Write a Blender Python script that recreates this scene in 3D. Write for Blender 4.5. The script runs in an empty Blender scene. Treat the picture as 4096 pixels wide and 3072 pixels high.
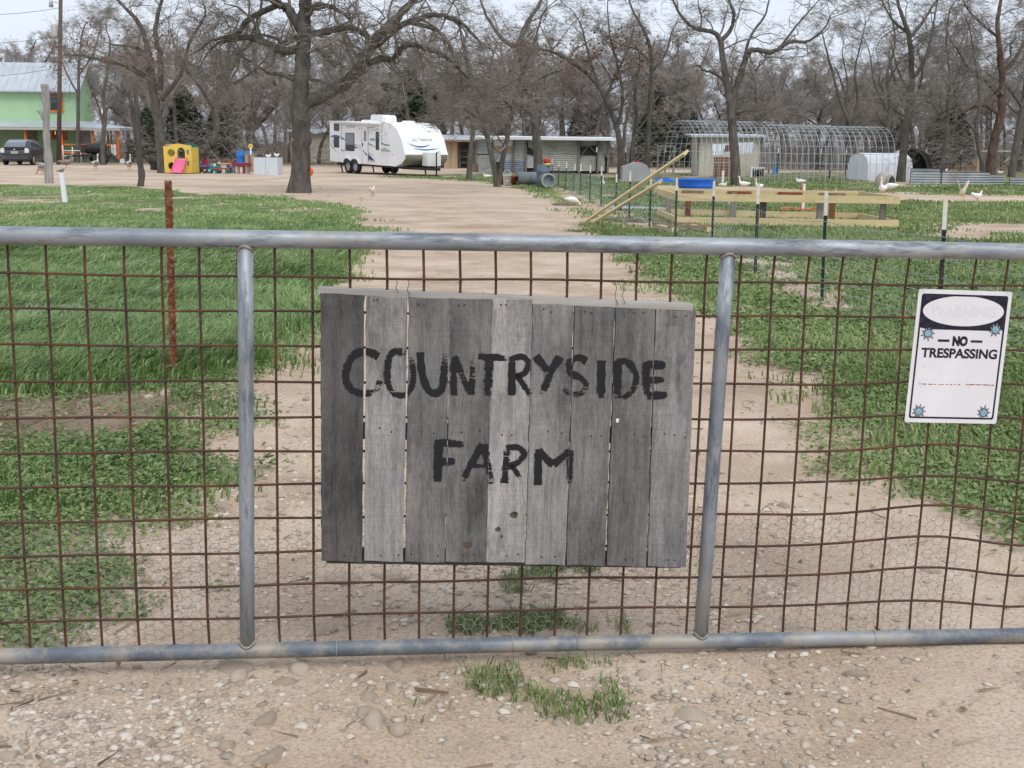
import bpy, math, random
import numpy as np
from mathutils import Vector, Matrix, Euler

scene = bpy.context.scene
random.seed(7)
rng = np.random.default_rng(11)
PI = math.pi

# ------------------------------------------------------------------ camera
F, EYE = 4800.0, 1.45                       # focal length in photo pixels (4096 wide), eye height in metres
pitch, roll = math.atan(958 / F), math.atan(0.009)
fwd = np.array([0, math.cos(pitch), -math.sin(pitch)])
up0 = np.array([0, math.sin(pitch), math.cos(pitch)])
rt0 = np.array([1.0, 0, 0])
right = math.cos(roll) * rt0 + math.sin(roll) * up0
upv = -math.sin(roll) * rt0 + math.cos(roll) * up0
CAM = np.array([0, 0, EYE])
cd = bpy.data.cameras.new('camera')
cam = bpy.data.objects.new('camera', cd)
scene.collection.objects.link(cam)
cd.sensor_width = 36.0
cd.lens = 36.0 * F / 4096.0
cd.clip_start, cd.clip_end = 0.05, 3000
cam.matrix_world = Matrix(((right[0], upv[0], -fwd[0], 0), (right[1], upv[1], -fwd[1], 0), (right[2], upv[2], -fwd[2], EYE), (0, 0, 0, 1)))
scene.camera = cam

# ------------------------------------------------------------------ overcast daylight
SUN_EL, SUN_AZ = math.radians(52), math.radians(155)
w = bpy.data.worlds.new('World'); scene.world = w; w.use_nodes = True
nt = w.node_tree; nt.nodes.clear()
sky = nt.nodes.new('ShaderNodeTexSky'); sky.sky_type = 'NISHITA'; sky.sun_disc = False
sky.sun_elevation, sky.sun_rotation = SUN_EL, SUN_AZ
sky.dust_density, sky.air_density = 4.0, 1.0
hsv = nt.nodes.new('ShaderNodeHueSaturation'); hsv.inputs['Saturation'].default_value = 0.20
mixw = nt.nodes.new('ShaderNodeMixRGB'); mixw.inputs['Fac'].default_value = 0.72
mixw.inputs['Color2'].default_value = (8.1, 8.85, 10.2, 1)        # the even cloud sheet
bg = nt.nodes.new('ShaderNodeBackground'); bg.inputs['Strength'].default_value = 0.10
wo = nt.nodes.new('ShaderNodeOutputWorld')
nt.links.new(sky.outputs[0], hsv.inputs['Color']); nt.links.new(hsv.outputs[0], mixw.inputs['Color1'])
nt.links.new(mixw.outputs[0], bg.inputs['Color']); nt.links.new(bg.outputs[0], wo.inputs['Surface'])
sl = bpy.data.lights.new('sun', 'SUN'); sl.energy = 1.3; sl.angle = math.radians(35); sl.color = (1.0, 0.965, 0.92)
so = bpy.data.objects.new('sun', sl); scene.collection.objects.link(so)
sdir = Vector((math.sin(SUN_AZ) * math.cos(SUN_EL), math.cos(SUN_AZ) * math.cos(SUN_EL), math.sin(SUN_EL)))
so.rotation_euler = sdir.to_track_quat('Z', 'Y').to_euler(); so.location = (0, -5, 30)
vs = scene.view_settings
vs.view_transform = 'Standard'; vs.look = 'None'; vs.gamma = 1.0; vs.use_curve_mapping = False
vs.exposure = 0.32
scene.render.engine = 'CYCLES'
scene.cycles.max_bounces = 6; scene.cycles.transparent_max_bounces = 12

# ------------------------------------------------------------------ picture to place
def ray(x, y):
    d = fwd + right * (x - 2048) / F - upv * (y - 1536) / F
    return d / d[1]
def gp(x, y, z=0.0):                        # where a photo pixel meets the ground (or the level z)
    d = ray(x, y); return CAM + d * ((z - EYE) / d[2])
def at(x, y, Y):                            # the point on a pixel's ray at distance Y
    return CAM + ray(x, y) * Y
def ppm(Y): return F / Y                    # photo pixels per metre at distance Y

# ------------------------------------------------------------------ objects
col = scene.collection
def link(o, parent=None):
    col.objects.link(o)
    if parent is not None: o.parent = parent
    return o
def tag(o, label=None, cat=None, group=None, kind=None):
    if label: o['label'] = label
    if cat: o['category'] = cat
    if group: o['group'] = group
    if kind: o['kind'] = kind
    return o
def thing(name, loc, label, cat, rz=0.0, group=None, rot=None):
    o = bpy.data.objects.new(name, None); o.empty_display_size = 0.1
    o.location = Vector([float(v) for v in loc]); o.rotation_euler = rot if rot else (0, 0, rz)
    link(o); return tag(o, label, cat, group)
def copy_tree(o, parent=None):
    c = o.copy(); col.objects.link(c); c.parent = parent
    for ch in list(o.children): copy_tree(ch, c)
    return c

class MB:
    """collects shapes; build() links them as one mesh object"""
    def __init__(s): s.v = []; s.f = []; s.sm = []
    def add(s, vs_, fs, smooth=False):
        b = len(s.v); s.v.extend([tuple(float(c) for c in p) for p in vs_])
        for f in fs: s.f.append(tuple(i + b for i in f)); s.sm.append(smooth)
        return s
    def box(s, c, d, rot=None, taper=1.0):
        x, y, z = d[0] / 2, d[1] / 2, d[2] / 2
        p = [Vector((sx * x * (taper if sz > 0 else 1), sy * y * (taper if sz > 0 else 1), sz * z)) for sz in (-1, 1) for sy in (-1, 1) for sx in (-1, 1)]
        if rot is not None:
            R = rot if isinstance(rot, Matrix) else Euler(rot).to_matrix()
            p = [R @ q for q in p]
        c = Vector(c)
        return s.add([q + c for q in p], [(0, 2, 3, 1), (4, 5, 7, 6), (0, 1, 5, 4), (2, 6, 7, 3), (0, 4, 6, 2), (1, 3, 7, 5)])
    def bar(s, a, b, wd, th, up=(0, 0, 1)):          # a straight board from a to b
        a, b = Vector([float(i) for i in a]), Vector([float(i) for i in b]); d = (b - a); L = d.length; d.normalize()
        u = Vector(up); u = u - d * u.dot(d)
        if u.length < 1e-4: u = Vector((1, 0, 0)) - d * d.x
        u.normalize(); r = d.cross(u)
        M = Matrix((r, d, u)).transposed()
        return s.box((a + b) / 2, (th, L, wd), M)
    def tube(s, pts, rad, n=8, caps=True, smooth=True):
        pts = [Vector([float(i) for i in p]) for p in pts]
        if not isinstance(rad, (list, tuple)): rad = [rad] * len(pts)
        vs_ = []; ref = None
        for i, p in enumerate(pts):
            t = (pts[min(i + 1, len(pts) - 1)] - pts[max(i - 1, 0)])
            t = t.normalized() if t.length > 1e-9 else Vector((0, 0, 1))
            if ref is None:
                ref = Vector((1, 0, 0)) if abs(t.x) < 0.8 else Vector((0, 1, 0))
            ref = (ref - t * ref.dot(t)).normalized(); b = t.cross(ref)
            for k in range(n):
                a = 2 * PI * k / n
                vs_.append(p + (ref * math.cos(a) + b * math.sin(a)) * rad[i])
        fs = [(i * n + k, i * n + (k + 1) % n, (i + 1) * n + (k + 1) % n, (i + 1) * n + k) for i in range(len(pts) - 1) for k in range(n)]
        s.add(vs_, fs, smooth)
        if caps:
            b = len(s.v) - len(vs_); m = len(pts) - 1
            s.f.append(tuple(b + k for k in reversed(range(n)))); s.sm.append(False)
            s.f.append(tuple(b + m * n + k for k in range(n))); s.sm.append(False)
        return s
    def lathe(s, prof, c=(0, 0, 0), n=20, axis='Z', smooth=True):
        vs_ = []
        for r, h in prof:
            for k in range(n):
                a = 2 * PI * k / n; x, y = r * math.cos(a), r * math.sin(a)
                q = (x, y, h) if axis == 'Z' else ((h, x, y) if axis == 'X' else (x, h, y))
                vs_.append((q[0] + c[0], q[1] + c[1], q[2] + c[2]))
        fs = [(i * n + k, i * n + (k + 1) % n, (i + 1) * n + (k + 1) % n, (i + 1) * n + k) for i in range(len(prof) - 1) for k in range(n)]
        if axis == 'Y': fs = [f[::-1] for f in fs]
        return s.add(vs_, fs, smooth)
    def ell(s, c, r, nu=14, nv=8, rot=None):
        vs_ = []; R = Euler(rot).to_matrix() if rot else None
        for j in range(nv + 1):
            t = PI * j / nv
            for k in range(nu):
                a = 2 * PI * k / nu
                q = Vector((r[0] * math.sin(t) * math.cos(a), r[1] * math.sin(t) * math.sin(a), -r[2] * math.cos(t)))
                if R: q = R @ q
                vs_.append(q + Vector(c))
        return s.add(vs_, [(j * nu + k, j * nu + (k + 1) % nu, (j + 1) * nu + (k + 1) % nu, (j + 1) * nu + k) for j in range(nv) for k in range(nu)], True)
    def prism(s, poly, y0, y1, plane='XZ', smooth=False):  # poly of 2D points pushed along the third axis
        n = len(poly)
        def q(p, t): return (p[0], t, p[1]) if plane == 'XZ' else ((p[0], p[1], t) if plane == 'XY' else (t, p[0], p[1]))
        vs_ = [q(p, y0) for p in poly] + [q(p, y1) for p in poly]
        s.add(vs_, [(k, (k + 1) % n, n + (k + 1) % n, n + k) for k in range(n)], smooth)
        b = len(s.v) - 2 * n
        s.f.append(tuple(b + k for k in reversed(range(n)))); s.sm.append(False)
        s.f.append(tuple(b + n + k for k in range(n))); s.sm.append(False)
        return s
    def corrugated(s, p0, ux, uz, W, Hh, pitch_=0.076, amp=0.012, along='h', nrm=None, th=0.0):
        """sheet from p0 spanning W along ux and Hh along uz; ridges run along ux ('h') or uz ('v')"""
        p0, ux, uz = Vector(p0), Vector(ux).normalized(), Vector(uz).normalized()
        nn = Vector(nrm) if nrm else uz.cross(ux).normalized()
        L = Hh if along == 'h' else W
        n = max(6, int(L / pitch_ * 4)); vs_ = []
        for i in range(n + 1):
            t = L * i / n; o = nn * (amp * math.sin(2 * PI * t / pitch_))
            if along == 'h': vs_ += [p0 + uz * t + o, p0 + uz * t + ux * W + o]
            else: vs_ += [p0 + ux * t + o, p0 + ux * t + uz * Hh + o]
        return s.add(vs_, [(2 * i, 2 * i + 1, 2 * i + 3, 2 * i + 2) for i in range(n)], True)
    def build(s, name, m, parent=None, mesh_only=False):
        me = bpy.data.meshes.new(name); me.from_pydata(s.v, [], s.f)
        me.polygons.foreach_set('use_smooth', s.sm)
        me.materials.append(M[m] if isinstance(m, str) else m)
        me.update()
        if mesh_only: return me
        return link(bpy.data.objects.new(name, me), parent)
def one(name, loc, mb, m, label, cat, rz=0.0, group=None, rot=None):
    o = mb.build(name, m); o.location = Vector([float(v) for v in loc]); o.rotation_euler = rot if rot else (0, 0, rz)
    return tag(o, label, cat, group)
def np_mesh(name, verts, quads=None, tris=None, smooth=True, mats=(), attrs=None, midx=None):
    me = bpy.data.meshes.new(name)
    q = np.zeros((0, 4), np.int32) if quads is None else np.asarray(quads, np.int32)
    t = np.zeros((0, 3), np.int32) if tris is None else np.asarray(tris, np.int32)
    nl = q.size + t.size
    me.vertices.add(len(verts)); me.loops.add(nl); me.polygons.add(len(q) + len(t))
    me.vertices.foreach_set('co', np.asarray(verts, np.float32).ravel())
    me.loops.foreach_set('vertex_index', np.concatenate([q.ravel(), t.ravel()]))
    starts = np.concatenate([np.arange(len(q)) * 4, q.size + np.arange(len(t)) * 3]).astype(np.int32)
    me.polygons.foreach_set('loop_start', starts)
    me.polygons.foreach_set('use_smooth', np.full(len(q) + len(t), smooth))
    for m in mats: me.materials.append(M[m] if isinstance(m, str) else m)
    if midx is not None: me.polygons.foreach_set('material_index', np.asarray(midx, np.int32))
    me.update(calc_edges=True)
    if attrs:
        for k, a in attrs.items():
            at_ = me.attributes.new(k, 'FLOAT', 'POINT'); at_.data.foreach_set('value', np.asarray(a, np.float32))
    return me

# ------------------------------------------------------------------ materials
M = {}
def nodes(name):
    m = bpy.data.materials.new(name); m.use_nodes = True; n = m.node_tree.nodes; n.clear()
    out = n.new('ShaderNodeOutputMaterial'); b = n.new('ShaderNodeBsdfPrincipled')
    m.node_tree.links.new(b.outputs[0], out.inputs['Surface'])
    M[name] = m
    return m, n, m.node_tree.links, b, out
def noise(n, l, coord, scale, detail=4, rough=0.6, stretch=None):
    t = n.new('ShaderNodeTexNoise'); t.inputs['Scale'].default_value = scale; t.inputs['Detail'].default_value = detail; t.inputs['Roughness'].default_value = rough
    if stretch:
        mp = n.new('ShaderNodeMapping'); mp.inputs['Scale'].default_value = stretch; l.new(coord, mp.inputs['Vector']); l.new(mp.outputs[0], t.inputs['Vector'])
    else: l.new(coord, t.inputs['Vector'])
    return t.outputs['Fac']
def ramp(n, l, fac, stops, interp='LINEAR'):
    r = n.new('ShaderNodeValToRGB'); r.color_ramp.interpolation = interp
    e = r.color_ramp.elements
    while len(e) < len(stops): e.new(0.5)
    for k, (p, c) in enumerate(stops):
        e[k].position = p; e[k].color = (c, c, c, 1) if isinstance(c, (int, float)) else (c[0], c[1], c[2], 1)
    l.new(fac, r.inputs['Fac']); return r.outputs['Color']
def mixc(n, l, fac, a, b, mode='MIX'):
    x = n.new('ShaderNodeMixRGB'); x.blend_type = mode
    for i, q in ((0, fac), (1, a), (2, b)):
        if isinstance(q, (int, float)): x.inputs[i].default_value = q if i == 0 else (q, q, q, 1)
        elif isinstance(q, (tuple, list)): x.inputs[i].default_value = (q[0], q[1], q[2], 1)
        else: l.new(q, x.inputs[i])
    return x.outputs[0]
def bump(n, l, b, h, strength=0.3, dist=0.01):
    x = n.new('ShaderNodeBump'); x.inputs['Strength'].default_value = strength; x.inputs['Distance'].default_value = dist
    l.new(h, x.inputs['Height']); l.new(x.outputs[0], b.inputs['Normal'])
def mat(name, c, rough=0.75, var=0.25, scale=6, c2=None, metal=0.0, spec=0.3, bmp=0.0, bscale=40, stretch=None, dirt=None, dscale=2.5):
    m, n, l, b, o = nodes(name)
    tc = n.new('ShaderNodeTexCoord').outputs['Object']
    f = noise(n, l, tc, scale, 5, 0.6, stretch)
    a = tuple(x * (1 - var) for x in c); d = c2 if c2 else tuple(min(1, x * (1 + var)) for x in c)
    cc = ramp(n, l, f, [(0.3, a), (0.7, d)])
    if dirt:
        g = ramp(n, l, noise(n, l, tc, dscale, 6, 0.7), [(0.52, 0.0), (0.72, 0.7)])
        cc = mixc(n, l, g, cc, dirt)
    l.new(cc, b.inputs['Base Color'])
    b.inputs['Roughness'].default_value = rough; b.inputs['Metallic'].default_value = metal; b.inputs['Specular IOR Level'].default_value = spec
    if bmp: bump(n, l, b, noise(n, l, tc, bscale, 5, 0.65, stretch), bmp, 0.01)
    return m

mat('white_paint', (0.72, 0.72, 0.70), 0.5, 0.06, 3, dirt=(0.5, 0.47, 0.42))
mat('trailer_white', (0.80, 0.81, 0.82), 0.35, 0.04, 1.5, dirt=(0.66, 0.64, 0.60), dscale=1.2, spec=0.4)
mat('trailer_tan', (0.30, 0.27, 0.23), 0.45, 0.1, 2, c2=(0.40, 0.37, 0.33))
mat('black_plastic', (0.02, 0.02, 0.022), 0.5, 0.3, 5)
mat('dark_metal', (0.035, 0.035, 0.037), 0.55, 0.4, 6, dirt=(0.12, 0.07, 0.045))
mat('tyre', (0.025, 0.025, 0.025), 0.85, 0.3, 8, dirt=(0.12, 0.10, 0.08))
mat('alloy', (0.45, 0.46, 0.47), 0.4, 0.15, 6, metal=0.4)
mat('glass_dark', (0.03, 0.035, 0.04), 0.12, 0.3, 1.5, spec=0.5)
mat('glass_shade', (0.20, 0.22, 0.25), 0.3, 0.1, 1.5, spec=0.5)
mat('decal_navy', (0.02, 0.035, 0.13), 0.4, 0.1, 4)
mat('decal_teal', (0.05, 0.16, 0.20), 0.4, 0.15, 4)
mat('decal_blue', (0.04, 0.13, 0.27), 0.4, 0.2, 4)
mat('decal_grey', (0.42, 0.40, 0.37), 0.5, 0.1, 4)
mat('chrome_panel', (0.46, 0.42, 0.36), 0.42, 0.25, 1.6, metal=0.45)
mat('house_green', (0.37, 0.56, 0.33), 0.8, 0.06, 1.2)
mat('orange_trim', (0.72, 0.16, 0.02), 0.6, 0.12, 5)
mat('roof_metal', (0.52, 0.56, 0.60), 0.4, 0.12, 1.0, metal=0.35, dirt=(0.40, 0.42, 0.43), dscale=0.6)
mat('tin', (0.44, 0.475, 0.50), 0.5, 0.2, 1.2, metal=0.35, dirt=(0.30, 0.25, 0.19), dscale=0.9)
mat('tin_pen', (0.27, 0.295, 0.315), 0.55, 0.25, 1.2, metal=0.3, dirt=(0.22, 0.19, 0.15), dscale=0.9)
mat('tin_old', (0.42, 0.42, 0.38), 0.6, 0.18, 1.0, metal=0.15, dirt=(0.20, 0.15, 0.10), dscale=0.9)
mat('tin_blue', (0.22, 0.26, 0.33), 0.55, 0.2, 1.4, metal=0.3)
mat('cream_wall', (0.56, 0.52, 0.42), 0.85, 0.08, 1.2, dirt=(0.40, 0.35, 0.27), dscale=0.7)
mat('grey_wood', (0.20, 0.18, 0.16), 0.9, 0.35, 5, stretch=(1, 1, 0.12), bmp=0.4)
mat('brown_wood', (0.24, 0.16, 0.105), 0.9, 0.35, 5, stretch=(1, 1, 0.15), bmp=0.3)
mat('tan_wood', (0.42, 0.31, 0.20), 0.85, 0.25, 5, stretch=(1, 1, 0.15))
mat('red_wood', (0.20, 0.075, 0.04), 0.85, 0.35, 6)
mat('pine', (0.60, 0.49, 0.27), 0.75, 0.14, 3, stretch=(0.25, 3, 3), dirt=(0.46, 0.33, 0.16), dscale=4)
mat('pine_long', (0.60, 0.50, 0.28), 0.75, 0.14, 6, dirt=(0.45, 0.34, 0.17), dscale=3)
mat('porch_dark', (0.10, 0.10, 0.075), 0.9, 0.3, 2)
mat('door_brown', (0.26, 0.21, 0.17), 0.8, 0.2, 2)
mat('car_grey', (0.065, 0.07, 0.085), 0.3, 0.08, 2, metal=0.4, spec=0.5, dirt=(0.16, 0.13, 0.11), dscale=1.4)
mat('lamp_white', (0.70, 0.66, 0.66), 0.3, 0.1, 4)
mat('lamp_red', (0.35, 0.02, 0.02), 0.3, 0.1, 4)
mat('plate', (0.36, 0.34, 0.27), 0.6, 0.2, 20)
mat('barrel_blue', (0.025, 0.16, 0.50), 0.5, 0.15, 3)
mat('barrel_grey', (0.16, 0.185, 0.20), 0.6, 0.2, 3, dirt=(0.26, 0.23, 0.19))
mat('barrel_slate', (0.13, 0.17, 0.22), 0.6, 0.2, 3, dirt=(0.24, 0.22, 0.19))
mat('play_yellow', (0.72, 0.50, 0.10), 0.5, 0.10, 3, dirt=(0.50, 0.36, 0.12))
mat('play_pink', (0.72, 0.14, 0.28), 0.5, 0.08, 3)
mat('play_teal', (0.02, 0.22, 0.20), 0.5, 0.12, 3)
mat('play_maroon', (0.22, 0.025, 0.045), 0.5, 0.18, 3)
mat('play_red', (0.45, 0.04, 0.05), 0.5, 0.15, 3)
mat('play_blue', (0.06, 0.18, 0.50), 0.5, 0.15, 3)
mat('play_purple', (0.11, 0.08, 0.35), 0.5, 0.15, 3)
mat('play_peach', (0.70, 0.36, 0.16), 0.5, 0.15, 3)
mat('ball_orange', (0.75, 0.11, 0.02), 0.5, 0.1, 3)
mat('pool_blue', (0.015, 0.13, 0.58), 0.4, 0.12, 4)
mat('water', (0.05, 0.12, 0.18), 0.08, 0.1, 4, spec=0.5)
mat('pvc', (0.78, 0.79, 0.80), 0.45, 0.05, 5)
mat('pvc_blue', (0.35, 0.48, 0.66), 0.45, 0.1, 5)
mat('hose_orange', (0.55, 0.15, 0.045), 0.5, 0.12, 5)
mat('bucket_red', (0.24, 0.05, 0.035), 0.6, 0.25, 6)
mat('galv_wire', (0.52, 0.57, 0.60), 0.45, 0.15, 30, metal=0.5)
mat('fence_wire', (0.33, 0.38, 0.42), 0.5, 0.15, 30, metal=0.5)
mat('post_green', (0.012, 0.030, 0.026), 0.6, 0.3, 10)
mat('post_white', (0.62, 0.60, 0.54), 0.6, 0.12, 12, dirt=(0.35, 0.30, 0.24), dscale=14)
mat('post_rust', (0.11, 0.035, 0.018), 0.9, 0.4, 22, c2=(0.24, 0.085, 0.035), dirt=(0.52, 0.40, 0.33), dscale=30)
mat('feather_white', (0.80, 0.79, 0.75), 0.9, 0.06, 9, dirt=(0.62, 0.56, 0.46), dscale=6)
mat('feather_cream', (0.66, 0.60, 0.48), 0.9, 0.1, 9)
mat('feather_grey', (0.23, 0.20, 0.175), 0.9, 0.35, 9)
mat('feather_pale', (0.52, 0.50, 0.47), 0.9, 0.15, 9)
mat('bill_orange', (0.72, 0.24, 0.05), 0.6, 0.1, 9)
mat('comb_red', (0.50, 0.03, 0.02), 0.6, 0.1, 9)
mat('hutch_white', (0.78, 0.80, 0.83), 0.55, 0.05, 1.5, dirt=(0.62, 0.60, 0.56))
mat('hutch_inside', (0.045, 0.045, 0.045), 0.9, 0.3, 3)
mat('igloo', (0.36, 0.34, 0.30), 0.75, 0.12, 4)
mat('rust_sheet', (0.26, 0.12, 0.07), 0.8, 0.4, 3)
mat('dead_wood', (0.30, 0.285, 0.265), 0.95, 0.3, 4, stretch=(3, 3, 0.3), bmp=0.5, bscale=12)
mat('dark_wood', (0.085, 0.075, 0.066), 0.95, 0.45, 4, stretch=(3, 3, 0.5), bmp=0.8, bscale=9)
mat('pole_wood', (0.11, 0.085, 0.07), 0.9, 0.3, 5, stretch=(4, 4, 0.2))
# ------------------------------------------------------------------ ground
def vnoise(x, y, seed=0):
    x = np.asarray(x, float); y = np.asarray(y, float)
    xi, yi = np.floor(x), np.floor(y); xf, yf = x - xi, y - yi
    def h(a, b):
        s = np.sin(a * 127.1 + b * 311.7 + seed * 74.7) * 43758.5453
        return s - np.floor(s)
    u, v = xf * xf * (3 - 2 * xf), yf * yf * (3 - 2 * yf)
    return (h(xi, yi) * (1 - u) + h(xi + 1, yi) * u) * (1 - v) + (h(xi, yi + 1) * (1 - u) + h(xi + 1, yi + 1) * u) * v
def fbm(x, y, s, oct_=4, seed=0):
    t = 0; a = 0.5
    for k in range(oct_):
        t = t + a * vnoise(x * s, y * s, seed + k); s *= 2.03; a *= 0.5
    return t
def poly(pts): return np.array([gp(*p)[:2] for p in pts])
def sdist(P, x, y):                          # signed distance to a polygon, positive inside
    d2 = np.full(x.shape, 1e18); ins = np.zeros(x.shape, bool); n = len(P)
    for i in range(n):
        a, b = P[i], P[(i + 1) % n]; e = b - a
        t = np.clip(((x - a[0]) * e[0] + (y - a[1]) * e[1]) / (e @ e + 1e-12), 0, 1)
        d2 = np.minimum(d2, (x - a[0] - t * e[0]) ** 2 + (y - a[1] - t * e[1]) ** 2)
        c = (a[1] > y) != (b[1] > y)
        xx = a[0] + (y - a[1]) / (e[1] if abs(e[1]) > 1e-12 else 1e-12) * e[0]
        ins ^= c & (x < xx)
    d = np.sqrt(d2); return np.where(ins, d, -d)
LAWN = poly([(-900, 2700), (140, 2660), (290, 2570), (350, 2420), (390, 2300), (420, 2210), (560, 2140), (780, 2040), (820, 1950), (940, 1870), (950, 1780),
             (890, 1680), (945, 1632), (870, 1583), (840, 1535), (1080, 1497), (1155, 1434), (1240, 1360), (1290, 1270), (1350, 1150), (1410, 1060), (1490, 975),
             (1520, 915), (1520, 860), (1480, 812), (1300, 790), (1100, 778), (950, 772), (750, 752), (550, 745), (0, 738), (-1500, 735)])
RIGHT = poly([(4900, 2260), (4096, 2115), (3900, 2060), (3600, 1985), (3400, 1920), (3250, 1800), (3120, 1650), (3050, 1500), (2950, 1400), (2840, 1300), (2700, 1200),
              (2560, 1100), (2450, 1010), (2380, 940), (2300, 890), (2260, 830), (2190, 800), (2130, 770), (2060, 748), (1950, 732), (1750, 718), (1480, 706), (1600, 696), (2000, 690),
              (2400, 688), (3000, 690), (4096, 682), (5200, 682)])
TUFTS = [poly(p) for p in ([(1980, 2240), (2250, 2220), (2400, 2300), (2350, 2380), (2060, 2400)], [(2050, 2450), (2450, 2470), (2520, 2530), (2150, 2550), (1780, 2540)],
                           [(1640, 2760), (1950, 2640), (2250, 2700), (2500, 2640), (2480, 2790), (2330, 2890), (2100, 2880), (1700, 2810)], [(1450, 842), (1600, 838), (1560, 850)], [(1650, 735), (1800, 730), (1790, 748), (1700, 745)])]
BARE = [poly(p) for p in ([(2600, 742), (3000, 748), (3350, 765), (3700, 780), (5000, 790), (5000, 816), (3800, 806), (3400, 792), (3000, 780), (2650, 765)],
                          [(3820, 905), (3960, 898), (4300, 900), (4300, 925), (3980, 938), (3920, 957), (3820, 946), (3880, 925)],
                          [(2215, 758), (2330, 793), (2460, 850), (2600, 905), (2560, 898), (2450, 862), (2320, 806)],
                          [(3010, 1040), (3130, 1055), (3260, 1165), (3340, 1230), (3240, 1215), (3050, 1115)],
                          [(3480, 720), (3560, 716), (3700, 732), (3600, 748)])]
LITTER = poly([(-600, 1900), (-500, 1590), (250, 1575), (560, 1560), (730, 1590), (700, 1650), (560, 1730), (420, 1800), (100, 1840)])
def grass_sd(x, y):
    s = np.maximum(sdist(LAWN, x, y), sdist(RIGHT, x, y))
    for t in TUFTS[3:]: s = np.maximum(s, sdist(t, x, y) * 0.6)
    for b in BARE: s = np.minimum(s, -sdist(b, x, y))
    return s
def hgt(x, y):
    near = np.clip(1 - (np.hypot(x, y) - 12) / 20, 0, 1)
    return near * (0.030 * (fbm(x, y, 1.1, 3, 3) - 0.45) + 0.012 * (fbm(x, y, 9, 3, 9) - 0.45)) - 0.004
def graded(lo, hi, c0, c1, d, g):
    a = list(np.arange(c0, c1, d)); s = d; v = a[-1]
    while v < hi: s *= g; v += s; a.append(v)
    s = d; v = a[0]
    while v > lo: s *= g; v -= s; a.insert(0, v)
    return np.array(a)
gx = graded(-700, 700, -2.6, 2.6, 0.055, 1.06); gy = graded(-60, 900, 2.0, 6.5, 0.055, 1.05)
X, Y = np.meshgrid(gx, gy); xs, ys = X.ravel(), Y.ravel()
nx, ny = len(gx), len(gy)
I = np.arange(nx * ny).reshape(ny, nx)
quads = np.stack([I[:-1, :-1], I[:-1, 1:], I[1:, 1:], I[1:, :-1]], -1).reshape(-1, 4)
gsd = grass_sd(xs, ys)
gz = hgt(xs, ys)

m, n, l, b, o = nodes('ground')
tc = n.new('ShaderNodeTexCoord').outputs['Object']
def attr(nm):
    a = n.new('ShaderNodeAttribute'); a.attribute_name = nm; return a.outputs['Fac']
def math_(op, a, b_):
    x = n.new('ShaderNodeMath'); x.operation = op
    for i, q in enumerate((a, b_)):
        if isinstance(q, (int, float)): x.inputs[i].default_value = q
        else: l.new(q, x.inputs[i])
    return x.outputs[0]
dirt = ramp(n, l, noise(n, l, tc, 0.9, 8, 0.68), [(0.30, (0.30, 0.218, 0.152)), (0.5, (0.455, 0.352, 0.263)), (0.70, (0.585, 0.482, 0.378))])
vor = n.new('ShaderNodeTexVoronoi'); vor.inputs['Scale'].default_value = 26; vor.inputs['Randomness'].default_value = 1.0; l.new(tc, vor.inputs['Vector'])
peb = ramp(n, l, vor.outputs['Distance'], [(0.10, 1.0), (0.26, 0.0)])
pebn = ramp(n, l, noise(n, l, tc, 1.7, 5), [(0.46, 0.0), (0.62, 0.8)])
pcol = ramp(n, l, vor.outputs['Color'], [(0.2, (0.34, 0.30, 0.26)), (0.8, (0.60, 0.54, 0.46))])
dirt = mixc(n, l, math_('MULTIPLY', peb, pebn), dirt, pcol)
grit = ramp(n, l, noise(n, l, tc, 90, 3, 0.7), [(0.28, 0.62), (0.5, 1.0), (0.78, 1.28)])
dirt = mixc(n, l, 1.0, dirt, grit, 'MULTIPLY')
yard = ramp(n, l, noise(n, l, tc, 0.35, 8, 0.7), [(0.28, (0.33, 0.25, 0.18)), (0.5, (0.50, 0.395, 0.30)), (0.72, (0.62, 0.52, 0.415))])
dirt = mixc(n, l, attr('yard'), dirt, yard)
soil = ramp(n, l, noise(n, l, tc, 5, 7, 0.7), [(0.3, (0.10, 0.075, 0.05)), (0.55, (0.19, 0.145, 0.10)), (0.75, (0.30, 0.24, 0.17))])
dirt = mixc(n, l, attr('soil'), dirt, soil)
green = ramp(n, l, noise(n, l, tc, 3.2, 8, 0.72), [(0.3, (0.065, 0.100, 0.032)), (0.5, (0.120, 0.165, 0.058)), (0.72, (0.24, 0.22, 0.12))])
under = ramp(n, l, noise(n, l, tc, 14, 8, 0.75), [(0.35, (0.075, 0.068, 0.036)), (0.52, (0.13, 0.115, 0.062)), (0.7, (0.27, 0.215, 0.145))])
green = mixc(n, l, attr('thin'), under, green)
gfac = math_('ADD', math_('MULTIPLY', attr('sd'), 1.4), math_('MULTIPLY', math_('SUBTRACT', noise(n, l, tc, 1.6, 9, 0.72), 0.5), 2.6))
gm = ramp(n, l, math_('ADD', math_('MULTIPLY', gfac, 0.5), 0.28), [(0.46, 0.0), (0.60, 1.0)])
patch = ramp(n, l, noise(n, l, tc, 0.55, 10, 0.72, (1, 0.45, 1)), [(0.50, 0.0), (0.58, 1.0)])
gm = math_('MULTIPLY', gm, math_('SUBTRACT', 1.0, math_('MULTIPLY', patch, attr('thin'))))
cc = mixc(n, l, gm, dirt, green)
l.new(cc, b.inputs['Base Color']); b.inputs['Roughness'].default_value = 0.95; b.inputs['Specular IOR Level'].default_value = 0.1
hh = mixc(n, l, 0.5, noise(n, l, tc, 35, 8, 0.75), peb)
bump(n, l, b, hh, 0.55, 0.012)
yardf = np.clip((ys - 24) / 10, 0, 1) * np.where(np.abs(xs) < 400, 1, 1)
soilf = np.clip(sdist(LITTER, xs, ys) * 3 + 0.5, 0, 0.85)
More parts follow.
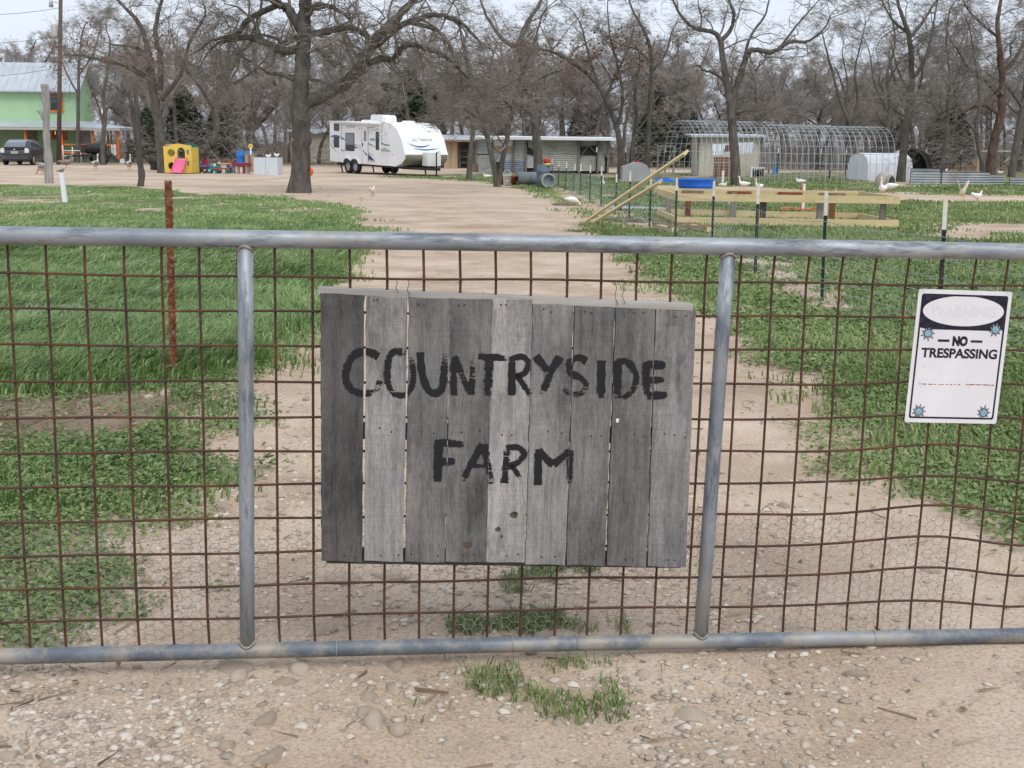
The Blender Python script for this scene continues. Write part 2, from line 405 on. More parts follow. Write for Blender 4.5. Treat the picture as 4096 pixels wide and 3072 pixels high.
soilf = np.maximum(soilf, np.clip((ys - 72) / 14, 0, 1))
thin = np.clip((ys - 12) / 14, 0, 1) * np.where(xs > 0, .55, 1.0)
me = np_mesh('ground', np.stack([xs, ys, gz], 1), quads, mats=['ground'],
             attrs={'sd': np.clip(gsd + np.where(ys > 20, (fbm(xs, ys, .22, 4, 61) - .5) * 5.0, 0), -1.5, 1.5) - soilf * 0.7, 'yard': yardf, 'soil': soilf, 'thin': thin})
tag(link(bpy.data.objects.new('ground', me)), 'pale sandy farm drive and yard with grass verges', 'ground', kind='structure')

# ------------------------------------------------------------------ grass and weeds
def leafmat(name, stops, rough=0.6, trans=0.25):
    m, n, l, b, o = nodes(name)
    a = n.new('ShaderNodeAttribute'); a.attribute_name = 'tint'
    c = ramp(n, l, a.outputs['Fac'], stops)
    l.new(c, b.inputs['Base Color']); b.inputs['Roughness'].default_value = rough; b.inputs['Specular IOR Level'].default_value = 0.45
    tr = n.new('ShaderNodeBsdfTranslucent'); l.new(c, tr.inputs['Color'])
    mx = n.new('ShaderNodeMixShader'); mx.inputs['Fac'].default_value = trans
    l.new(b.outputs[0], mx.inputs[1]); l.new(tr.outputs[0], mx.inputs[2]); l.new(mx.outputs[0], o.inputs['Surface'])
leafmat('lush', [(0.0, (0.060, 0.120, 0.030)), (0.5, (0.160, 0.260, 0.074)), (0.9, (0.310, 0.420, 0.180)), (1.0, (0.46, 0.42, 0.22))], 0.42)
leafmat('weed', [(0.0, (0.075, 0.135, 0.036)), (0.45, (0.175, 0.250, 0.078)), (0.82, (0.30, 0.37, 0.150)), (1.0, (0.42, 0.36, 0.22))])
leafmat('litter', [(0.0, (0.07, 0.045, 0.03)), (0.5, (0.20, 0.14, 0.09)), (1.0, (0.38, 0.30, 0.21))], 0.9, 0.05)
def sample(N, y0, y1, pw, side=0):
    u = rng.random(N); a = pw + 1.001
    yy = (y0 ** a + u * (y1 ** a - y0 ** a)) ** (1 / a)
    lim = 0.455 * yy + 0.25
    xx = (rng.random(N) * 2 - 1) * lim
    if side: xx = np.abs(xx) * side
    return xx, yy
def blades(name, x, y, h, wd, lay, bend, tint, mname, label, cat):
    N = len(x); z = hgt(x, y)
    ang = lay + rng.normal(0, 0.75, N)
    dx, dy = np.cos(ang), np.sin(ang)
    fa = rng.random(N) * 2 * PI; wx, wy = np.cos(fa) * wd / 2, np.sin(fa) * wd / 2
    mx, my, mz = x + dx * h * bend * 0.28, y + dy * h * bend * 0.28, z + h * 0.6
    tx, ty, tz = x + dx * h * bend, y + dy * h * bend, z + h * (1.05 - 0.45 * bend)
    v = np.empty((N, 5, 3))
    v[:, 0] = np.stack([x - wx, y - wy, z - 0.005], 1); v[:, 1] = np.stack([x + wx, y + wy, z - 0.005], 1)
    v[:, 2] = np.stack([mx + wx * .8, my + wy * .8, mz], 1); v[:, 3] = np.stack([mx - wx * .8, my - wy * .8, mz], 1)
    v[:, 4] = np.stack([tx, ty, tz], 1)
    i = np.arange(N)[:, None] * 5
    me = np_mesh(name, v.reshape(-1, 3), i + np.array([0, 1, 2, 3]), i + np.array([3, 2, 4]), True, [mname], {'tint': np.repeat(tint, 5)})
    return tag(link(bpy.data.objects.new(name, me)), label, cat, kind='stuff')
def leaves(name, x, y, zz, size, tint, mname, label, cat, tilt=0.5):
    N = len(x); z = hgt(x, y) + zz
    nrm = np.stack([rng.normal(0, tilt, N), rng.normal(0, tilt, N) - 0.12, np.ones(N)], 1); nrm /= np.linalg.norm(nrm, axis=1)[:, None]
    a = rng.random(N) * 2 * PI; t = np.stack([np.cos(a), np.sin(a), np.zeros(N)], 1); t -= nrm * (t * nrm).sum(1)[:, None]; t /= np.linalg.norm(t, axis=1)[:, None]
    bt = np.cross(nrm, t); c = np.stack([x, y, z], 1); s = size[:, None]
    v = np.empty((N, 6, 3))
    v[:, 0] = c - t * s; v[:, 1] = c - t * s * .35 + bt * s * .52; v[:, 2] = c + t * s * .5 + bt * s * .42; v[:, 3] = c + t * s * 1.0 - nrm * s * .25
    v[:, 4] = c + t * s * .5 - bt * s * .42; v[:, 5] = c - t * s * .35 - bt * s * .52
    i = np.arange(N)[:, None] * 6
    qd = np.concatenate([i + np.array([0, 1, 2, 3]), i + np.array([0, 3, 4, 5])])
    me = np_mesh(name, v.reshape(-1, 3), qd, None, True, [mname], {'tint': np.repeat(tint, 6)})
    return tag(link(bpy.data.objects.new(name, me)), label, cat, kind='stuff')
# lush lawn left of the drive
x, y = sample(330000, 4.6, 38, -0.55, -1)
sd = sdist(LAWN, x, y) + (fbm(x, y, 1.6, 4, 5) - 0.47) * 1.6
tall = np.clip((sdist(poly([(-900, 1560), (0, 1570), (560, 1545), (720, 1520), (980, 1440), (1180, 1330), (1300, 1150), (1420, 1000), (1430, 900), (-1500, 900)]), x, y) + 0.25) / 0.5, 0, 1)
lit = sdist(LITTER, x, y)
bald = np.clip((fbm(x, y, 0.45, 4, 21) - 0.50 + np.clip((30 - y) * .02, 0, .2)) * 9, 0, 1) * np.clip((y - 20) / 6, 0, 1)
edge_ = np.where(y > 20, (fbm(x, y, .22, 4, 61) - .5) * 5.0, 0)
keep = (rng.random(len(x)) < np.clip((sd + edge_) / .7 + .05, 0, 1)) & (lit < 0.10 + 0.3 * (fbm(x, y, 3, 3, 8) - 0.5)) & (rng.random(len(x)) < np.clip(0.45 + 0.7 * tall, 0, 1)) & (rng.random(len(x)) > bald)
x, y, tall = x[keep], y[keep], tall[keep]
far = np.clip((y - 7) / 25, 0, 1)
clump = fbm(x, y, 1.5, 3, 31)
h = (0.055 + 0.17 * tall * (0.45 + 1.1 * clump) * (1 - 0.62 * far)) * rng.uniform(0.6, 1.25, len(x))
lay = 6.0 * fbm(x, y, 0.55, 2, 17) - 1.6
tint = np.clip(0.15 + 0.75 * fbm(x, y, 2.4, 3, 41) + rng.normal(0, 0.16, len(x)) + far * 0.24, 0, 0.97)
tint = np.where(rng.random(len(x)) < 0.012, 1.0, tint)
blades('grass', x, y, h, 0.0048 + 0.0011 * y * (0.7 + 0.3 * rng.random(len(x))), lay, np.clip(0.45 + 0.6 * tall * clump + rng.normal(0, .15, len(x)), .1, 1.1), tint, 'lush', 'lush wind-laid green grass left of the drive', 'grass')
# short grass right of the drive
x, y = sample(240000, 4.8, 55, -0.7)
sd = np.minimum(sdist(RIGHT, x, y), np.minimum.reduce([-sdist(q, x, y) for q in BARE])) + (fbm(x, y, 1.3, 4, 6) - 0.5) * 1.6
bald = np.clip((fbm(x, y * 0.6, 0.7, 4, 23) - 0.55) * 9, 0, 1) * np.clip((y - 22) / 8, 0, 1)
keep = (rng.random(len(x)) < np.clip(sd / .4 + .3, 0, 1)) & (rng.random(len(x)) > bald); x, y = x[keep], y[keep]
h = (0.035 + 0.05 * fbm(x, y, 1.5, 3, 33)) * rng.uniform(0.5, 1.6, len(x))
blades('grass', x, y, h, 0.005 + 0.0010 * y, 6.0 * fbm(x, y, 0.7, 2, 18), rng.uniform(.2, 1.0, len(x)), np.clip(0.1 + 0.8 * fbm(x, y, 1.3, 4, 42) + rng.normal(0, .18, len(x)), 0, 1), 'weed', 'short green grass right of the drive', 'grass')
# broad-leaved weeds on both verges near the gate
x, y = sample(330000, 3.15, 17, -0.9)
gs = grass_sd(x, y); lit = sdist(LITTER, x, y)
sd = gs + (fbm(x, y, 2.1, 4, 7) - 0.5) * 1.3
keep = (rng.random(len(x)) < np.clip(sd / .45 + np.where(x < -.6, .30, .12), 0, 1)) & (rng.random(len(x)) < np.where(lit > 0, np.clip((fbm(x, y, 2.2, 3, 12) - 0.36) * 5, 0.08, 1), 1.0)) & ~((sdist(LAWN, x, y) > 0.35) & (y > 7.6))
x, y = x[keep], y[keep]
patch_ = fbm(x, y, 1.1, 3, 55)
zz = 0.008 + 0.06 * np.clip(patch_ * 1.5 - .2, 0, 1) * rng.random(len(x))
leaves('ground_weeds', x, y, zz, (0.006 + 0.012 * patch_) * rng.uniform(.6, 1.5, len(x)) * np.clip(y / 6, .9, 1.9), np.clip(0.10 + 0.75 * fbm(x, y, 1.7, 4, 43) + rng.normal(0, .2, len(x)), 0, 1), 'weed', 'low broad-leaved weeds and clover along the drive', 'weeds')
# tufts of grass on the crown of the drive
xs_, ys_ = [], []
for T in TUFTS[:3]:
    lo, hi = T.min(0), T.max(0); q = rng.uniform(lo, hi, (9000, 2)); d = sdist(T, q[:, 0], q[:, 1]) * .9 + (fbm(q[:, 0], q[:, 1], 7.5, 4, 3) - 0.50) * 1.3
    q = q[rng.random(len(q)) < np.clip(d * 2.0, 0, .30)]; xs_.append(q[:, 0]); ys_.append(q[:, 1])
x, y = np.concatenate(xs_), np.concatenate(ys_)
blades('grass', x, y, rng.uniform(.012, .055, len(x)), np.full(len(x), 0.0040), rng.random(len(x)) * 6.28, rng.uniform(.4, 1.3, len(x)), np.clip(rng.normal(.5, .25, len(x)), 0, 1), 'weed', 'thin tufts of grass on the crown of the drive under the gate', 'grass')
# dry leaves and broken straw
x, y = sample(26000, 2.4, 14, -0.6); lit = sdist(LITTER, x, y); sd = grass_sd(x, y)
keep = rng.random(len(x)) < np.where(lit > -0.15, 0.9, np.where(np.abs(sd) < 0.25, 0.07, 0.012)); x, y = x[keep], y[keep]
leaves('leaf_litter', x, y, 0.004 + 0.014 * rng.random(len(x)), rng.uniform(.004, .016, len(x)), .25 + .75 * rng.random(len(x)), 'litter', 'dry brown leaves and scraps lying along the drive edge', 'leaf litter', 0.35)
x, y = sample(9000, 2.3, 14, -0.6); lit = sdist(LITTER, x, y); sd = grass_sd(x, y)
keep = rng.random(len(x)) < np.where(lit > -0.15, 0.8, np.where(np.abs(sd) < 0.4, 0.12, 0.05)); x, y = x[keep], y[keep]; N = len(x)
a = rng.random(N) * 6.28; L = rng.uniform(.02, .12, N); z = hgt(x, y) + .004
v = np.empty((N, 4, 3)); px_, py_ = -np.sin(a) * .0011, np.cos(a) * .0011
for k, (s, wv) in enumerate(((-.5, -1), (-.5, 1), (.5, 1), (.5, -1))): v[:, k] = np.stack([x + np.cos(a) * L * s + px_ * wv, y + np.sin(a) * L * s + py_ * wv, z + rng.random(N) * .012], 1)
me = np_mesh('dry_straw', v.reshape(-1, 3), np.arange(N * 4).reshape(-1, 4), None, False, ['litter'], {'tint': np.repeat(.35 + .65 * rng.random(N), 4)})
tag(link(bpy.data.objects.new('dry_straw', me)), 'broken straw and twigs scattered on the sandy ground', 'straw', kind='stuff')

# ------------------------------------------------------------------ gravel and loose stones
m, n, l, b, o = nodes('limestone')
tc = n.new('ShaderNodeTexCoord').outputs['Object']; oi = n.new('ShaderNodeObjectInfo').outputs['Random']
base = ramp(n, l, noise(n, l, tc, 25, 6, .7), [(.3, (.33, .275, .215)), (.7, (.50, .43, .35))])
l.new(mixc(n, l, 1.0, base, ramp(n, l, oi, [(0, (.80, .76, .74)), (1, (1.15, 1.13, 1.10))]), 'MULTIPLY'), b.inputs['Base Color'])
b.inputs['Roughness'].default_value = .95; b.inputs['Specular IOR Level'].default_value = .1; bump(n, l, b, noise(n, l, tc, 60, 6, .7), .5, .006)
m, n, l, b, o = nodes('gravel')
a_ = n.new('ShaderNodeAttribute'); a_.attribute_name = 'tint'
l.new(ramp(n, l, a_.outputs['Fac'], [(0, (.31, .255, .20)), (.5, (.46, .385, .31)), (1, (.60, .54, .46))]), b.inputs['Base Color']); b.inputs['Roughness'].default_value = .95; b.inputs['Specular IOR Level'].default_value = .1
OCT = np.array([(1, 0, 0), (0, 1, 0), (-1, 0, 0), (0, -1, 0), (.6, .6, .55), (-.6, .6, .55), (-.6, -.6, .55), (.6, -.6, .55), (0, 0, .8), (0, 0, .79)], float)
OT = np.array([(0, 1, 4), (1, 2, 5), (2, 3, 6), (3, 0, 7), (4, 1, 5), (5, 2, 6), (6, 3, 7), (7, 0, 4), (4, 5, 8), (5, 6, 8), (6, 7, 8), (7, 4, 8)])
def rockiness(x, y):                         # the stony left wheel track and the edges, sand on the right
    r = np.clip(0.75 - 0.55 * (x - 0.05 * y + 0.1), 0.10, 1.0)
    return r * np.clip(1.25 - np.abs(y - 3.6) / 6.5, 0.12, 1)
x, y = sample(100000, 2.3, 11, -1.0)
keep = (rng.random(len(x)) < rockiness(x, y) * np.clip((fbm(x, y, 1.8, 3, 77) - .28) * 3, .05, 1) * .85) & (grass_sd(x, y) < 0.12); x, y = x[keep], y[keep]; N = len(x)
r = 0.0030 + 0.013 * rng.random(N) ** 4
sc = np.stack([r * rng.uniform(.7, 1.5, N), r * rng.uniform(.7, 1.3, N), r * rng.uniform(.4, .8, N)], 1)
a = rng.random(N) * 6.28; ca, sa = np.cos(a), np.sin(a)
v = OCT[None] * (1 + rng.normal(0, .14, (N, 10, 1))) * sc[:, None]
v = np.stack([v[..., 0] * ca[:, None] - v[..., 1] * sa[:, None] + x[:, None], v[..., 0] * sa[:, None] + v[..., 1] * ca[:, None] + y[:, None], v[..., 2] + (hgt(x, y) + r * .05)[:, None]], -1)
me = np_mesh('gravel', v.reshape(-1, 3), None, (np.arange(N)[:, None, None] * 10 + OT[None]).reshape(-1, 3), True, ['gravel'], {'tint': np.repeat(rng.random(N), 10)})
tag(link(bpy.data.objects.new('gravel', me)), 'pale limestone gravel scattered over the sandy drive', 'gravel', kind='stuff')
import bmesh
def rock_mesh(seed):
    r_ = random.Random(seed); bm = bmesh.new(); bmesh.ops.create_icosphere(bm, subdivisions=2, radius=1)
    cuts = [(Vector((r_.uniform(-1, 1), r_.uniform(-1, 1), r_.uniform(-.5, 1))).normalized(), r_.uniform(.45, .85)) for _ in range(9)]
    for vv in bm.verts:
        for nn, d in cuts:
            t = vv.co.dot(nn)
            if t > d: vv.co -= nn * (t - d)
        vv.co *= r_.uniform(.95, 1.06)
    me = bpy.data.meshes.new('stone'); bm.to_mesh(me); bm.free(); me.materials.append(M['limestone']); me.polygons.foreach_set('use_smooth', [True] * len(me.polygons)); return me
ROCKS = [rock_mesh(s) for s in range(8)]
def stone(x, y, s, flat=.55, label='pale limestone pebble lying loose on the sandy drive by the gate', group='loose stones on the drive', rz=None, zf=.07):
    o = bpy.data.objects.new('stone', random.choice(ROCKS)); link(o)
    z = float(hgt(np.array([x]), np.array([y]))[0])
    o.location = (x, y, z + s * flat * zf); o.scale = (s * random.uniform(.8, 1.35), s * random.uniform(.7, 1.05), s * flat)
    o.rotation_euler = (random.uniform(-.15, .15), random.uniform(-.15, .15), random.uniform(0, 6.28) if rz is None else rz)
    return tag(o, label, 'stone', group)
k = 0
while k < 240:
    xx, yy = sample(1, 2.35, 9.5, -1.0); 
    if random.random() < float(rockiness(xx, yy)[0]) and float(grass_sd(xx, yy)[0]) < -0.05:
        stone(float(xx[0]), float(yy[0]), random.choice([.012, .014, .016, .018, .02, .024, .028, .034, .042])); k += 1
for (px_, py_, s, fl, lb) in [(930, 2665, .062, .35, 'broad flat pale stone half buried just under the gate upright'), (960, 2705, .040, .7, 'angular whitish stone beside the broad flat one under the gate'), (1210, 2675, .046, .6, 'triangular white limestone chunk under the bottom rail of the gate'),
        (1490, 2880, .048, .75, 'dark grey oblong stone sitting proud among the pale gravel'), (660, 1580, .055, .8, 'rounded tan stone beside the foot of the rusty post'), (590, 1590, .04, .6, 'flat tan stone beside the rounded one by the rusty post'),
        (1570, 2300, .062, .6, 'grey rounded stone behind the chicken wire under the wooden sign'), (1370, 2320, .07, .45, 'large grey embedded stone under the left edge of the wooden sign'), (1300, 2520, .05, .5, 'pale embedded stone just behind the bottom rail'), (2330, 2490, .05, .6, 'light stone beside the grass tuft behind the bottom rail')]:
    p = gp(px_, py_); o = stone(p[0], p[1], s, fl, lb, None); 
for k in range(90):                           # stones on the lawn by the yard and along the fence foot
    px_, py_ = random.choice([(random.uniform(0, 1500), random.gauss(770, 14)), (random.uniform(900, 1500), random.gauss(800, 14)), (random.uniform(3300, 4096), random.gauss(757, 9)), (random.uniform(300, 1400), random.gauss(830, 30))])
    p = gp(px_, py_); o = stone(p[0], p[1], random.uniform(.04, .10), .55, 'pale limestone lump lying in the grass near the yard', 'limestone lumps in the far grass')
for k in range(16):
    t = k / 15; p = gp(2195 + 190 * t + random.uniform(-14, 14), 745 + 70 * t + random.uniform(-5, 7)); stone(p[0], p[1], random.uniform(.09, .2), .6, 'tan fieldstone in the row along the foot of the wire fence', 'fieldstones along the fence foot')
# ------------------------------------------------------------------ the gate: a plane through the bottom rail
def rdir(x, y):
    d = fwd + right * (x - 2048) / F - upv * (y - 1536) / F; return d / np.linalg.norm(d)
GU = rdir(45875, 1668); GV = -rdir(1100, 26000); GV = GV - GU * (GU @ GV); GV /= np.linalg.norm(GV); GN = np.cross(GU, GV)
GO = gp(2048, 2578, 0.047)
GATE_M = Matrix(((GU[0], -GN[0], GV[0], GO[0]), (GU[1], -GN[1], GV[1], GO[1]), (GU[2], -GN[2], GV[2], GO[2]), (0, 0, 0, 1)))   # local x along the gate, y away from the road, z up
def guv(px, py, off=0.0):                    # photo pixel to gate coordinates (x, z) on the plane `off` metres towards the road
    d = rdir(px, py); o = GO + GN * off; t = ((o - CAM) @ GN) / (d @ GN); p = CAM + d * t - GO
    return float(p @ GU), float(p @ GV)
def gate_thing(name, label, cat):
    o = bpy.data.objects.new(name, None); o.empty_display_size = .1; link(o); o.matrix_world = GATE_M; return tag(o, label, cat)

for gname, sw in (('gate_pipe', 0), ('gate_pipe_upright', 1)):
    def st_(v): return (v[2], v[1], v[0]) if sw else v
    m, n, l, b, o = nodes(gname)           # weathered galvanised pipe with bare dark scuffs
    tc = n.new('ShaderNodeTexCoord').outputs['Object']
    c0 = ramp(n, l, noise(n, l, tc, 5, 8, .65, st_((.5, 1, .5))), [(.3, (.15, .17, .20)), (.5, (.27, .295, .325)), (.72, (.43, .455, .48))])
    sc_ = ramp(n, l, noise(n, l, tc, 9, 10, .78, st_((.35, 1.5, 2.2))), [(.50, 0), (.60, .8)])
    c0 = mixc(n, l, sc_, c0, (.085, .10, .125))
    sc2 = ramp(n, l, noise(n, l, tc, 60, 6, .8, st_((.25, 1, .6))), [(.60, 0), (.72, .5)])
    c0 = mixc(n, l, sc2, c0, (.09, .10, .12))
    du = ramp(n, l, noise(n, l, tc, 3.1, 6, .7), [(.52, 0), (.70, .55)])
    c0 = mixc(n, l, du, c0, (.43, .385, .315))
    l.new(c0, b.inputs['Base Color']); b.inputs['Metallic'].default_value = .35
    l.new(ramp(n, l, noise(n, l, tc, 12, 5), [(.3, .42), (.7, .65)]), b.inputs['Roughness']); bump(n, l, b, noise(n, l, tc, 120, 5, .7), .15, .002)
m, n, l, b, o = nodes('gate_pipe_low')       # the low rail: scuffed darker, mud dried on it
tc = n.new('ShaderNodeTexCoord').outputs['Object']
c0 = ramp(n, l, noise(n, l, tc, 4, 8, .7, (.4, 1, .8)), [(.34, (.060, .075, .098)), (.5, (.15, .172, .20)), (.66, (.36, .38, .39))])
du = ramp(n, l, noise(n, l, tc, 3.4, 10, .78), [(.47, 0), (.60, .85)])
c0 = mixc(n, l, du, c0, (.37, .315, .245))
l.new(c0, b.inputs['Base Color']); b.inputs['Metallic'].default_value = .25; b.inputs['Roughness'].default_value = .6; bump(n, l, b, noise(n, l, tc, 90, 5, .7), .2, .002)
m, n, l, b, o = nodes('rust_rod')
tc = n.new('ShaderNodeTexCoord').outputs['Object']
c0 = ramp(n, l, noise(n, l, tc, 9, 6, .7), [(.3, (.036, .020, .016)), (.5, (.072, .032, .020)), (.72, (.15, .062, .026))])
c0 = mixc(n, l, ramp(n, l, noise(n, l, tc, 3.7, 6, .7), [(.6, 0), (.72, .7)]), c0, (.14, .135, .13))
l.new(c0, b.inputs['Base Color']); b.inputs['Roughness'].default_value = .85; bump(n, l, b, noise(n, l, tc, 260, 3, .7), .6, .002)
mat('weld', (.30, .27, .23), .7, .4, 60, dirt=(.20, .09, .05), dscale=40, bmp=.6, bscale=150)
mat('tie_wire', (.11, .10, .095), .6, .3, 60, metal=.4)
mat('hex_wire', (.30, .30, .29), .6, .25, 40, metal=.3, dirt=(.22, .15, .10), dscale=8)

gate = gate_thing('farm_gate', 'galvanised tube farm gate filled with rusty wire mesh and chicken wire', 'gate')
RT, RB, RV = .0235, .0222, .0205
def railz(pts): return [guv(*p) for p in pts]
tl, tm, tr_ = railz([(0, 941), (2048, 971), (4096, 1007)])
bl, bm_, br = railz([(0, 2626), (2048, 2578), (4096, 2541)])
XL, XR = tl[0] - .45, tr_[0] + .55
def ext(p, q, x): return p[1] + (q[1] - p[1]) * (x - p[0]) / (q[0] - p[0])
def topz(x): return ext(tl, tm, x) if x < tm[0] else ext(tm, tr_, x)
def botz(x): return ext(bl, bm_, x) if x < bm_[0] else ext(bm_, br, x)
NXS = [XL + (XR - XL) * i / 40 for i in range(41)]
MB().tube([(x, 0, topz(x)) for x in NXS], RT, 20).build('top_rail', 'gate_pipe', gate)
bot = MB().tube([(x, 0, botz(x)) for x in NXS], RB, 20).build('bottom_rail', 'gate_pipe_low', gate)
for pxc in (1310 + 37, 2050, 2305, 3490):     # joint seams round the low rail
    x = guv(pxc, 2570)[0]; MB().tube([(x - .0015, 0, botz(x)), (x + .0015, 0, botz(x))], RB + .0012, 20).build('seam', 'hex_wire', bot)
for (a, c) in (((981, 985), (990, 2600)), ((2912, 1015), (2803, 2545))):
    A, B = guv(*a), guv(*c); zt, zb = topz(A[0]) - RT * .6, botz(B[0]) + RB * .6
    up_ = MB().tube([(A[0] + (B[0] - A[0]) * t, 0, zt + (zb - zt) * t) for t in (0, .25, .5, .75, 1)], RV, 20).build('upright', 'gate_pipe_upright', gate)
    for (xx, zz, rr) in ((A[0], topz(A[0]) - RT - .001, RV), (B[0], botz(B[0]) + RB + .001, RV)):
        MB().tube([(xx + (rr + .0005) * math.cos(t), (rr + .0005) * math.sin(t), zz + .0065 * math.cos(2 * t) * (-1 if zz > .5 else 1)) for t in [2 * PI * i / 24 for i in range(25)]], .0036, 6, False).build('weld_bead', 'weld', up_)
for x in (XL, XR): MB().tube([(x, 0, topz(x)), (x, 0, botz(x))], RV, 16).build('end_upright', 'gate_pipe_upright', gate)
# welded mesh: uprights of rod and level rods, bowed a little where it has been pushed
WR = .0036
def warp(x, z):                              # the mesh sags at the right-hand bay
    g = math.exp(-((x - 1.22) / .22) ** 2) * max(0, min(1, (1.0 - z) / .7)) * max(0, min(1, z / .2))
    return (.006 * math.sin(3.1 * x + 2 * z) * .5, .010 * math.sin(2.2 * x + 5 * z), .030 * g * 1.0 - .012 * math.exp(-((x - 1.5) / .15) ** 2) * max(0, 1 - z))
xa, xb = guv(1108, 1600)[0], guv(1254, 1600)[0]; dxw = xb - xa
WY = 0.010
k0 = int((XL - xa) / dxw); i = k0
while xa + i * dxw < XR - .02:
    x = xa + i * dxw + random.uniform(-.002, .002)
    if x > XL + .02:
        z0, z1 = botz(x) + RB * .2, topz(x) - RT * .2; pts = []
        for k in range(13):
            z = z0 + (z1 - z0) * k / 12; wv = warp(x, z); pts.append((x + wv[0] * (0 < k < 12), WY + (wv[1] * (0 < k < 12)), z))
        MB().tube(pts, WR, 6, False).build('mesh_rod', 'rust_rod', gate)
    i += 1
for yv in (598, 673, 749, 826, 904, 977, 1049, 1121, 1193, 1263, 1331):
    px_, py_ = 600 * 1.8517, yv * 1.8517; x_, z_ = guv(px_, py_)
    fr = (z_ - botz(x_)) / (topz(x_) - botz(x_)); pts = []
    for k in range(49):
        x = XL + .005 + (XR - XL - .01) * k / 48; z = botz(x) + (topz(x) - botz(x)) * fr; wv = warp(x, z)
        pts.append((x, WY - .0066 + wv[1], z + wv[2] + .0018 * math.sin(9 * x + yv)))
    MB().tube(pts, WR, 6, False).build('mesh_rod', 'rust_rod', gate)
# chicken wire tied over the lower part
hexv, hexq = [], []
HW, HR = .052, .0008; x0, x1 = XL + .03, guv(3950, 2200)[0]; zb0 = .02
rh = HW * .27; rows = 28
def hz(x, z): return (x + .004 * math.sin(7 * z + 3 * x), .018 + .006 * math.sin(4 * x) + .004 * math.sin(23 * x + 9 * z), z + .004 * math.sin(5 * x + 1.3) + botz(x) - .02)
cw = MB(); ncols = int((x1 - x0) / HW)
def seg(a, b_): cw.tube([hz(*a), hz(*b_)], HR, 3, False)
for r_ in range(rows):
    for c_ in range(ncols):
        ox = x0 + (c_ + (.5 if r_ % 2 else 0)) * HW; oz = zb0 + r_ * rh
        if r_ > 25 + 2 * math.sin(ox * 2.3): continue
        seg((ox - HW / 6, oz), (ox + HW / 6, oz)); seg((ox + HW / 6, oz), (ox + HW / 3, oz + rh)); seg((ox - HW / 6, oz), (ox - HW / 3, oz + rh))
tag(cw.build('chicken_wire', 'hex_wire', gate), kind='stuff')
for (px_, py_, s) in ((1735, 2440, .02), (3080, 2040, .024), (2695, 2435, .018)):      # twists of tie wire
    u_, v_ = guv(px_, py_); MB().tube([(u_ + s * t * 1.8 - s, -.004 + .004 * math.sin(9 * t), v_ + s * .5 * math.sin(5 * t)) for t in [i / 12 for i in range(13)]], .0011, 5, False).build('tie_wire', 'tie_wire', gate)

# ------------------------------------------------------------------ painted plank sign
SOFF = .034
def cv(x, y, off=SOFF): return guv(1200 + x / 1.3325, 1080 + y / 1.3325, off)
sign = gate_thing('plank_sign', 'weathered grey pallet plank sign painted COUNTRYSIDE FARM wired to the gate', 'sign')
# left edge x and right edge x at the top and at the bottom, top y and bottom y, in crop pixels
PL = [(108, 343, 114, 330, 125, 1552, .118), (352, 573, 342, 550, 138, 1552, .33), (580, 801, 561, 773, 145, 1556, .205), (804, 1024, 776, 991, 150, 1556, .195), (1026, 1239, 992, 1199, 152, 1558, .38),
      (1243, 1460, 1202, 1414, 180, 1570, .27), (1465, 1680, 1419, 1624, 194, 1574, .19), (1685, 1895, 1634, 1846, 202, 1578, .20), (1898, 2111, 1853, 2058, 212, 1582, .285)]
def wood(name, tone, seed, spots=()):
    m, n, l, b, o = nodes(name)
    t0 = n.new('ShaderNodeTexCoord').outputs['Object']
    mp0 = n.new('ShaderNodeMapping'); mp0.inputs['Location'].default_value = (seed * 3.7, 0, seed * 1.3); l.new(t0, mp0.inputs['Vector']); tc = mp0.outputs[0]
    wv = noise(n, l, tc, 3, 4, .6, (1.0, 1, .5))
    dis = n.new('ShaderNodeMixRGB'); dis.blend_type = 'ADD'; dis.inputs[0].default_value = .035
    l.new(tc, dis.inputs[1])
    nn = n.new('ShaderNodeTexNoise'); nn.inputs['Scale'].default_value = 4; l.new(tc, nn.inputs['Vector']); l.new(nn.outputs['Color'], dis.inputs[2])
    fig = noise(n, l, dis.outputs[0], 30, 6, .7, (2.2, 1, .10))                 # grain running down the board
    broad = noise(n, l, tc, 5, 6, .65, (1.2, 1, .55))
    saw = noise(n, l, tc, 60, 3, .55, (.16, 1, 4.5))                            # saw marks across it
    fine = noise(n, l, tc, 240, 4, .7, (1, 1, .16))
    c = ramp(n, l, broad, [(.28, (tone * .66, tone * .655, tone * .67)), (.5, (tone, tone * .965, tone * .935)), (.75, (tone * 1.32, tone * 1.26, tone * 1.19))])
    c = mixc(n, l, 1, c, ramp(n, l, fig, [(.30, .66), (.5, 1.0), (.7, 1.20)]), 'MULTIPLY')
    c = mixc(n, l, 1, c, ramp(n, l, saw, [(.32, .90), (.5, 1.0), (.68, 1.08)]), 'MULTIPLY')
    c = mixc(n, l, 1, c, ramp(n, l, fine, [(.30, .72), (.5, 1.0), (.72, 1.22)]), 'MULTIPLY')
    c = mixc(n, l, 1, c, ramp(n, l, noise(n, l, tc, 2.6, 7, .75, (1.6, 1, .7)), [(.36, .52), (.5, .98), (.68, 1.22)]), 'MULTIPLY')
    c = mixc(n, l, 1, c, ramp(n, l, noise(n, l, tc, 900, 2, .6), [(.3, .72), (.5, 1), (.7, 1.25)]), 'MULTIPLY')
    crack = ramp(n, l, noise(n, l, tc, 16, 7, .75, (2.6, 1, .05)), [(.245, .30), (.285, 1.0)])
    c = mixc(n, l, 1, c, crack, 'MULTIPLY')
    l.new(c, b.inputs['Base Color']); b.inputs['Roughness'].default_value = .92; b.inputs['Specular IOR Level'].default_value = .12
    bump(n, l, b, mixc(n, l, .5, fig, mixc(n, l, .5, saw, fine)), .35, .0022)
    return m
planks = []; rs = random.Random(4)
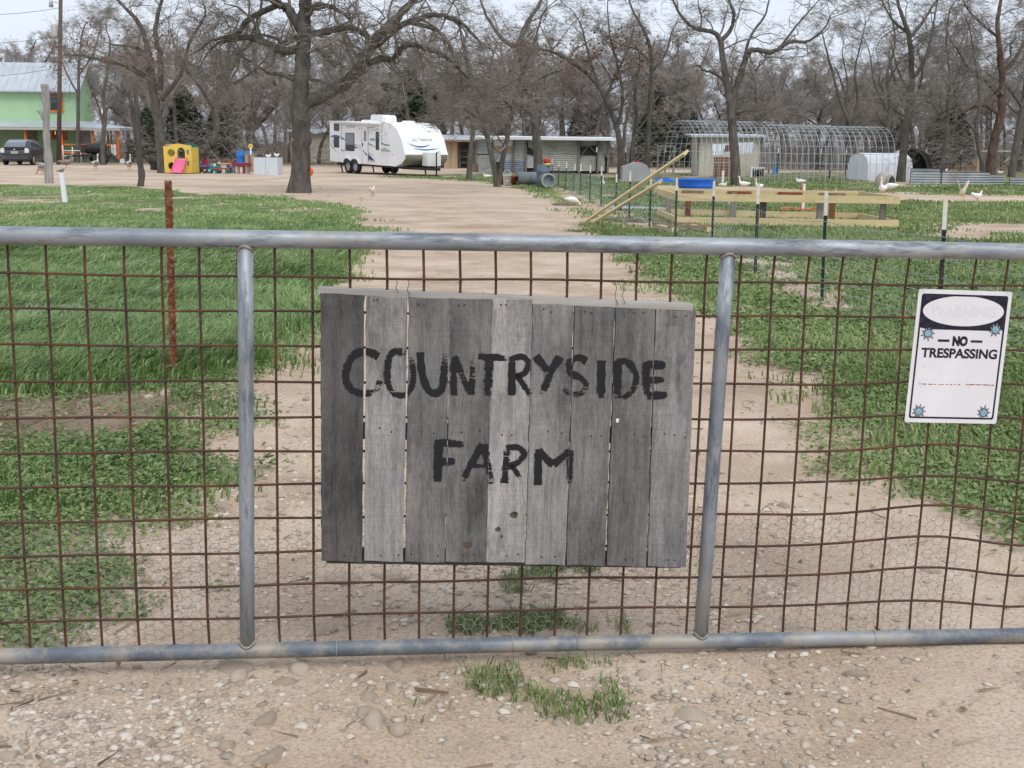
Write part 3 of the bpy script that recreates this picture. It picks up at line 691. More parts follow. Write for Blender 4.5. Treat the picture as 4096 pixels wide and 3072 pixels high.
for k, (tl_, tr__, bl_, br_, ty, by, tone) in enumerate(PL):
    wood('plank_wood_%d' % k, tone * .80, k + 1)
    off = SOFF + rs.uniform(-.0015, .0015); th = .015
    c = [cv(tl_, ty, off), cv(tr__, ty + (tr__ - tl_) * .034, off), cv(br_, by + 5, off), cv(bl_, by, off)]
    # a board with worn edges: outline inset on the face, sides wobbling a little
    nz, nxx = 26, 4; vs_, fs = [], []
    wobL = [rs.gauss(0, .0007) for _ in range(nz + 1)]; wobR = [rs.gauss(0, .0007) for _ in range(nz + 1)]
    for layer, (yo, inset) in enumerate(((-off, .0012), (-off + .0018, 0), (-off + th, 0))):
        for j in range(nz + 1):
            t = j / nz; L0 = Vector((c[3][0] + (c[0][0] - c[3][0]) * t, c[3][1] + (c[0][1] - c[3][1]) * t)); R0 = Vector((c[2][0] + (c[1][0] - c[2][0]) * t, c[2][1] + (c[1][1] - c[2][1]) * t))
            dz = inset * (1 if j == 0 else -1 if j == nz else 0)
            for i in range(nxx + 1):
                s_ = i / nxx; p = L0.lerp(R0, s_); p.x += inset * (1 if i == 0 else -1 if i == nxx else 0) + (wobL[j] if i == 0 else wobR[j] if i == nxx else 0)
                p.y += dz + (.0012 * math.sin(5 * s_ + k) if j in (0, nz) else 0)
                cup = .0008 * (2 * s_ - 1) ** 2 * (1 if layer == 0 else 0)
                vs_.append((p.x, yo + cup, p.y))
    st = (nz + 1) * (nxx + 1); ix = lambda la, j, i: la * st + j * (nxx + 1) + i
    for j in range(nz):
        for i in range(nxx):
            fs.append((ix(0, j, i), ix(0, j, i + 1), ix(0, j + 1, i + 1), ix(0, j + 1, i))); fs.append((ix(2, j, i), ix(2, j + 1, i), ix(2, j + 1, i + 1), ix(2, j, i + 1)))
        for la in (0, 1):
            fs.append((ix(la, j, 0), ix(la, j + 1, 0), ix(la + 1, j + 1, 0), ix(la + 1, j, 0))); fs.append((ix(la, j, nxx), ix(la + 1, j, nxx), ix(la + 1, j + 1, nxx), ix(la, j + 1, nxx)))
    for i in range(nxx):
        for la in (0, 1):
            fs.append((ix(la, 0, i), ix(la + 1, 0, i), ix(la + 1, 0, i + 1), ix(la, 0, i + 1))); fs.append((ix(la, nz, i), ix(la, nz, i + 1), ix(la + 1, nz, i + 1), ix(la + 1, nz, i)))
    pk = MB().add(vs_, fs).build('plank', 'plank_wood_%d' % k, sign); planks.append((pk, c, off))
    dark = {0: 'darkest charcoal grey plank at the end of the sign', 4: 'palest grey plank at the middle of the sign'}.get(k)
    if dark: tag(pk, dark)
mat('batten_wood', (.33, .31, .29), .9, .3, 8, stretch=(.2, 1, 3)); mat('batten_dark', (.07, .065, .06), .9, .3, 8, stretch=(.2, 1, 3))
for (ya, yb, hh_, mm, xl, xr, yo) in ((98, 186, .0, 'batten_wood', 92, 2098, 0), (820, 852, .05, 'batten_dark', 135, 2050, .018), (1492, 1520, .05, 'batten_dark', 140, 2040, .018)):
    A, B = cv(xl, ya), cv(xr, yb)
    if hh_ == 0:   # the top board lies flat on the ends of the planks
        MB().bar((A[0], -SOFF + .029, A[1] - .008), (B[0], -SOFF + .029, B[1] - .008), .017, .086 - .035).build('top_board', mm, sign)
    else: MB().bar((A[0], -SOFF + .0225, A[1] - .022), (B[0], -SOFF + .0225, B[1] - .022), .045, .012).build('batten', mm, sign)
mat('nail_rust', (.10, .035, .022), .8, .4, 200); mat('black_hole', (.015, .013, .012), .95, .1, 50)
for (x_, y_) in [(218, 165), (282, 178), (394, 162), (412, 158), (630, 184), (662, 188), (845, 188), (878, 185), (1072, 186), (1098, 187), (1300, 208), (1340, 224), (1522, 222), (1552, 228), (1780, 228), (1832, 226), (2000, 250), (2058, 243),
               (166, 862), (254, 860), (425, 842), (487, 862), (650, 860), (712, 870), (862, 866), (960, 857), (1076, 880), (1128, 880), (1322, 860), (1395, 870), (1552, 886), (1606, 884), (1782, 878), (1832, 886), (1945, 872), (1996, 880), (2053, 893),
               (240, 1522), (292, 1530), (430, 1522), (525, 1520), (592, 1515), (736, 1522), (868, 1522), (925, 1515), (1100, 1522), (1162, 1515), (1288, 1530), (1360, 1528), (1522, 1536), (1565, 1534), (1735, 1542), (1775, 1545), (1962, 1545), (2000, 1548)]:
    k = min(range(9), key=lambda q: abs((PL[q][0] + PL[q][1]) / 2 - 28 * (y_ / 1500) * (q / 4) - x_)); off = planks[k][2]; u_, v_ = cv(x_, y_, off)
    MB().lathe([(.0001, -.0008), (.0026, -.0006), (.0029, .001)], (u_, -off, v_), 8, 'Y').build('nail', 'nail_rust', planks[k][0])
# brushed black lettering, a stroke at a time, only where a plank carries it
m, n, l, b, o = nodes('black_brush_paint')
tc = n.new('ShaderNodeTexCoord').outputs['Object']
b.inputs['Base Color'].default_value = (.017, .017, .020, 1); b.inputs['Roughness'].default_value = .7; b.inputs['Specular IOR Level'].default_value = .2
dry = n.new('ShaderNodeAttribute'); dry.attribute_name = 'dry'
nz_ = mixc(n, l, .45, noise(n, l, tc, 55, 5, .75, (.35, 1, 2.8)), noise(n, l, tc, 20, 5, .7))
sb = n.new('ShaderNodeMath'); sb.operation = 'SUBTRACT'; l.new(nz_, sb.inputs[0]); l.new(dry.outputs['Fac'], sb.inputs[1])
al = ramp(n, l, sb.outputs[0], [(.12, 0.0), (.17, 1.0)]); l.new(al, b.inputs['Alpha'])
def catmull(P, n_=10):
    if len(P) == 2: return [tuple(np.array(P[0]) * (1 - t) + np.array(P[1]) * t) for t in np.linspace(0, 1, 24)]
    Q = [P[0]] + list(P) + [P[-1]]; out = []
    for i in range(1, len(Q) - 2):
        p0, p1, p2, p3 = [np.array(q, float) for q in Q[i - 1:i + 3]]
        for t in np.linspace(0, 1, n_, endpoint=False): out.append(.5 * ((2 * p1) + (-p0 + p2) * t + (2 * p0 - 5 * p1 + 4 * p2 - p3) * t * t + (-p0 + 3 * p1 - 3 * p2 + p3) * t ** 3))
    out.append(np.array(P[-1], float)); return out
LET = [('C', [([(418, 462), (372, 438), (318, 438), (268, 475), (243, 560), (262, 625), (312, 655), (362, 658), (405, 640), (428, 588)], 36, 1)]),
       ('O', [([(545, 438), (495, 440), (470, 495), (465, 575), (488, 645), (538, 668), (585, 645), (605, 565), (592, 480), (548, 440)], 34, 1)]),
       ('U', [([(640, 438), (652, 555), (685, 640), (730, 655), (762, 610), (772, 447)], 34, 1)]), ('N', [([(820, 668), (818, 456)], 32, 0), ([(822, 462), (908, 668)], 34, 0), ([(912, 664), (925, 454)], 32, 0)]),
       ('T', [([(950, 460), (1104, 472)], 38, 0), ([(1008, 470), (1002, 668)], 40, 0)]), ('R', [([(1128, 668), (1130, 462)], 34, 0), ([(1125, 474), (1185, 462), (1218, 498), (1195, 550), (1150, 566), (1168, 578), (1228, 668)], 26, 1)]),
       ('Y', [([(1256, 458), (1325, 545)], 36, 0), ([(1386, 462), (1335, 550), (1290, 672)], 38, 1)]), ('S', [([(1528, 486), (1482, 468), (1438, 492), (1442, 545), (1492, 572), (1524, 610), (1500, 655), (1450, 660), (1406, 630)], 34, 1)]),
       ('I', [([(1606, 482), (1604, 682)], 38, 0)]), ('D', [([(1694, 482), (1692, 688)], 38, 0), ([(1690, 492), (1745, 490), (1788, 550), (1780, 625), (1738, 672), (1692, 680)], 34, 1)]),
       ('E', [([(1846, 488), (1846, 688)], 40, 0), ([(1850, 504), (1948, 506)], 40, 0), ([(1852, 588), (1940, 585)], 30, 0), ([(1850, 670), (1956, 664)], 36, 0)]),
       ('F', [([(740, 905), (733, 1128)], 40, 0), ([(742, 918), (874, 930)], 32, 0), ([(742, 1022), (826, 1020)], 36, 0)]), ('A', [([(972, 928), (860, 1130)], 34, 0), ([(980, 928), (1022, 1138)], 36, 0), ([(905, 1044), (1010, 1046)], 22, 0)]),
       ('R', [([(1090, 1136), (1104, 938)], 38, 0), ([(1100, 950), (1160, 945), (1194, 980), (1162, 1025), (1118, 1046), (1140, 1062), (1196, 1136)], 28, 1)]), ('M', [([(1268, 1146), (1270, 955)], 36, 0), ([(1270, 960), (1348, 1042)], 34, 0), ([(1350, 1036), (1446, 958)], 34, 0), ([(1442, 960), (1434, 1146)], 32, 0)])]
def plank_at(x, y):
    t = (y - 150) / 1400
    for k, q in enumerate(PL):
        if q[0] + (q[2] - q[0]) * t + 1.5 < x < q[1] + (q[3] - q[1]) * t - 1.5: return k
    return None
for si, (ch, strokes) in enumerate(LET):
    vs_, qs, dr = [], [], []
    for sj, (P, wdt, curved) in enumerate(strokes):
        C = np.array(catmull(P)); dense = []
        for a_, b_ in zip(C[:-1], C[1:]):
            nn_ = max(1, int(np.linalg.norm(b_ - a_) / 4)); dense += [a_ + (b_ - a_) * t / nn_ for t in range(nn_)]
        C = np.array(dense + [C[-1]]); T = np.gradient(C, axis=0); T /= np.linalg.norm(T, axis=1)[:, None] + 1e-9; Nn = np.stack([-T[:, 1], T[:, 0]], 1)
        nc = 7; W = wdt * .60 * (1 + .08 * np.sin(np.arange(len(C)) * .35 + si) + rng.normal(0, .03, len(C))); grid = []
        for i in range(len(C)):
            for j in range(nc + 1):
                q = C[i] + Nn[i] * W[i] * (2 * j / nc - 1) + rng.normal(0, .7, 2); grid.append(q)
        base = 0; 
        for i in range(len(C) - 1):
            for j in range(nc):
                cc_ = (grid[i * (nc + 1) + j] + grid[(i + 1) * (nc + 1) + j + 1]) / 2; k = plank_at(*cc_)
                if k is None: continue
                fr = i / len(C); edge = abs(2 * (j + .5) / nc - 1)
                d_ = .185 + .11 * fr + .10 * (edge > .8) + (.07 if fr > .85 else 0) + .05 * math.sin(si * 2.1 + sj)
                b0 = len(vs_)
                for (ii, jj) in ((i, j), (i, j + 1), (i + 1, j + 1), (i + 1, j)):
                    q = grid[ii * (nc + 1) + jj]; u_, v_ = cv(q[0], q[1], planks[k][2]); vs_.append((u_, -planks[k][2] - .0006 - sj * .0002, v_)); dr.append(d_)
                qs.append((b0, b0 + 1, b0 + 2, b0 + 3))
    me = np_mesh('painted_letter', np.array(vs_), np.array(qs), None, False, ['black_brush_paint'], {'dry': dr})
    link(bpy.data.objects.new('painted_letter', me), sign)
mat('knot', (.085, .066, .052), .9, .5, 160)
for (x_, y_, r_) in ((1140, 1305, .011), (1150, 1298, .006), (1056, 1382, .008), (895, 1466, .012), (1075, 1420, .004)):
    k = plank_at(x_, y_); off = planks[k][2]; u_, v_ = cv(x_, y_, off); a0 = random.random() * 6
    MB().add([(u_ + r_ * (1 + .14 * math.sin(3 * t + a0) + .1 * math.sin(7 * t)) * math.cos(t), -off - .0004, v_ + r_ * .9 * (1 + .12 * math.cos(5 * t + a0)) * math.sin(t)) for t in [2 * PI * i / 18 for i in range(18)]], [tuple(range(17, -1, -1))]).build('knot', 'knot', planks[k][0])
k = plank_at(1692, 800); off = planks[k][2]; u_, v_ = cv(1692, 800, off)
MB().add([(u_ + r_ * math.cos(t), -off - .0004, v_ + 1.5 * r_ * math.sin(t)) for t, r_ in [(2 * PI * i / 12, .003 + .0025 * random.random()) for i in range(12)]], [tuple(range(11, -1, -1))]).build('dropping_splash', 'white_paint', planks[k][0])
for (xa_, y0_, y1_) in ((512, 60, 118), (575, 52, 142), (1682, 66, 190), (1720, 85, 178)):   # the wires it hangs by
    A, B = cv(xa_, y0_, .012), cv(xa_ + 6, y1_, SOFF + .004)
    MB().tube([(A[0] + (B[0] - A[0]) * t + .003 * math.sin(8 * t), -.006 - (SOFF) * t, A[1] + (B[1] - A[1]) * t) for t in [i / 8 for i in range(9)]], .0011, 5, False).build('hanging_wire', 'tie_wire', sign)

# ------------------------------------------------------------------ tin NO TRESPASSING sign
NOFF = .012
c4 = [guv(*p, NOFF) for p in ((3676, 1157), (4052, 1166), (3983, 1696), (3618, 1688))]   # corners tl tr br bl
nox = (np.array(c4[0]) + c4[1] + c4[2] + c4[3]) / 4
exx = np.array(c4[1]) - c4[0] + np.array(c4[2]) - c4[3]; SW = np.linalg.norm(exx) / 2; tilt = math.atan2(exx[1], exx[0])
eyy = np.array(c4[0]) - c4[3] + np.array(c4[1]) - c4[2]; SH = np.linalg.norm(eyy) / 2
tilt = (tilt + math.atan2(-eyy[0], eyy[1])) / 2
ns = bpy.data.objects.new('warning_sign', None); link(ns); ns.empty_display_size = .1
ns.matrix_world = GATE_M @ Matrix.Translation((nox[0], -NOFF, nox[1])) @ Matrix.Rotation(-tilt, 4, 'Y')
tag(ns, 'white tin NO TRESPASSING sign with printed bullet holes wired to the gate', 'sign')
m, n, l, b, o = nodes('sign_tin')
tc = n.new('ShaderNodeTexCoord').outputs['Object']
c = ramp(n, l, noise(n, l, tc, 6, 5), [(.3, (.64, .63, .66)), (.7, (.74, .73, .75))])
ru = ramp(n, l, noise(n, l, tc, 38, 9, .8), [(.66, 0), (.73, .9)]); c = mixc(n, l, ru, c, (.30, .13, .045))
l.new(c, b.inputs['Base Color']); b.inputs['Roughness'].default_value = .45
mat('sign_ink', (.010, .010, .022), .5, .3, 30, dirt=(.10, .09, .11), dscale=60); mat('sign_ghost', (.655, .645, .67), .5, .05, 30)
mat('rust_line', (.30, .12, .035), .8, .5, 120); mat('hole_blue', (.20, .42, .55), .5, .1, 60); mat('hole_grey', (.30, .30, .31), .5, .6, 160)
def rrect(w_, h_, r_, cx=0, cy=0, n_=6):
    P = []
    for (sx, sy, a0) in ((1, 1, 0), (-1, 1, PI / 2), (-1, -1, PI), (1, -1, 3 * PI / 2)):
        for i in range(n_ + 1):
            a = a0 + PI / 2 * i / n_; P.append((cx + sx * (w_ / 2 - r_) + r_ * math.cos(a), cy + sy * (h_ / 2 - r_) + r_ * math.sin(a)))
    return P
def decal(name, P, y, m_, parent): return MB().add([(p[0], y, p[1]) for p in P], [tuple(range(len(P)))]).build(name, m_, parent)
plate = MB().prism(rrect(SW, SH, .006), .0, .0011).build('plate', 'sign_tin', ns)
bx, by0, by1 = SW * .462, -SH * .468, SH * .468
MBo = MB(); Po, Pi_ = rrect(2 * bx, by1 - by0, .007), rrect(2 * bx - .0105, by1 - by0 - .0105, .005)
MBo.add([(p[0], -.0004, p[1]) for p in Po] + [(p[0], -.0004, p[1]) for p in Pi_], [(i, (i + 1) % len(Po), len(Po) + (i + 1) % len(Po), len(Po) + i) for i in range(len(Po))]).build('printed_border', 'sign_ink', ns)
zt, zb = by1 - .001, SH * .205
ov = [(SW * .0 + SW * .435 * math.cos(t), (zt + zb) / 2 + .004 + SH * .112 * math.sin(t)) for t in [2 * PI * i / 56 for i in range(56)]]
hd = []
for i in range(56):   # header: the rectangle with the oval left open
    t = 2 * PI * i / 56; cx, cy = math.cos(t), math.sin(t); s_ = 1 / max(abs(cx) / (bx - .0006), abs(cy) / ((zt - zb) / 2)); hd.append((cx * s_, (zt + zb) / 2 + cy * s_))
corner = MB(); corner.add([(p[0], -.0005, p[1]) for p in hd] + [(p[0], -.0005, p[1]) for p in ov], [(i, (i + 1) % 56, 56 + (i + 1) % 56, 56 + i) for i in range(56)])
for (sx, zz) in ((1, zt), (-1, zt), (1, zb), (-1, zb)):
    cand = sorted(range(56), key=lambda i: (hd[i][0] - sx * bx) ** 2 + (hd[i][1] - zz) ** 2)[:2]
    cor = (sx * (bx - .002), zz - .002 * (1 if zz == zt else 0)); corner.add([(hd[cand[0]][0], -.0005, hd[cand[0]][1]), (cor[0], -.0005, cor[1]), (hd[cand[1]][0], -.0005, hd[cand[1]][1])], [(0, 1, 2)])
corner.build('printed_header', 'sign_ink', ns)
def text(s_, parent, x, z, h_, wfit, m_, y, bold=.0, name='printed_word', fnt=None):
    cu = bpy.data.curves.new('t', 'FONT'); cu.body = s_; cu.align_x = 'CENTER'; cu.align_y = 'CENTER'; cu.size = 1.0; cu.offset = bold
    ob = bpy.data.objects.new('t', cu); col.objects.link(ob); dg = bpy.context.evaluated_depsgraph_get(); me = bpy.data.meshes.new_from_object(ob.evaluated_get(dg)); bpy.data.objects.remove(ob)
    co = np.array([v.co[:] for v in me.vertices]); lo, hi = co.min(0), co.max(0); c_ = (lo + hi) / 2; sx, sz = wfit / (hi[0] - lo[0]), h_ / (hi[1] - lo[1])
    for v in me.vertices: v.co = (x + (v.co.x - c_[0]) * sx, y, z + (v.co.y - c_[1]) * sz)
    me.materials.clear(); me.materials.append(M[m_]); o_ = bpy.data.objects.new(name, me); return link(o_, parent)
text('WARNING', ns, 0, (zt + zb) / 2 + .004, SH * .085, SW * .70, 'sign_ghost', -.0004, .02)
text('NO', ns, .0, SH * .122, SH * .076, SW * .165, 'sign_ink', -.0005, .075)
text('TRESPASSING', ns, .002, SH * .030, SH * .074, SW * .82, 'sign_ink', -.0005, .035)
for sx in (-1, 1): decal('printed_dash', [(sx * SW * .115, SH * .114), (sx * SW * .240, SH * .114), (sx * SW * .240, SH * .132), (sx * SW * .115, SH * .132)][::sx], -.0005, 'sign_ink', ns)
rl = MB()
for i in range(40):
    t0_, t1_ = i / 40, (i + 1) / 40
    if random.random() < .16: continue
    h0 = random.uniform(.0005, .0016); xx0, xx1 = -SW * .44 + SW * .86 * t0_, -SW * .44 + SW * .86 * t1_; zz = -SH * .205 - .001 * math.sin(6 * t0_)
    rl.add([(xx0, -.0005, zz - h0), (xx1, -.0005, zz - h0 * random.uniform(.5, 1.3)), (xx1, -.0005, zz + h0), (xx0, -.0005, zz + h0)], [(0, 1, 2, 3)])
for i in range(34):
    xx0, zz = random.choice([(-SW * .36, 0), (SW * .13, 0), (-SW * .2, 0), (0, 0)])[0] + random.gauss(0, .006), -SH * random.uniform(.05, .24)
    s_ = random.uniform(.0004, .0014); rl.add([(xx0 - s_, -.0006, zz - s_ * .5), (xx0 + s_, -.0006, zz - s_ * .5), (xx0 + s_, -.0006, zz + s_ * .5), (xx0 - s_, -.0006, zz + s_ * .5)], [(0, 1, 2, 3)])
rl.build('rust_streak', 'rust_line', ns)
for (fx, fz) in ((-.355, .175), (.365, .215), (-.36, -.415), (.345, -.415)):
    cx, cz = fx * SW, fz * SH; R_ = .0195
    star = []
    for i in range(18):
        t = 2 * PI * i / 18; rr = R_ * (1.0 + .25 * random.random() if i % 2 == 0 else .62); star.append((cx + rr * math.cos(t), cz + rr * math.sin(t)))
    hole = decal('printed_bullet_hole', star, -.0008, 'sign_ink', ns)
    star2 = [(cx + (p[0] - cx) * .84, cz + (p[1] - cz) * .84) for p in star]; decal('torn_metal', star2, -.0011, 'hole_grey', hole)
    for (r_, m_, yy) in ((R_ * .58, 'sign_ink', -.0014), (R_ * .50, 'hole_blue', -.0017), (R_ * .22, 'hole_grey', -.0020)): decal('ring', [(cx + r_ * math.cos(t), cz + r_ * math.sin(t)) for t in [2 * PI * i / 20 for i in range(20)]], yy, m_, hole)
for (sx, sz) in ((-1, 1), (1, 1), (-1, -1), (1, -1)):
    x_, z_ = sx * SW * .475, sz * SH * .482
    MB().tube([(x_ + sx * .010 * math.sin(t), -.003 + .010 * math.cos(t), z_ + sz * .012 * t / 6 + sz * .006 * math.sin(t * .5)) for t in [i * .45 for i in range(15)]], .0011, 5, False).build('tie_wire', 'tie_wire', ns)
# ------------------------------------------------------------------ rusty post behind the gate
def tpost(mb, a, b_, wdt=.038, studs=True, z0=.2):       # a T-section post from foot to top
    a, b_ = Vector([float(q) for q in a]), Vector([float(q) for q in b_]); d = (b_ - a); L = d.length
    mb.bar(a, b_, wdt, .005, (1, 0, 0)); mb.bar(a + Vector((0, .016, 0)), b_ + Vector((0, .016, 0)), .005, .030, (1, 0, 0))
    if studs:
        k = z0
        while k < L - .02:
            p = a + d * (k / L); mb.box((p.x + .011, p.y - .006, p.z), (.014, .009, .012)); k += .054
    return mb
A = gp(694, 1512); B = at(672, 722, A[1])
t = thing('steel_post', A, 'rust-brown studded steel post standing in the lush grass', 'post')
tpost(MB(), (0, 0, -.1), Vector(B) - Vector(A), .044).build('post', 'post_rust', t)
pb = MB()
for k in range(24): pb.box(((Vector(B) - Vector(A)) * (.1 + .87 * k / 24)) + Vector((.022, -.004, 0)), (.012, .016, .020))
pb.build('stud_row', 'post_rust', t)
# white pipe with a sparrow on it
A = gp(262, 808); B = at(246, 690, A[1])
t = thing('white_pipe', A, 'upright white plastic pipe leaning in the lawn', 'pipe')
d = Vector(B) - Vector(A); MB().bar((0, 0, -.1), d, .075, .10, (0, 1, 0)).build('pipe', 'pvc', t); MB().bar(Vector((-.055, .002, -.1)), d + Vector((-.055, .002, -.01)), .07, .012, (0, 1, 0)).build('side_face', 'pvc_blue', t)
one('sparrow', B, MB().ell((0, 0, .045), (.065, .04, .042), 10, 6, (0, -.3, 0)).ell((.055, 0, .08), (.026, .024, .024), 8, 6).tube([(.075, 0, .08), (.1, 0, .077)], [.008, .001], 5).bar((-.05, 0, .04), (-.12, 0, .03), .03, .01).tube([(0, .012, .015), (0, .012, 0)], .003, 4).tube([(0, -.012, .015), (0, -.012, 0)], .003, 4), 'feather_grey', 'small brown bird perched on top of the white pipe', 'bird')

# ------------------------------------------------------------------ wire fence on green T-posts
FP = [(2209, 634, 2207, 746), (2236, 644, 2233, 754), (2267, 648, 2260, 762), (2301, 657, 2291, 772), (2324, 656, 2319, 788), (2362, 659, 2359, 805), (2407, 667, 2404, 826), (2467, 696, 2461, 851), (2522, 684, 2516, 876),
      (2605, 694, 2597, 910), (2708, 709, 2701, 952), (2857, 724, 2846, 1000), (3034, 735, 3020, 1100), (3306, 765, 3288, 1200), (3783, 800, 3752, 1330)]
fr = gp(FP[-1][2], FP[-1][3]); fence = thing('wire_fence', (0, 0, 0), 'woven wire fence on dark green steel posts with white tips right of the drive', 'fence')
feet, tops = [], []
for i, (tx, ty, bx_, by_) in enumerate(FP):
    a = gp(bx_, by_); b_ = at(tx, ty, a[1]); feet.append(Vector(a)); tops.append(Vector(b_))
feet.append(feet[-1] + (feet[-1] - feet[-2]) * .8); tops.append(feet[-1] + Vector((0, 0, 1.05)))
for a, b_ in zip(feet, tops):
    cut = a.lerp(b_, .78); p = tpost(MB(), a - Vector((0, 0, .1)), cut, .034, True, .25).build('post', 'post_green', fence)
    tpost(MB(), cut, b_, .0345, False).build('white_tip', 'post_white', p)
NW = [.02, .10, .19, .29, .41, .55, .72]; vw = MB()
def netp(i, t, z):
    a = feet[i].lerp(feet[i + 1], t); u_ = (tops[i] - feet[i]).lerp(tops[i + 1] - feet[i + 1], t); sag = -.035 * math.sin(PI * t) * z * (1 if i % 3 else 2.2)
    return a + u_ * (z + sag) + Vector((-.022, 0, .01))
for zf in NW:
    pts = []
    for i in range(len(feet) - 1):
        for t in (0, .25, .5, .75): pts.append(netp(i, t, zf))
    pts.append(netp(len(feet) - 2, 1, zf)); MB().tube(pts, .0030, 4, False).build('line_wire', 'fence_wire', fence)
for i in range(len(feet) - 1):
    n_ = int((feet[i + 1] - feet[i]).length / .155)
    for k in range(n_): t = (k + .5) / n_; vw.tube([netp(i, t, .02), netp(i, t, .35), netp(i, t, .72)], .0019, 3, False)
tag(vw.build('stay_wires', 'fence_wire', fence), kind='stuff')
# two long boards leaning on the fence
for (a, b_, Yd, w_, lb) in (((2350, 887), (2745, 610), 19.2, .11, 'longest pale new timber board leaning across the wire fence'), ((2372, 896), (2643, 726), 20.0, .095, 'shorter pale new timber board leaning beside the longest one')):
    A = gp(*a); B = at(*b_, Yd); o = MB().bar((0, 0, .03), Vector(B) - Vector(A), .040, w_, (0, -1, .6)).build('leaning_board', 'pine_long')
    o.location = A; tag(o, lb, 'board')
# timber raised-bed frame
fl, frr, bl2, br2 = [gp(*q) for q in ((2705, 897), (3591, 912), (2629, 862), (3433, 880))]
fl, frr, bl2, br2 = [Vector(q) for q in (fl, frr, bl2, br2)]
ctr = (fl + frr + bl2 + br2) / 4; bed = thing('raised_bed', ctr, 'double pale new timber rectangle frame on short posts in the grass', 'timber frame')
Q = [q - ctr for q in (fl, frr, br2, bl2)]
for (zz, hh_) in ((.0, .135), (.435, .135)):
    for i, (a, b_) in enumerate(((0, 1), (1, 2), (3, 2), (0, 3))):
        pa, pb = Q[a].copy(), Q[b_].copy(); pa.z = pb.z = zz + hh_ / 2 + .005; dd = (pb - pa).normalized()
        if i in (0, 2):
            mid = pa.lerp(pb, .62)
            MB().bar(pa, mid - dd * .002, hh_, .04).build('board', 'pine', bed); MB().bar(mid + dd * .002, pb, hh_, .04).build('board', 'pine', bed)
        else: MB().bar(pa + dd * .025, pb - dd * .025, hh_, .04).build('board', 'pine', bed)
for (t_, s_, mm) in ((.06, .06, 'red_wood'), (.40, .02, 'dark_wood'), (.66, .04, 'grey_wood'), (.94, .03, 'grey_wood')):
    p = Q[0].lerp(Q[1], t_).lerp(Q[3].lerp(Q[2], t_), s_ + .03); MB().box((p.x, p.y, .26), (.10, .09, .5)).build('leg', mm, bed)
for (t_, s_, mm) in ((.05, .93, 'grey_wood'), (.38, .95, 'grey_wood'), (.86, .93, 'red_wood')):
    p = Q[0].lerp(Q[1], t_).lerp(Q[3].lerp(Q[2], t_), s_); MB().box((p.x, p.y, .26), (.10, .09, .5)).build('leg', mm, bed)
for (t0_, t1_, mm) in ((.12, .23, 'brown_wood'), (.35, .47, 'red_wood'), (.60, .72, 'red_wood'), (.80, .93, 'brown_wood')):
    a, b_ = Q[3].lerp(Q[2], t0_), Q[3].lerp(Q[2], t1_); a.z = b_.z = .49; a.y -= .05; b_.y -= .05; MB().bar(a, b_, .10, .035).build('backing_block', mm, bed)
# small pallet-like frame on the grass
A = gp(2735, 925); t = thing('small_frame', A, 'small low timber frame lying in the grass by the wire fence', 'timber frame', .25)
for x_ in (-.32, .32): MB().box((x_, .1, .05), (.10, .95, .08)).build('rail', 'pine', t)
for y_ in (-.28, .45): MB().box((0, y_, .105), (.80, .07, .03)).build('slat', 'brown_wood', t)
for (px_, py_, L, rz, lb) in ((2455, 885, .9, 1.1, 'grey weathered plank scrap lying by the foot of the leaning boards'), (2530, 888, .7, .9, 'short grey wood block lying against the fence foot'), (2250, 822, .5, .6, 'pale wood scrap lying at the drive edge near the grazing duck')):
    o = MB().box((0, 0, .025), (L, .13, .05)).box((L * .1, .02, .056), (L * .5, .05, .012)).build('wood_scrap', 'grey_wood'); o.location = gp(px_, py_); o.rotation_euler.z = -rz; tag(o, lb, 'wood scrap')
for (px_, py_, w_, d_, rz, lb) in ((2560, 838, 1.3, 1.0, .1, 'corrugated roofing sheet lying flat on the grass behind the fence'), (2780, 852, 1.5, .8, -.05, 'corrugated roofing sheet lying flat inside the timber frame')):
    o = MB().corrugated((-w_ / 2, -d_ / 2, .04), (1, 0, 0), (0, 1, 0), w_, d_, .09, .016, 'v', (0, 0, 1)).build('roofing_sheet', 'tin'); o.location = gp(px_, py_); o.rotation_euler = (0, .02, rz); tag(o, lb, 'metal sheet')
# pipe standpipe with orange hose, second white stakes
def stake(px_, ptop, pbase, w_, lb, name='white_stake'):
    A = gp(px_, pbase); hgt_ = (at(px_, ptop, A[1]) - A)[2]
    t = thing(name, A, lb, 'stake'); MB().lathe([(w_ / 2, -.1), (w_ / 2, hgt_)], n=12).lathe([(w_ / 2, hgt_), (.001, hgt_)], n=12).build('pipe', 'pvc', t); return t, hgt_
sp, hh_ = stake(3210, 735, 842, .085, 'white standpipe with an orange hose coiled round its foot')
hs = MB(); hs.tube([(-.05 - .02 * math.sin(3 * t), -.05, hh_ * (1 - t)) for t in [i / 10 for i in range(11)]], .018, 6)
for r_ in (.30, .38, .26): hs.tube([(r_ * 1.4 * math.cos(t) + .05 * r_, r_ * math.sin(t), .03 + .02 * math.sin(3 * t)) for t in [i * .35 for i in range(17)]], .016, 6)
hs.build('hose', 'hose_orange', sp)
stake(2890, 682, 741, .10, 'white plastic stake in front of the pinkish goose'); stake(3004, 668, 708, .12, 'white plastic stake beside the cream shed')
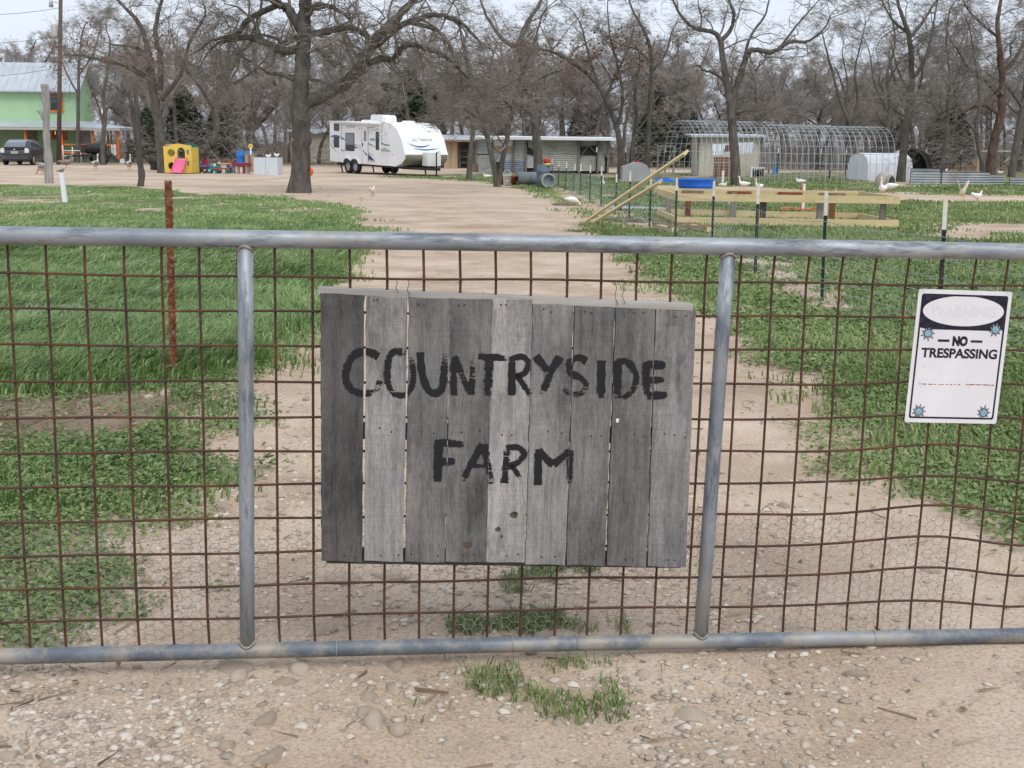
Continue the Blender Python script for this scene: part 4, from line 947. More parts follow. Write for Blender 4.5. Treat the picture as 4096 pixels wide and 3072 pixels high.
# blue paddling pool
A = gp(2783, 757); t = thing('paddling_pool', A, 'blue plastic paddling pool standing in the dirt', 'pool')
pr = [(.55, 0), (.60, .10), (.62, .12), (.60, .14), (.66, .30), (.71, .33), (.71, .35), (.64, .345), (.58, .12), (.54, .05), (.001, .05)]
MB().lathe(pr, n=36).build('basin', 'pool_blue', t); MB().lathe([(.60, .20), (.001, .201)], n=30).build('water', 'water', t)
one('blue_tarp', gp(2655, 729), MB().add([(-.45, -.2, .01), (.5, -.25, .02), (.6, .2, .10), (.1, .3, .16), (-.4, .2, .12), (.1, 0, .18)], [(0, 1, 5), (1, 2, 5), (2, 3, 5), (3, 4, 5), (4, 0, 5)]), 'pool_blue', 'small crumpled blue tarp on the ground behind the boards', 'tarp')

# ------------------------------------------------------------------ wire hoop tunnels
def tunnel(pxl, pyl, pxr, pyr, nh, H_, span, lb, name='hoop_tunnel'):
    A, B = Vector(gp(pxl, pyl)), Vector(gp(pxr, pyr)); d = (B - A); L = d.length; rz = math.atan2(d.y, d.x)
    t = thing(name, A, lb, 'wire tunnel', rz, 'cattle-panel tunnels')
    def arc(s_):                              # s from the near foot over the top to the far foot
        a = PI * s_; yy = span / 2 - span / 2 * math.copysign(abs(math.cos(a)) ** .75, math.cos(a)); return yy, H_ * math.sin(a) ** .62
    for i in range(nh):
        x = L * i / (nh - 1); jig = random.uniform(-.03, .03)
        MB().tube([(x + jig * math.sin(PI * s_), *arc(s_)) for s_ in [k / 22 for k in range(23)]], .011, 5, False).build('hoop', 'galv_wire', t)
    for k in range(1, 19):
        yy, zz = arc(k / 19); MB().tube([(L * q / 6, yy, zz + .008 * math.sin(q * 2 + k)) for q in range(7)], .0058, 4, False).build('long_wire', 'galv_wire', t)
    return t
tunnel(2785, 734, 3118, 732, 17, 2.46, 2.5, 'wire panel tunnel standing in front of the cream shed')
tunnel(3140, 732, 3366, 730.6, 11, 2.36, 2.4, 'wire panel tunnel between the shed tunnel and the white hutch')
tunnel(3350, 731, 3576, 729.4, 10, 2.34, 2.4, 'wire panel tunnel ending beside the white hutch')

# ------------------------------------------------------------------ sheds and coops
def fr_(pxl, pxr, py): 
    A, B = gp(pxl, py), gp(pxr, py); Y_ = (A[1] + B[1]) / 2; return A, B[0] - A[0], Y_ / F
A, W_, s_ = fr_(2787, 3022, 703)
t = thing('cream_shed', A, 'cream panelled shed with a flat roof behind the wire tunnel', 'shed', -.02)
H1, H2 = (703 - 552) * s_, (703 - 548) * s_
MB().box((W_ / 2, 1.2, H1 / 2), (W_, 2.4, H1)).build('wall', 'cream_wall', t)
for k in range(1, 9): MB().box((W_ * k / 9, -.012, H1 / 2), (.016, .008, H1 - .04)).build('batten', 'cream_wall', t)
MB().box((W_ / 2 - .1, 1.15, H1 + .06), (W_ + .55, 3.0, .09), (.03, 0, 0)).build('roof', 'roof_metal', t)
for x_ in (.02, W_ - .02): MB().box((x_, -.03, H1 / 2), (.10, .05, H1)).build('corner_post', 'grey_wood', t)
A = gp(2905, 712); t = thing('scrap_stack', A, 'red boards and a rusty tin sheet stacked against the cream shed', 'scrap')
for k in range(7): MB().box((0, 0, .12 + k * .13), (1.15, .5, .11)).build('red_board', 'red_wood', t)
MB().corrugated((-.75, -.3, 1.05), (1, 0, .05), (.05, .3, .5), 1.9, .6, .09, .014, 'v').build('tin_sheet', 'tin', t); MB().box((.15, -.25, 1.35), (.65, .03, .35), (.4, 0, .1)).build('rust_sheet', 'rust_sheet', t)
for k, dx_ in enumerate((-.5, .5)): MB().box((dx_, 0, .03), (.1, .6, .06)).build('skid', 'grey_wood', t)
# corrugated tin coop with the white roof edge
A, W_, s_ = fr_(1902, 2425, 690)
t = thing('tin_coop', A, 'long corrugated tin chicken coop with a white roof edge', 'coop', -.01)
Hh = (690 - 562) * s_
def P_(px_): return (px_ - 1902) * s_
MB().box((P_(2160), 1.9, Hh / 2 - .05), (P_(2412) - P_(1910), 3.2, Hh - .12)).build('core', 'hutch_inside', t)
for (a, b_, z0, z1, mm) in ((1905, 1962, .95, 1.75, 'tin'), (1962, 2050, .55, 1.30, 'tin'), (2012, 2092, .0, .62, 'tin_blue'), (2050, 2094, .62, 1.75, 'tin'), (2100, 2142, .25, .95, 'tin'), (2104, 2412, 1.0, 1.75, 'tin_old'), (2142, 2400, .12, 1.0, 'tin_old')):
    MB().corrugated((P_(a), .20 - .02 * (z0 < .5), z0), (1, 0, 0), (0, 0, 1), P_(b_) - P_(a), z1 - z0, .105, .017, 'h', (0, -1, 0)).build('tin_panel', mm, t)
MB().box((P_(2010), .17, 1.5), (1.1, .03, .30)).build('white_panel', 'hutch_white', t); MB().box((P_(2008), .165, 1.2), (.95, .03, .34)).build('wood_panel', 'tan_wood', t)
MB().box((P_(1935), .15, .55), (.8, .03, .7)).build('mesh_window', 'tin_old', t); MB().box((P_(1942), -.05, .27), (.78, .03, .55), (.25, 0, .12)).build('leaning_panel', 'tin', t); MB().box((P_(1900), .1, .25), (.5, .03, .45)).build('wood_panel', 'brown_wood', t)
for px_ in (1903, 2048, 2096, 2300, 2372, 2412): MB().box((P_(px_), .10, Hh / 2), (.10, .09, Hh - .05)).build('post', 'grey_wood', t)
for (a, b_) in (((2305, .85), (2335, 1.42)), ((2336, 1.42), (2372, 1.0)), ((2372, 1.7), (2412, .75)), ((2300, 1.35), (2372, 1.5))):
    MB().bar((P_(a[0]), .04, a[1]), (P_(b_[0]), .04, b_[1]), .07, .05, (0, 1, 0)).build('brace', 'grey_wood', t)
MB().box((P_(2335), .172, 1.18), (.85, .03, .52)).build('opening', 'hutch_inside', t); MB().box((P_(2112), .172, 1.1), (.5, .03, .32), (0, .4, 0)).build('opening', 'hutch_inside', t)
rf = MB().corrugated((P_(1896), -.45, Hh + .07), (1, 0, -.002), (0, 1, .025), P_(2440) - P_(1896), 4.4, .12, .012, 'v', (0, 0, 1)).build('roof', 'hutch_white', t)
MB().box((P_(2168), -.45, Hh + .03), (P_(2440) - P_(1896), .05, .14)).build('fascia', 'hutch_white', rf)
# wood shelter behind the trailer
A, W_, s_ = fr_(1735, 1960, 672)
t = thing('wood_shelter', A, 'open wooden animal shelter with a low metal roof behind the trailer', 'shelter', -.03)
for (a, b_) in ((1776, 1802), (1803, 1828)): MB().box(((((a + b_) / 2) - 1735) * s_, 0, .78), ((b_ - a) * s_, .05, 1.55)).build('board', 'tan_wood', t)
for px_ in (1740, 1772, 1835, 1890, 1950): MB().box(((px_ - 1735) * s_, .05, .85), (.12, .12, 1.7)).build('post', 'dark_wood', t)
for z_ in (.35, .7, 1.05): MB().box(((1890 - 1735) * s_, .1, z_), (1.6, .04, .10)).build('rail', 'dark_wood', t)
MB().box((W_ / 2, 2.6, .8), (W_, .06, 1.6)).build('back_wall', 'dark_wood', t)
MB().corrugated((-.3, -.6, 1.68), (1, 0, -.02), (0, 1, .10), W_ + .5, 3.6, .14, .016, 'v', (0, 0, 1)).build('roof', 'roof_metal', t)
MB().box((W_ / 2, -.6, 1.64), (W_ + .5, .05, .12)).build('fascia', 'brown_wood', t)
# cream container shed left of the trailer
A, W_, s_ = fr_(1165, 1330, 650)
t = thing('cream_store', A, 'cream walled low store with a tin roof between the big oak and the trailer', 'shed', -.02)
Hh = (650 - 538) * s_
MB().box((W_ / 2 + .8, 1.5, Hh / 2), (W_ + 1.6, 3, Hh)).build('wall', 'cream_wall', t); MB().box((W_ / 2 + .8, -.02, .42), (W_ + 1.5, .03, .8)).build('plinth', 'cream_wall', t)
MB().corrugated((-.35, -.45, Hh + .12), (1, 0, 0), (0, 1, .07), W_ + 2.3, 4, .13, .02, 'v', (0, 0, 1)).build('roof', 'roof_metal', t)
MB().box((-.05, .0, Hh / 2), (.12, .10, Hh)).build('corner_post', 'brown_wood', t)
A, W_, s_ = fr_(1112, 1156, 650); t = thing('wood_screen', A, 'upright brown board screen beside the cream store', 'screen')
for k in range(4): MB().box((W_ * (k + .5) / 4, 0, .78), (W_ / 4 - .015, .04, 1.5 + .05 * math.sin(k * 2))).build('board', 'grey_wood', t)
MB().box((W_ / 2, .05, .5), (W_, .04, .09)).build('crosspiece', 'grey_wood', t); MB().box((W_ + .1, .03, .7), (.07, .07, 1.4)).build('post', 'dark_wood', t)

# ------------------------------------------------------------------ white barrel-roof hutch, igloo, tin pen, goal frame
A, W_, s_ = fr_(3470, 3610, 722)
t = thing('white_hutch', A, 'white barrel-roofed livestock hutch open at one end', 'hutch', .12)
Wl, Hh = W_ + .35, (722 - 616) * s_
prf = [(0, 0), (0.02, Hh * .55), (.14, Hh * .80), (.40, Hh * .95), (.75, Hh), (1.1, Hh * .95), (1.36, Hh * .80), (1.48, Hh * .55), (1.5, 0)]
sh = MB(); n_ = len(prf); sh.add([(0, p[0] * 1.6, p[1]) for p in prf] + [(Wl, p[0] * 1.6, p[1]) for p in prf], [(k, n_ + k, n_ + k + 1, k + 1) for k in range(n_ - 1)], True); sh.build('shell', 'hutch_white', t)
MB().add([(.02, p[0] * 1.6, p[1]) for p in prf], [tuple(range(n_))]).build('end_wall', 'hutch_white', t)
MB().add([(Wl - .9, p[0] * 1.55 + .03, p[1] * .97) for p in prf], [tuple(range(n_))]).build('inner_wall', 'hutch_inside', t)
for x_ in (.9, 1.9): MB().box((x_, -.02, Hh * .28), (.06, .03, Hh * .56)).build('rib', 'hutch_white', t)
A = gp(3650, 716); t = thing('arched_shelter', A, 'dark arched shelter behind the tree by the white hutch', 'shelter')
arc_ = [(-.95 * math.cos(PI * k / 12), 1.42 * math.sin(PI * k / 12) ** .7) for k in range(13)]
sh = MB(); sh.add([(p[0], 0, p[1]) for p in arc_] + [(p[0] + .2, 2.0, p[1]) for p in arc_], [(k, k + 1, 14 + k, 13 + k) for k in range(12)], True); sh.build('shell', 'tin', t)
MB().add([(p[0] * .97 + .1, 1.0, p[1] * .97) for p in arc_], [tuple(range(13))]).build('back', 'hutch_inside', t); MB().tube([(p[0], 0, p[1]) for p in arc_], .03, 6).build('front_hoop', 'hutch_inside', t)
A = gp(3536, 742); t = thing('dog_igloo', A, 'beige plastic igloo dog house with a dark arched opening', 'dog house', .35); t.scale = (.72, .72, .78)
ig = MB(); ig.lathe([(.50, 0), (.52, .1), (.48, .34), (.38, .52), (.22, .64), (.001, .68)], n=22); ig.build('dome', 'igloo', t)
arc_ = [(.21 * math.cos(PI * k / 10), .12 + .36 * math.sin(PI * k / 10)) for k in range(11)]; arc2 = [(.28 * math.cos(PI * k / 10), .44 * math.sin(PI * k / 10) + .1) for k in range(11)]
hoodp = [(.28, 0)] + arc2 + [(-.28, 0)]; MB().prism(hoodp, -.64, -.30).build('hood', 'igloo', t); MB().add([(p[0], -.645, p[1]) for p in [(.21, .03)] + arc_ + [(-.21, .03)]], [tuple(range(13))]).build('opening', 'hutch_inside', t)
A = gp(3640, 738); B = gp(4200, 742); L = (Vector(B) - Vector(A)).length
t = thing('tin_pen', A, 'low pen of corrugated tin sheets between the oaks', 'pen', math.atan2(B[1] - A[1], B[0] - A[0]))
xx = 0
for (w_, h_, off) in ((1.28, .46, 0), (2.0, .52, -.08), (.9, .40, .5), (1.6, .30, .05), (1.4, .34, .0)):
    MB().corrugated((xx, off, 0), (1, 0, 0), (0, 0, 1), w_ - .02, h_, .10, .018, 'h', (0, -1, 0)).build('tin_sheet', 'tin_pen', t); MB().box((xx + .02, off + .05, h_ / 2), (.05, .05, h_ + .06)).build('stake', 'grey_wood', t); xx += w_
MB().corrugated((.6, 1.6, 0), (1, .1, 0), (0, 0, 1), 1.6, .62, .10, .018, 'h', (0, -1, 0)).build('tin_sheet', 'tin_pen', t)
def goal(pl, pr, ptop, pb, lb):
    A, W_, s_ = fr_(pl, pr, pb); H_ = (pb - ptop) * s_; t = thing('timber_goal', A, lb, 'timber frame')
    for x_ in (0, W_): MB().box((x_, 0, H_ / 2), (.10, .10, H_)).build('post', 'tan_wood' if pl > 3500 else 'grey_wood', t)
    MB().box((W_ / 2, 0, H_ + .045), (W_ + .2, .10, .09)).build('beam', 'tan_wood' if pl > 3500 else 'grey_wood', t)
    MB().bar((W_ - .04, .0, H_ - .12), (W_ * .72, 0, H_ * .5), .07, .06, (0, 1, 0)).build('brace', 'tan_wood' if pl > 3500 else 'grey_wood', t); MB().bar((.04, .0, H_ - .5), (W_ * .2, 0, H_ - .02), .06, .06, (0, 1, 0)).build('brace', 'grey_wood', t)
goal(3908, 4030, 610, 692, 'pale timber post-and-beam frame behind the tin pen'); goal(2630, 2690, 592, 690, 'grey timber post-and-beam frame beside the cream shed'); goal(3035, 3072, 572, 696, 'grey timber frame at the corner behind the cream shed')
one('dirt_mound', gp(3800, 668), MB().ell((0, 0, 0), (3.4, 1.6, .55), 20, 8), mat('mound_soil', (.36, .20, .11), .95, .25, 3, bmp=.5, bscale=8), 'low mound of orange-brown soil beyond the tin pen', 'mound')
# bench plank and odds
A = gp(3030, 706); t = thing('plank_bench', A, 'white plank bench with dark stuff under it beside the cream shed', 'bench'); MB().box((0, 0, .42), (.62, .3, .05)).build('seat', 'hutch_white', t)
for x_ in (-.25, .25): MB().box((x_, 0, .2), (.05, .25, .4)).build('leg', 'dark_wood', t)
MB().ell((0, 0, .16), (.24, .14, .16)).build('black_bag', 'black_plastic', t)
A = gp(3385, 712); t = thing('plank_bench', A, 'long low white plank bench behind the far tunnel', 'bench'); MB().box((.1, 0, .38), (2.0, .22, .045)).build('seat', 'grey_wood', t)
for x_ in (-.8, .2, 1.0): MB().box((x_, 0, .18), (.06, .2, .36)).build('leg', 'dark_wood', t)
one('blue_strips', gp(3098, 702), MB().bar((-.1, 0, .05), (-.02, 0, .45), .10, .02, (1, 0, 0)).bar((.12, 0, .1), (.04, 0, .42), .10, .02, (1, 0, 0)).bar((0, .02, 0), (.02, .02, .9), .05, .04, (1, 0, 0)), 'barrel_blue', 'blue plastic strips hung on a stake behind the wire tunnel', 'plastic strips')

# ------------------------------------------------------------------ barrels, tubs, bucket, calf dome
BP = [(.001, 0), (.26, 0), (.285, .04), (.285, .20), (.30, .23), (.285, .26), (.285, .60), (.30, .63), (.285, .66), (.285, .82), (.25, .88), (.25, .92), (.23, .92), (.22, .89), (.001, .89)]
def barrel(px_, py_, m_, lb, sc=1.0):
    t = thing('plastic_barrel', gp(px_, py_), lb, 'barrel'); MB().lathe([(r * sc, h * sc) for r, h in BP], n=22).build('drum', m_, t); MB().tube([(.12 * sc, .05, .89 * sc), (.12 * sc, .05, .93 * sc)], .03 * sc, 8).build('bung', 'black_plastic', t); return t
barrel(2172, 745, 'barrel_slate', 'slate blue plastic barrel standing upright between the two lying barrels', .82)
t = barrel(2120, 740, 'barrel_grey', 'dull grey barrel lying on its side against the upright one', .80); t.location.z = .24; t.rotation_euler = (0, PI / 2, .15); t.location.x -= .45
t = barrel(2180, 750, 'barrel_grey', 'grey barrel lying on its side with its round end facing the drive', .80); t.location.z = .24; t.rotation_euler = (-PI / 2, 0, -.12); t.location.y -= .5
MB().lathe([(.24, .69), (.255, .70), (.255, .75), (.20, .755), (.19, .72)], n=24).build('rim', 'igloo', t); t.rotation_euler = (PI / 2, 0, .15); t.location.y += .8
for (px_, py_, m_, lb) in ((966, 668, 'barrel_blue', 'bright blue plastic barrel standing behind the toys'), (1000, 669, 'barrel_slate', 'dark slate barrel standing right beside the bright blue one')): barrel(px_, py_, m_, lb, 1.02)
t = thing('white_bucket', gp(2028, 742), 'white plastic bucket with a wire handle standing in front of the red tubs', 'bucket')
MB().lathe([(.001, .0), (.125, 0), (.15, .36), (.16, .36), (.155, .38), (.14, .37), (.12, .02), (.001, .02)], n=18).build('pail', 'pvc', t); MB().tube([(.15 * math.cos(a), 0, .34 + .22 * math.sin(a)) for a in [PI * k / 12 for k in range(13)]], .007, 5).build('handle', 'pvc', t)
MB().box((0, -.136, .17), (.07, .012, .06)).build('printed_label', 'feather_pale', t)
for (px_, lb) in ((2004, 'dark red tub left of the white bucket'), (2044, 'dark red tub half hidden behind the white bucket')):
    t = thing('red_tub', gp(px_, 739), lb, 'tub'); MB().lathe([(.001, 0), (.19, 0), (.23, .28), (.245, .29), (.245, .32), (.21, .32), (.18, .05), (.001, .05)], n=18).build('tub', 'bucket_red', t); MB().lathe([(.215, .26), (.001, .28)], n=18).build('feed', 'tan_wood', t)
A = gp(2545, 728); t = thing('calf_dome', A, 'grey translucent plastic hutch with ribs behind the fence', 'hutch')
pf = [(-.62, 0), (-.60, .62), (-.30, .70), (-.12, .80), (.12, .80), (.34, .70), (.56, .40), (.64, 0)]; MB().prism(pf, -.45, .5, smooth=False).build('shell', mat('milky_plastic', (.36, .37, .37), .5, .08, 3), t); MB().box((0, 0, .04), (1.45, 1.1, .08)).build('skirt', 'igloo', t); MB().box((0, 0, .82), (.18, .14, .07)).build('cap', 'comb_red', t)
t = thing('toy_parrot', at(2190, 652, 42.2) * [1, 1, 0] + [0, 0, 0], 'red and yellow ornament on a stake above the barrel', 'ornament'); t.location.y = 43.2; zz = float(at(2190, 650, 43.2)[2])
MB().tube([(0, 0, 0), (0, 0, zz - .1)], .012, 6).build('stake', 'dark_metal', t); MB().ell((0, 0, zz + .05), (.13, .09, .11)).build('top', 'play_red', t); MB().ell((.02, 0, zz - .06), (.12, .08, .07)).build('belly', 'play_yellow', t); MB().ell((.06, 0, zz - .12), (.08, .06, .04)).build('tail', 'play_teal', t)
# ------------------------------------------------------------------ travel trailer
L, Wd, ZB, ZR = 6.9, 2.35, .50, 2.46
wc = gp(1412, 694); TH = math.radians(-52)
tr = thing('travel_trailer', (0, 0, 0), 'white travel trailer with blue and teal swoosh decals parked in the yard', 'trailer')
wloc = Vector((2.05, -Wd / 2 + .1, 0)); tr.rotation_euler = (0, 0, TH)
Rm = Matrix.Rotation(TH, 3, 'Z'); p0 = Vector(wc) - Rm @ wloc; tr.location = p0
NT = math.radians(1.2)                        # it stands nose down
Tm = Matrix.Translation((2.05, 0, .33)) @ Matrix.Rotation(NT, 4, 'Y') @ Matrix.Translation((-2.05, 0, -.33))
def tp(mb, name, m_, parent=None, keep=False):
    if not keep: mb.v = [tuple(Tm @ Vector(v)) for v in mb.v]
    return mb.build(name, m_, parent or tr)
prof = [(0, ZB + .04), (0, ZR), (L - 1.75, ZR), (L - 1.2, ZR - .07), (L - .75, ZR - .30), (L - .38, ZR - .75), (L - .15, ZR - 1.25), (L - .05, 1.05), (L - .10, .85), (L - .35, .66), (L - .9, ZB), (2.9, ZB), (.5, ZB + .02)]
body = tp(MB().prism(prof, -Wd / 2, Wd / 2), 'body', 'trailer_white')
capc = [(L - 2.05, ZR), (L - 1.7, ZR - .35), (L - 1.38, ZR - .85), (L - 1.22, ZR - 1.35), (L - 1.30, .95), (L - 1.55, ZB + .03)]
capp = capc[::-1] + [(L - 1.75, ZR + .012), (L - 1.2, ZR - .055), (L - .74, ZR - .285), (L - .36, ZR - .74), (L - .13, ZR - 1.25), (L - .03, 1.05), (L - .08, .84), (L - .34, .645), (L - .9, ZB - .01)]
cap = tp(MB().prism(capp, -Wd / 2 - .012, Wd / 2 + .012), 'front_cap', mat('cap_white', (.84, .85, .86), .3, .03, 1.2, spec=.45))
ch = [(L - .015, 1.02), (L - .065, .83), (L - .33, .63), (L - .34, .645 + .02), (L - .10, .85), (L - .05, 1.04)]
chm = MB(); low = [(L - .022, 1.06), (L - .062, .85), (L - .20, .735), (L - .335, .63)]
chm.add([(p[0] + .006, yy, p[1]) for yy in (-Wd / 2 + .02, -.35, .35, Wd / 2 - .02) for p in low], [(j * 4 + k, j * 4 + k + 1, j * 4 + k + 5, j * 4 + k + 4) for j in range(3) for k in range(3)], True)
tp(chm, 'stone_guard', 'chrome_panel', cap)
def side(P, m_, name, parent=None, lift=.004, th=.004): return tp(MB().prism(P, -Wd / 2 - lift - th, -Wd / 2 - lift + .003), name, m_, parent)
def sx(cx): return (cx - 210) / 1175 * (L - .9) * (1 + .06 * (1 - (cx - 210) / 1175)) if cx < 1500 else 0
def sz(cy, cx=700):
    top, bot = 165 + (cx - 210) * .004, 715 + (cx - 210) * .052; return ZB + .03 + (ZR - ZB - .03) * (bot - cy) / (bot - top)
def win(x0, x1, y0, y1, shade=None, r=.06):
    a, b_, c, d = sx(x0), sx(x1), sz(y1, (x0 + x1) / 2), sz(y0, (x0 + x1) / 2)
    f = side(rrect(b_ - a, d - c, r, (a + b_) / 2, (c + d) / 2), 'black_plastic', 'window'); side(rrect(b_ - a - .07, d - c - .07, r * .7, (a + b_) / 2, (c + d) / 2), 'glass_dark', 'pane', f, .009)
    if shade: side(rrect(b_ - a - .09, (d - c) * .62, .02, (a + b_) / 2, c + (d - c) * .66), 'glass_shade', 'blind', f, .014)
    return f
win(288, 385, 195, 298); win(283, 382, 385, 528); win(497, 660, 322, 574, True); win(1042, 1100, 298, 558, None, .1)
dr = side(rrect(sx(905) - sx(800), sz(232, 850) - sz(740, 850), .03, (sx(905) + sx(800)) / 2, (sz(232, 850) + sz(740, 850)) / 2), 'trailer_white', 'door', None, .006)
f = side(rrect(sx(875) - sx(835), sz(288, 850) - sz(435, 850), .03, (sx(875) + sx(835)) / 2, (sz(288, 850) + sz(435, 850)) / 2), 'glass_shade', 'pane', dr, .012)
side(rrect(.05, .16, .02, sx(812), sz(480, 812)), 'black_plastic', 'handle', dr, .02, .02); side(rrect(.05, .06, .01, sx(795), sz(422, 812)), 'black_plastic', 'lamp', dr, .012)
for x_ in (798, 907): side(rrect(.035, sz(228, 850) - sz(745, 850), .01, sx(x_), (sz(228, 850) + sz(745, 850)) / 2), 'decal_grey', 'door_frame', dr, .010)
aw = MB().tube([(sx(390), -Wd / 2 - .09, ZR - .05), (sx(1150), -Wd / 2 - .09, ZR - .05)], .075, 12); aw = tp(aw, 'awning', 'trailer_white')
for x_ in (420, 1140): side(rrect(.07, 1.35, .01, sx(x_), ZR - .75), 'trailer_white', 'awning_arm', aw, .03, .03)
def swoosh(P, wmax, m_, name='decal', lift=.005):
    C = np.array(catmull([(sx(a), sz(b_, a)) for a, b_ in P], 8)); T = np.gradient(C, axis=0); T /= np.linalg.norm(T, axis=1)[:, None]; N_ = np.stack([-T[:, 1], T[:, 0]], 1); n_ = len(C)
    W_ = wmax * np.sin(np.linspace(.12, PI - .05, n_)) ** .8; mb = MB(); yy = -Wd / 2 - lift
    mb.add([(C[i][0] + N_[i][0] * W_[i] * s_, yy, C[i][1] + N_[i][1] * W_[i] * s_) for i in range(n_) for s_ in (-.5, .5)], [(2 * i, 2 * i + 1, 2 * i + 3, 2 * i + 2) for i in range(n_ - 1)]); return tp(mb, name, m_, body)
swoosh([(228, 385), (300, 368), (400, 385), (500, 425)], .12, 'decal_blue'); swoosh([(222, 455), (255, 520), (330, 585)], .05, 'decal_teal'); swoosh([(250, 405), (265, 450), (290, 470)], .04, 'decal_teal'); swoosh([(385, 530), (430, 565), (495, 578)], .05, 'decal_teal')
swoosh([(930, 410), (985, 402), (1040, 418)], .06, 'decal_teal'); swoosh([(940, 436), (990, 426), (1040, 428)], .04, 'decal_grey'); swoosh([(1100, 435), (1200, 480), (1315, 486)], .06, 'decal_teal'); swoosh([(830, 452), (940, 478), (1040, 515)], .05, 'decal_teal'); swoosh([(815, 545), (900, 590), (1020, 645)], .05, 'decal_grey')
side([(sx(815), sz(560, 830)), (sx(890), sz(620, 890)), (sx(890), sz(645, 890)), (sx(818), sz(575, 830))][::-1], 'decal_navy', 'decal', body, .012); side([(sx(908), sz(612, 940)), (sx(1020), sz(705, 1000)), (sx(908), sz(690, 940))][::-1], 'decal_navy', 'decal', body, .005); side([(sx(908), sz(690, 940)), (sx(1020), sz(705, 1000)), (sx(1035), sz(722, 1000)), (sx(908), sz(715, 940))][::-1], 'decal_grey', 'decal', body, .005)
side([(sx(1105), sz(525, 1150)), (sx(1160), sz(540, 1150)), (sx(1210), sz(520, 1210)), (sx(1330), sz(585, 1300)), (sx(1150), sz(572, 1150)), (sx(1105), sz(556, 1100))][::-1], 'decal_grey', 'decal', body, .005); side([(sx(662), sz(512, 680)), (sx(705), sz(516, 700)), (sx(705), sz(535, 700)), (sx(662), sz(532, 680))][::-1], 'decal_navy', 'decal', body); side([(sx(662), sz(475, 680)), (sx(700), sz(485, 700)), (sx(700), sz(502, 700)), (sx(662), sz(495, 680))][::-1], 'decal_grey', 'decal', body)
for k in range(3): side([(sx(710), sz(488 + k * 26, 740)), (sx(780), sz(486 + k * 26, 740)), (sx(780), sz(492 + k * 26, 740)), (sx(710), sz(494 + k * 26, 740))][::-1], 'decal_grey', 'vent_slat', body)
ob = text('Jay Feather', body, 0, 0, .17, sx(678) - sx(522), 'decal_grey', 0, .012, 'printed_name')
for v in ob.data.vertices: v.co = Tm @ Vector((v.co.x + (sx(678) + sx(522)) / 2, -Wd / 2 - .006, v.co.z + sz(235, 600)))
# name on the nose follows the slope of the cap
def nose(z):
    for (a, b_) in zip(capp[6:], capp[7:]):
        if b_[1] <= z <= a[1]: t_ = (a[1] - z) / (a[1] - b_[1]); return a[0] + (b_[0] - a[0]) * t_
    return L
ob = text('Jay Feather', cap, 0, 0, .20, 1.15, 'decal_grey', 0, .012, 'printed_name')
for v in ob.data.vertices: zz = v.co.z + 1.72; v.co = Tm @ Vector((nose(zz) + .008, v.co.x - .05, zz))
def nswoosh(P, wmax, m_):
    C = np.array(catmull(P, 8)); n_ = len(C); W_ = wmax * np.sin(np.linspace(.1, PI - .1, n_)); mb = MB()
    mb.add([(nose(C[i][1] + W_[i] * s_) + .008, C[i][0], C[i][1] + W_[i] * s_) for i in range(n_) for s_ in (-.5, .5)], [(2 * i, 2 * i + 2, 2 * i + 3, 2 * i + 1) for i in range(n_ - 1)]); tp(mb, 'decal', m_, cap)
nswoosh([(-.85, 1.55), (-.45, 1.42), (.0, 1.42), (.3, 1.50)], .07, 'decal_teal'); nswoosh([(-.65, 1.33), (0, 1.27), (.75, 1.33)], .06, 'decal_blue')
prp = MB().box((L + .20, .10, .86), (.42, .74, .60)); prp = tp(prp, 'propane_cover', 'trailer_white')
tp(MB().box((L + .2, .10, 1.17), (.40, .70, .05), taper=.85), 'cover_lid', 'trailer_white', prp)
tp(MB().box((3.3, 0, ZB - .06), (L - .6, 1.6, .10)).bar((L - 1.0, -.75, ZB - .07), (L + .95, -.04, ZB - .07), .12, .07).bar((L - 1.0, .75, ZB - .07), (L + .95, .04, ZB - .07), .12, .07).box((.25, -.3, ZB - .12), (.55, .9, .10)), 'chassis', 'dark_metal')
jk = MB().tube([(L + .75, 0, .0), (L + .75, 0, 1.05)], .035, 8).box((L + .75, 0, .02), (.2, .2, .04)).tube([(L + .75, 0, 1.05), (L + .75, .16, 1.1)], .018, 6); jk.build('jack', 'dark_metal', tr)
for x_ in (L - 1.6, .6):
    for y_ in (-.9, .9): MB().bar((x_, y_, ZB - .05), (x_ + .15, y_, .02), .05, .05).build('stabiliser', 'dark_metal', tr)
for y_ in (-Wd / 2 + .12, Wd / 2 - .12):
    for k, x_ in enumerate((1.70, 2.40)):
        sgn = -1 if y_ < 0 else 1
        w_ = MB().lathe([(.20, -.10), (.30, -.10), (.325, -.07), (.325, .07), (.30, .10), (.20, .10)], (x_, y_, .325), 22, 'Y').build('wheel', 'tyre', tr)
        MB().lathe([(.205, -.06), (.20, .085), (.17, .07), (.10, .05), (.06, .09), (.001, .095)] if sgn > 0 else [(.205, .06), (.20, -.085), (.17, -.07), (.10, -.05), (.06, -.09), (.001, -.095)], (x_, y_, .325), 18, 'Y').build('rim', 'alloy', w_)
        for a in range(5): MB().bar((x_, y_ + sgn * .075, .325), (x_ + .17 * math.cos(a * 1.257), y_ + sgn * .075, .325 + .17 * math.sin(a * 1.257)), .05, .02, (0, 1, 0)).build('spoke', 'alloy', w_)
fe = [(1.22, ZB), (1.28, .66), (1.42, .76), (1.70, .82), (1.95, .76), (2.05, .70), (2.15, .76), (2.40, .82), (2.68, .76), (2.84, .66), (2.90, ZB)]; fi = [(2.78, ZB), (2.72, .62), (2.60, .69), (2.40, .72), (2.2, .68), (2.05, .60), (1.9, .68), (1.70, .72), (1.5, .69), (1.40, .62), (1.34, ZB)]
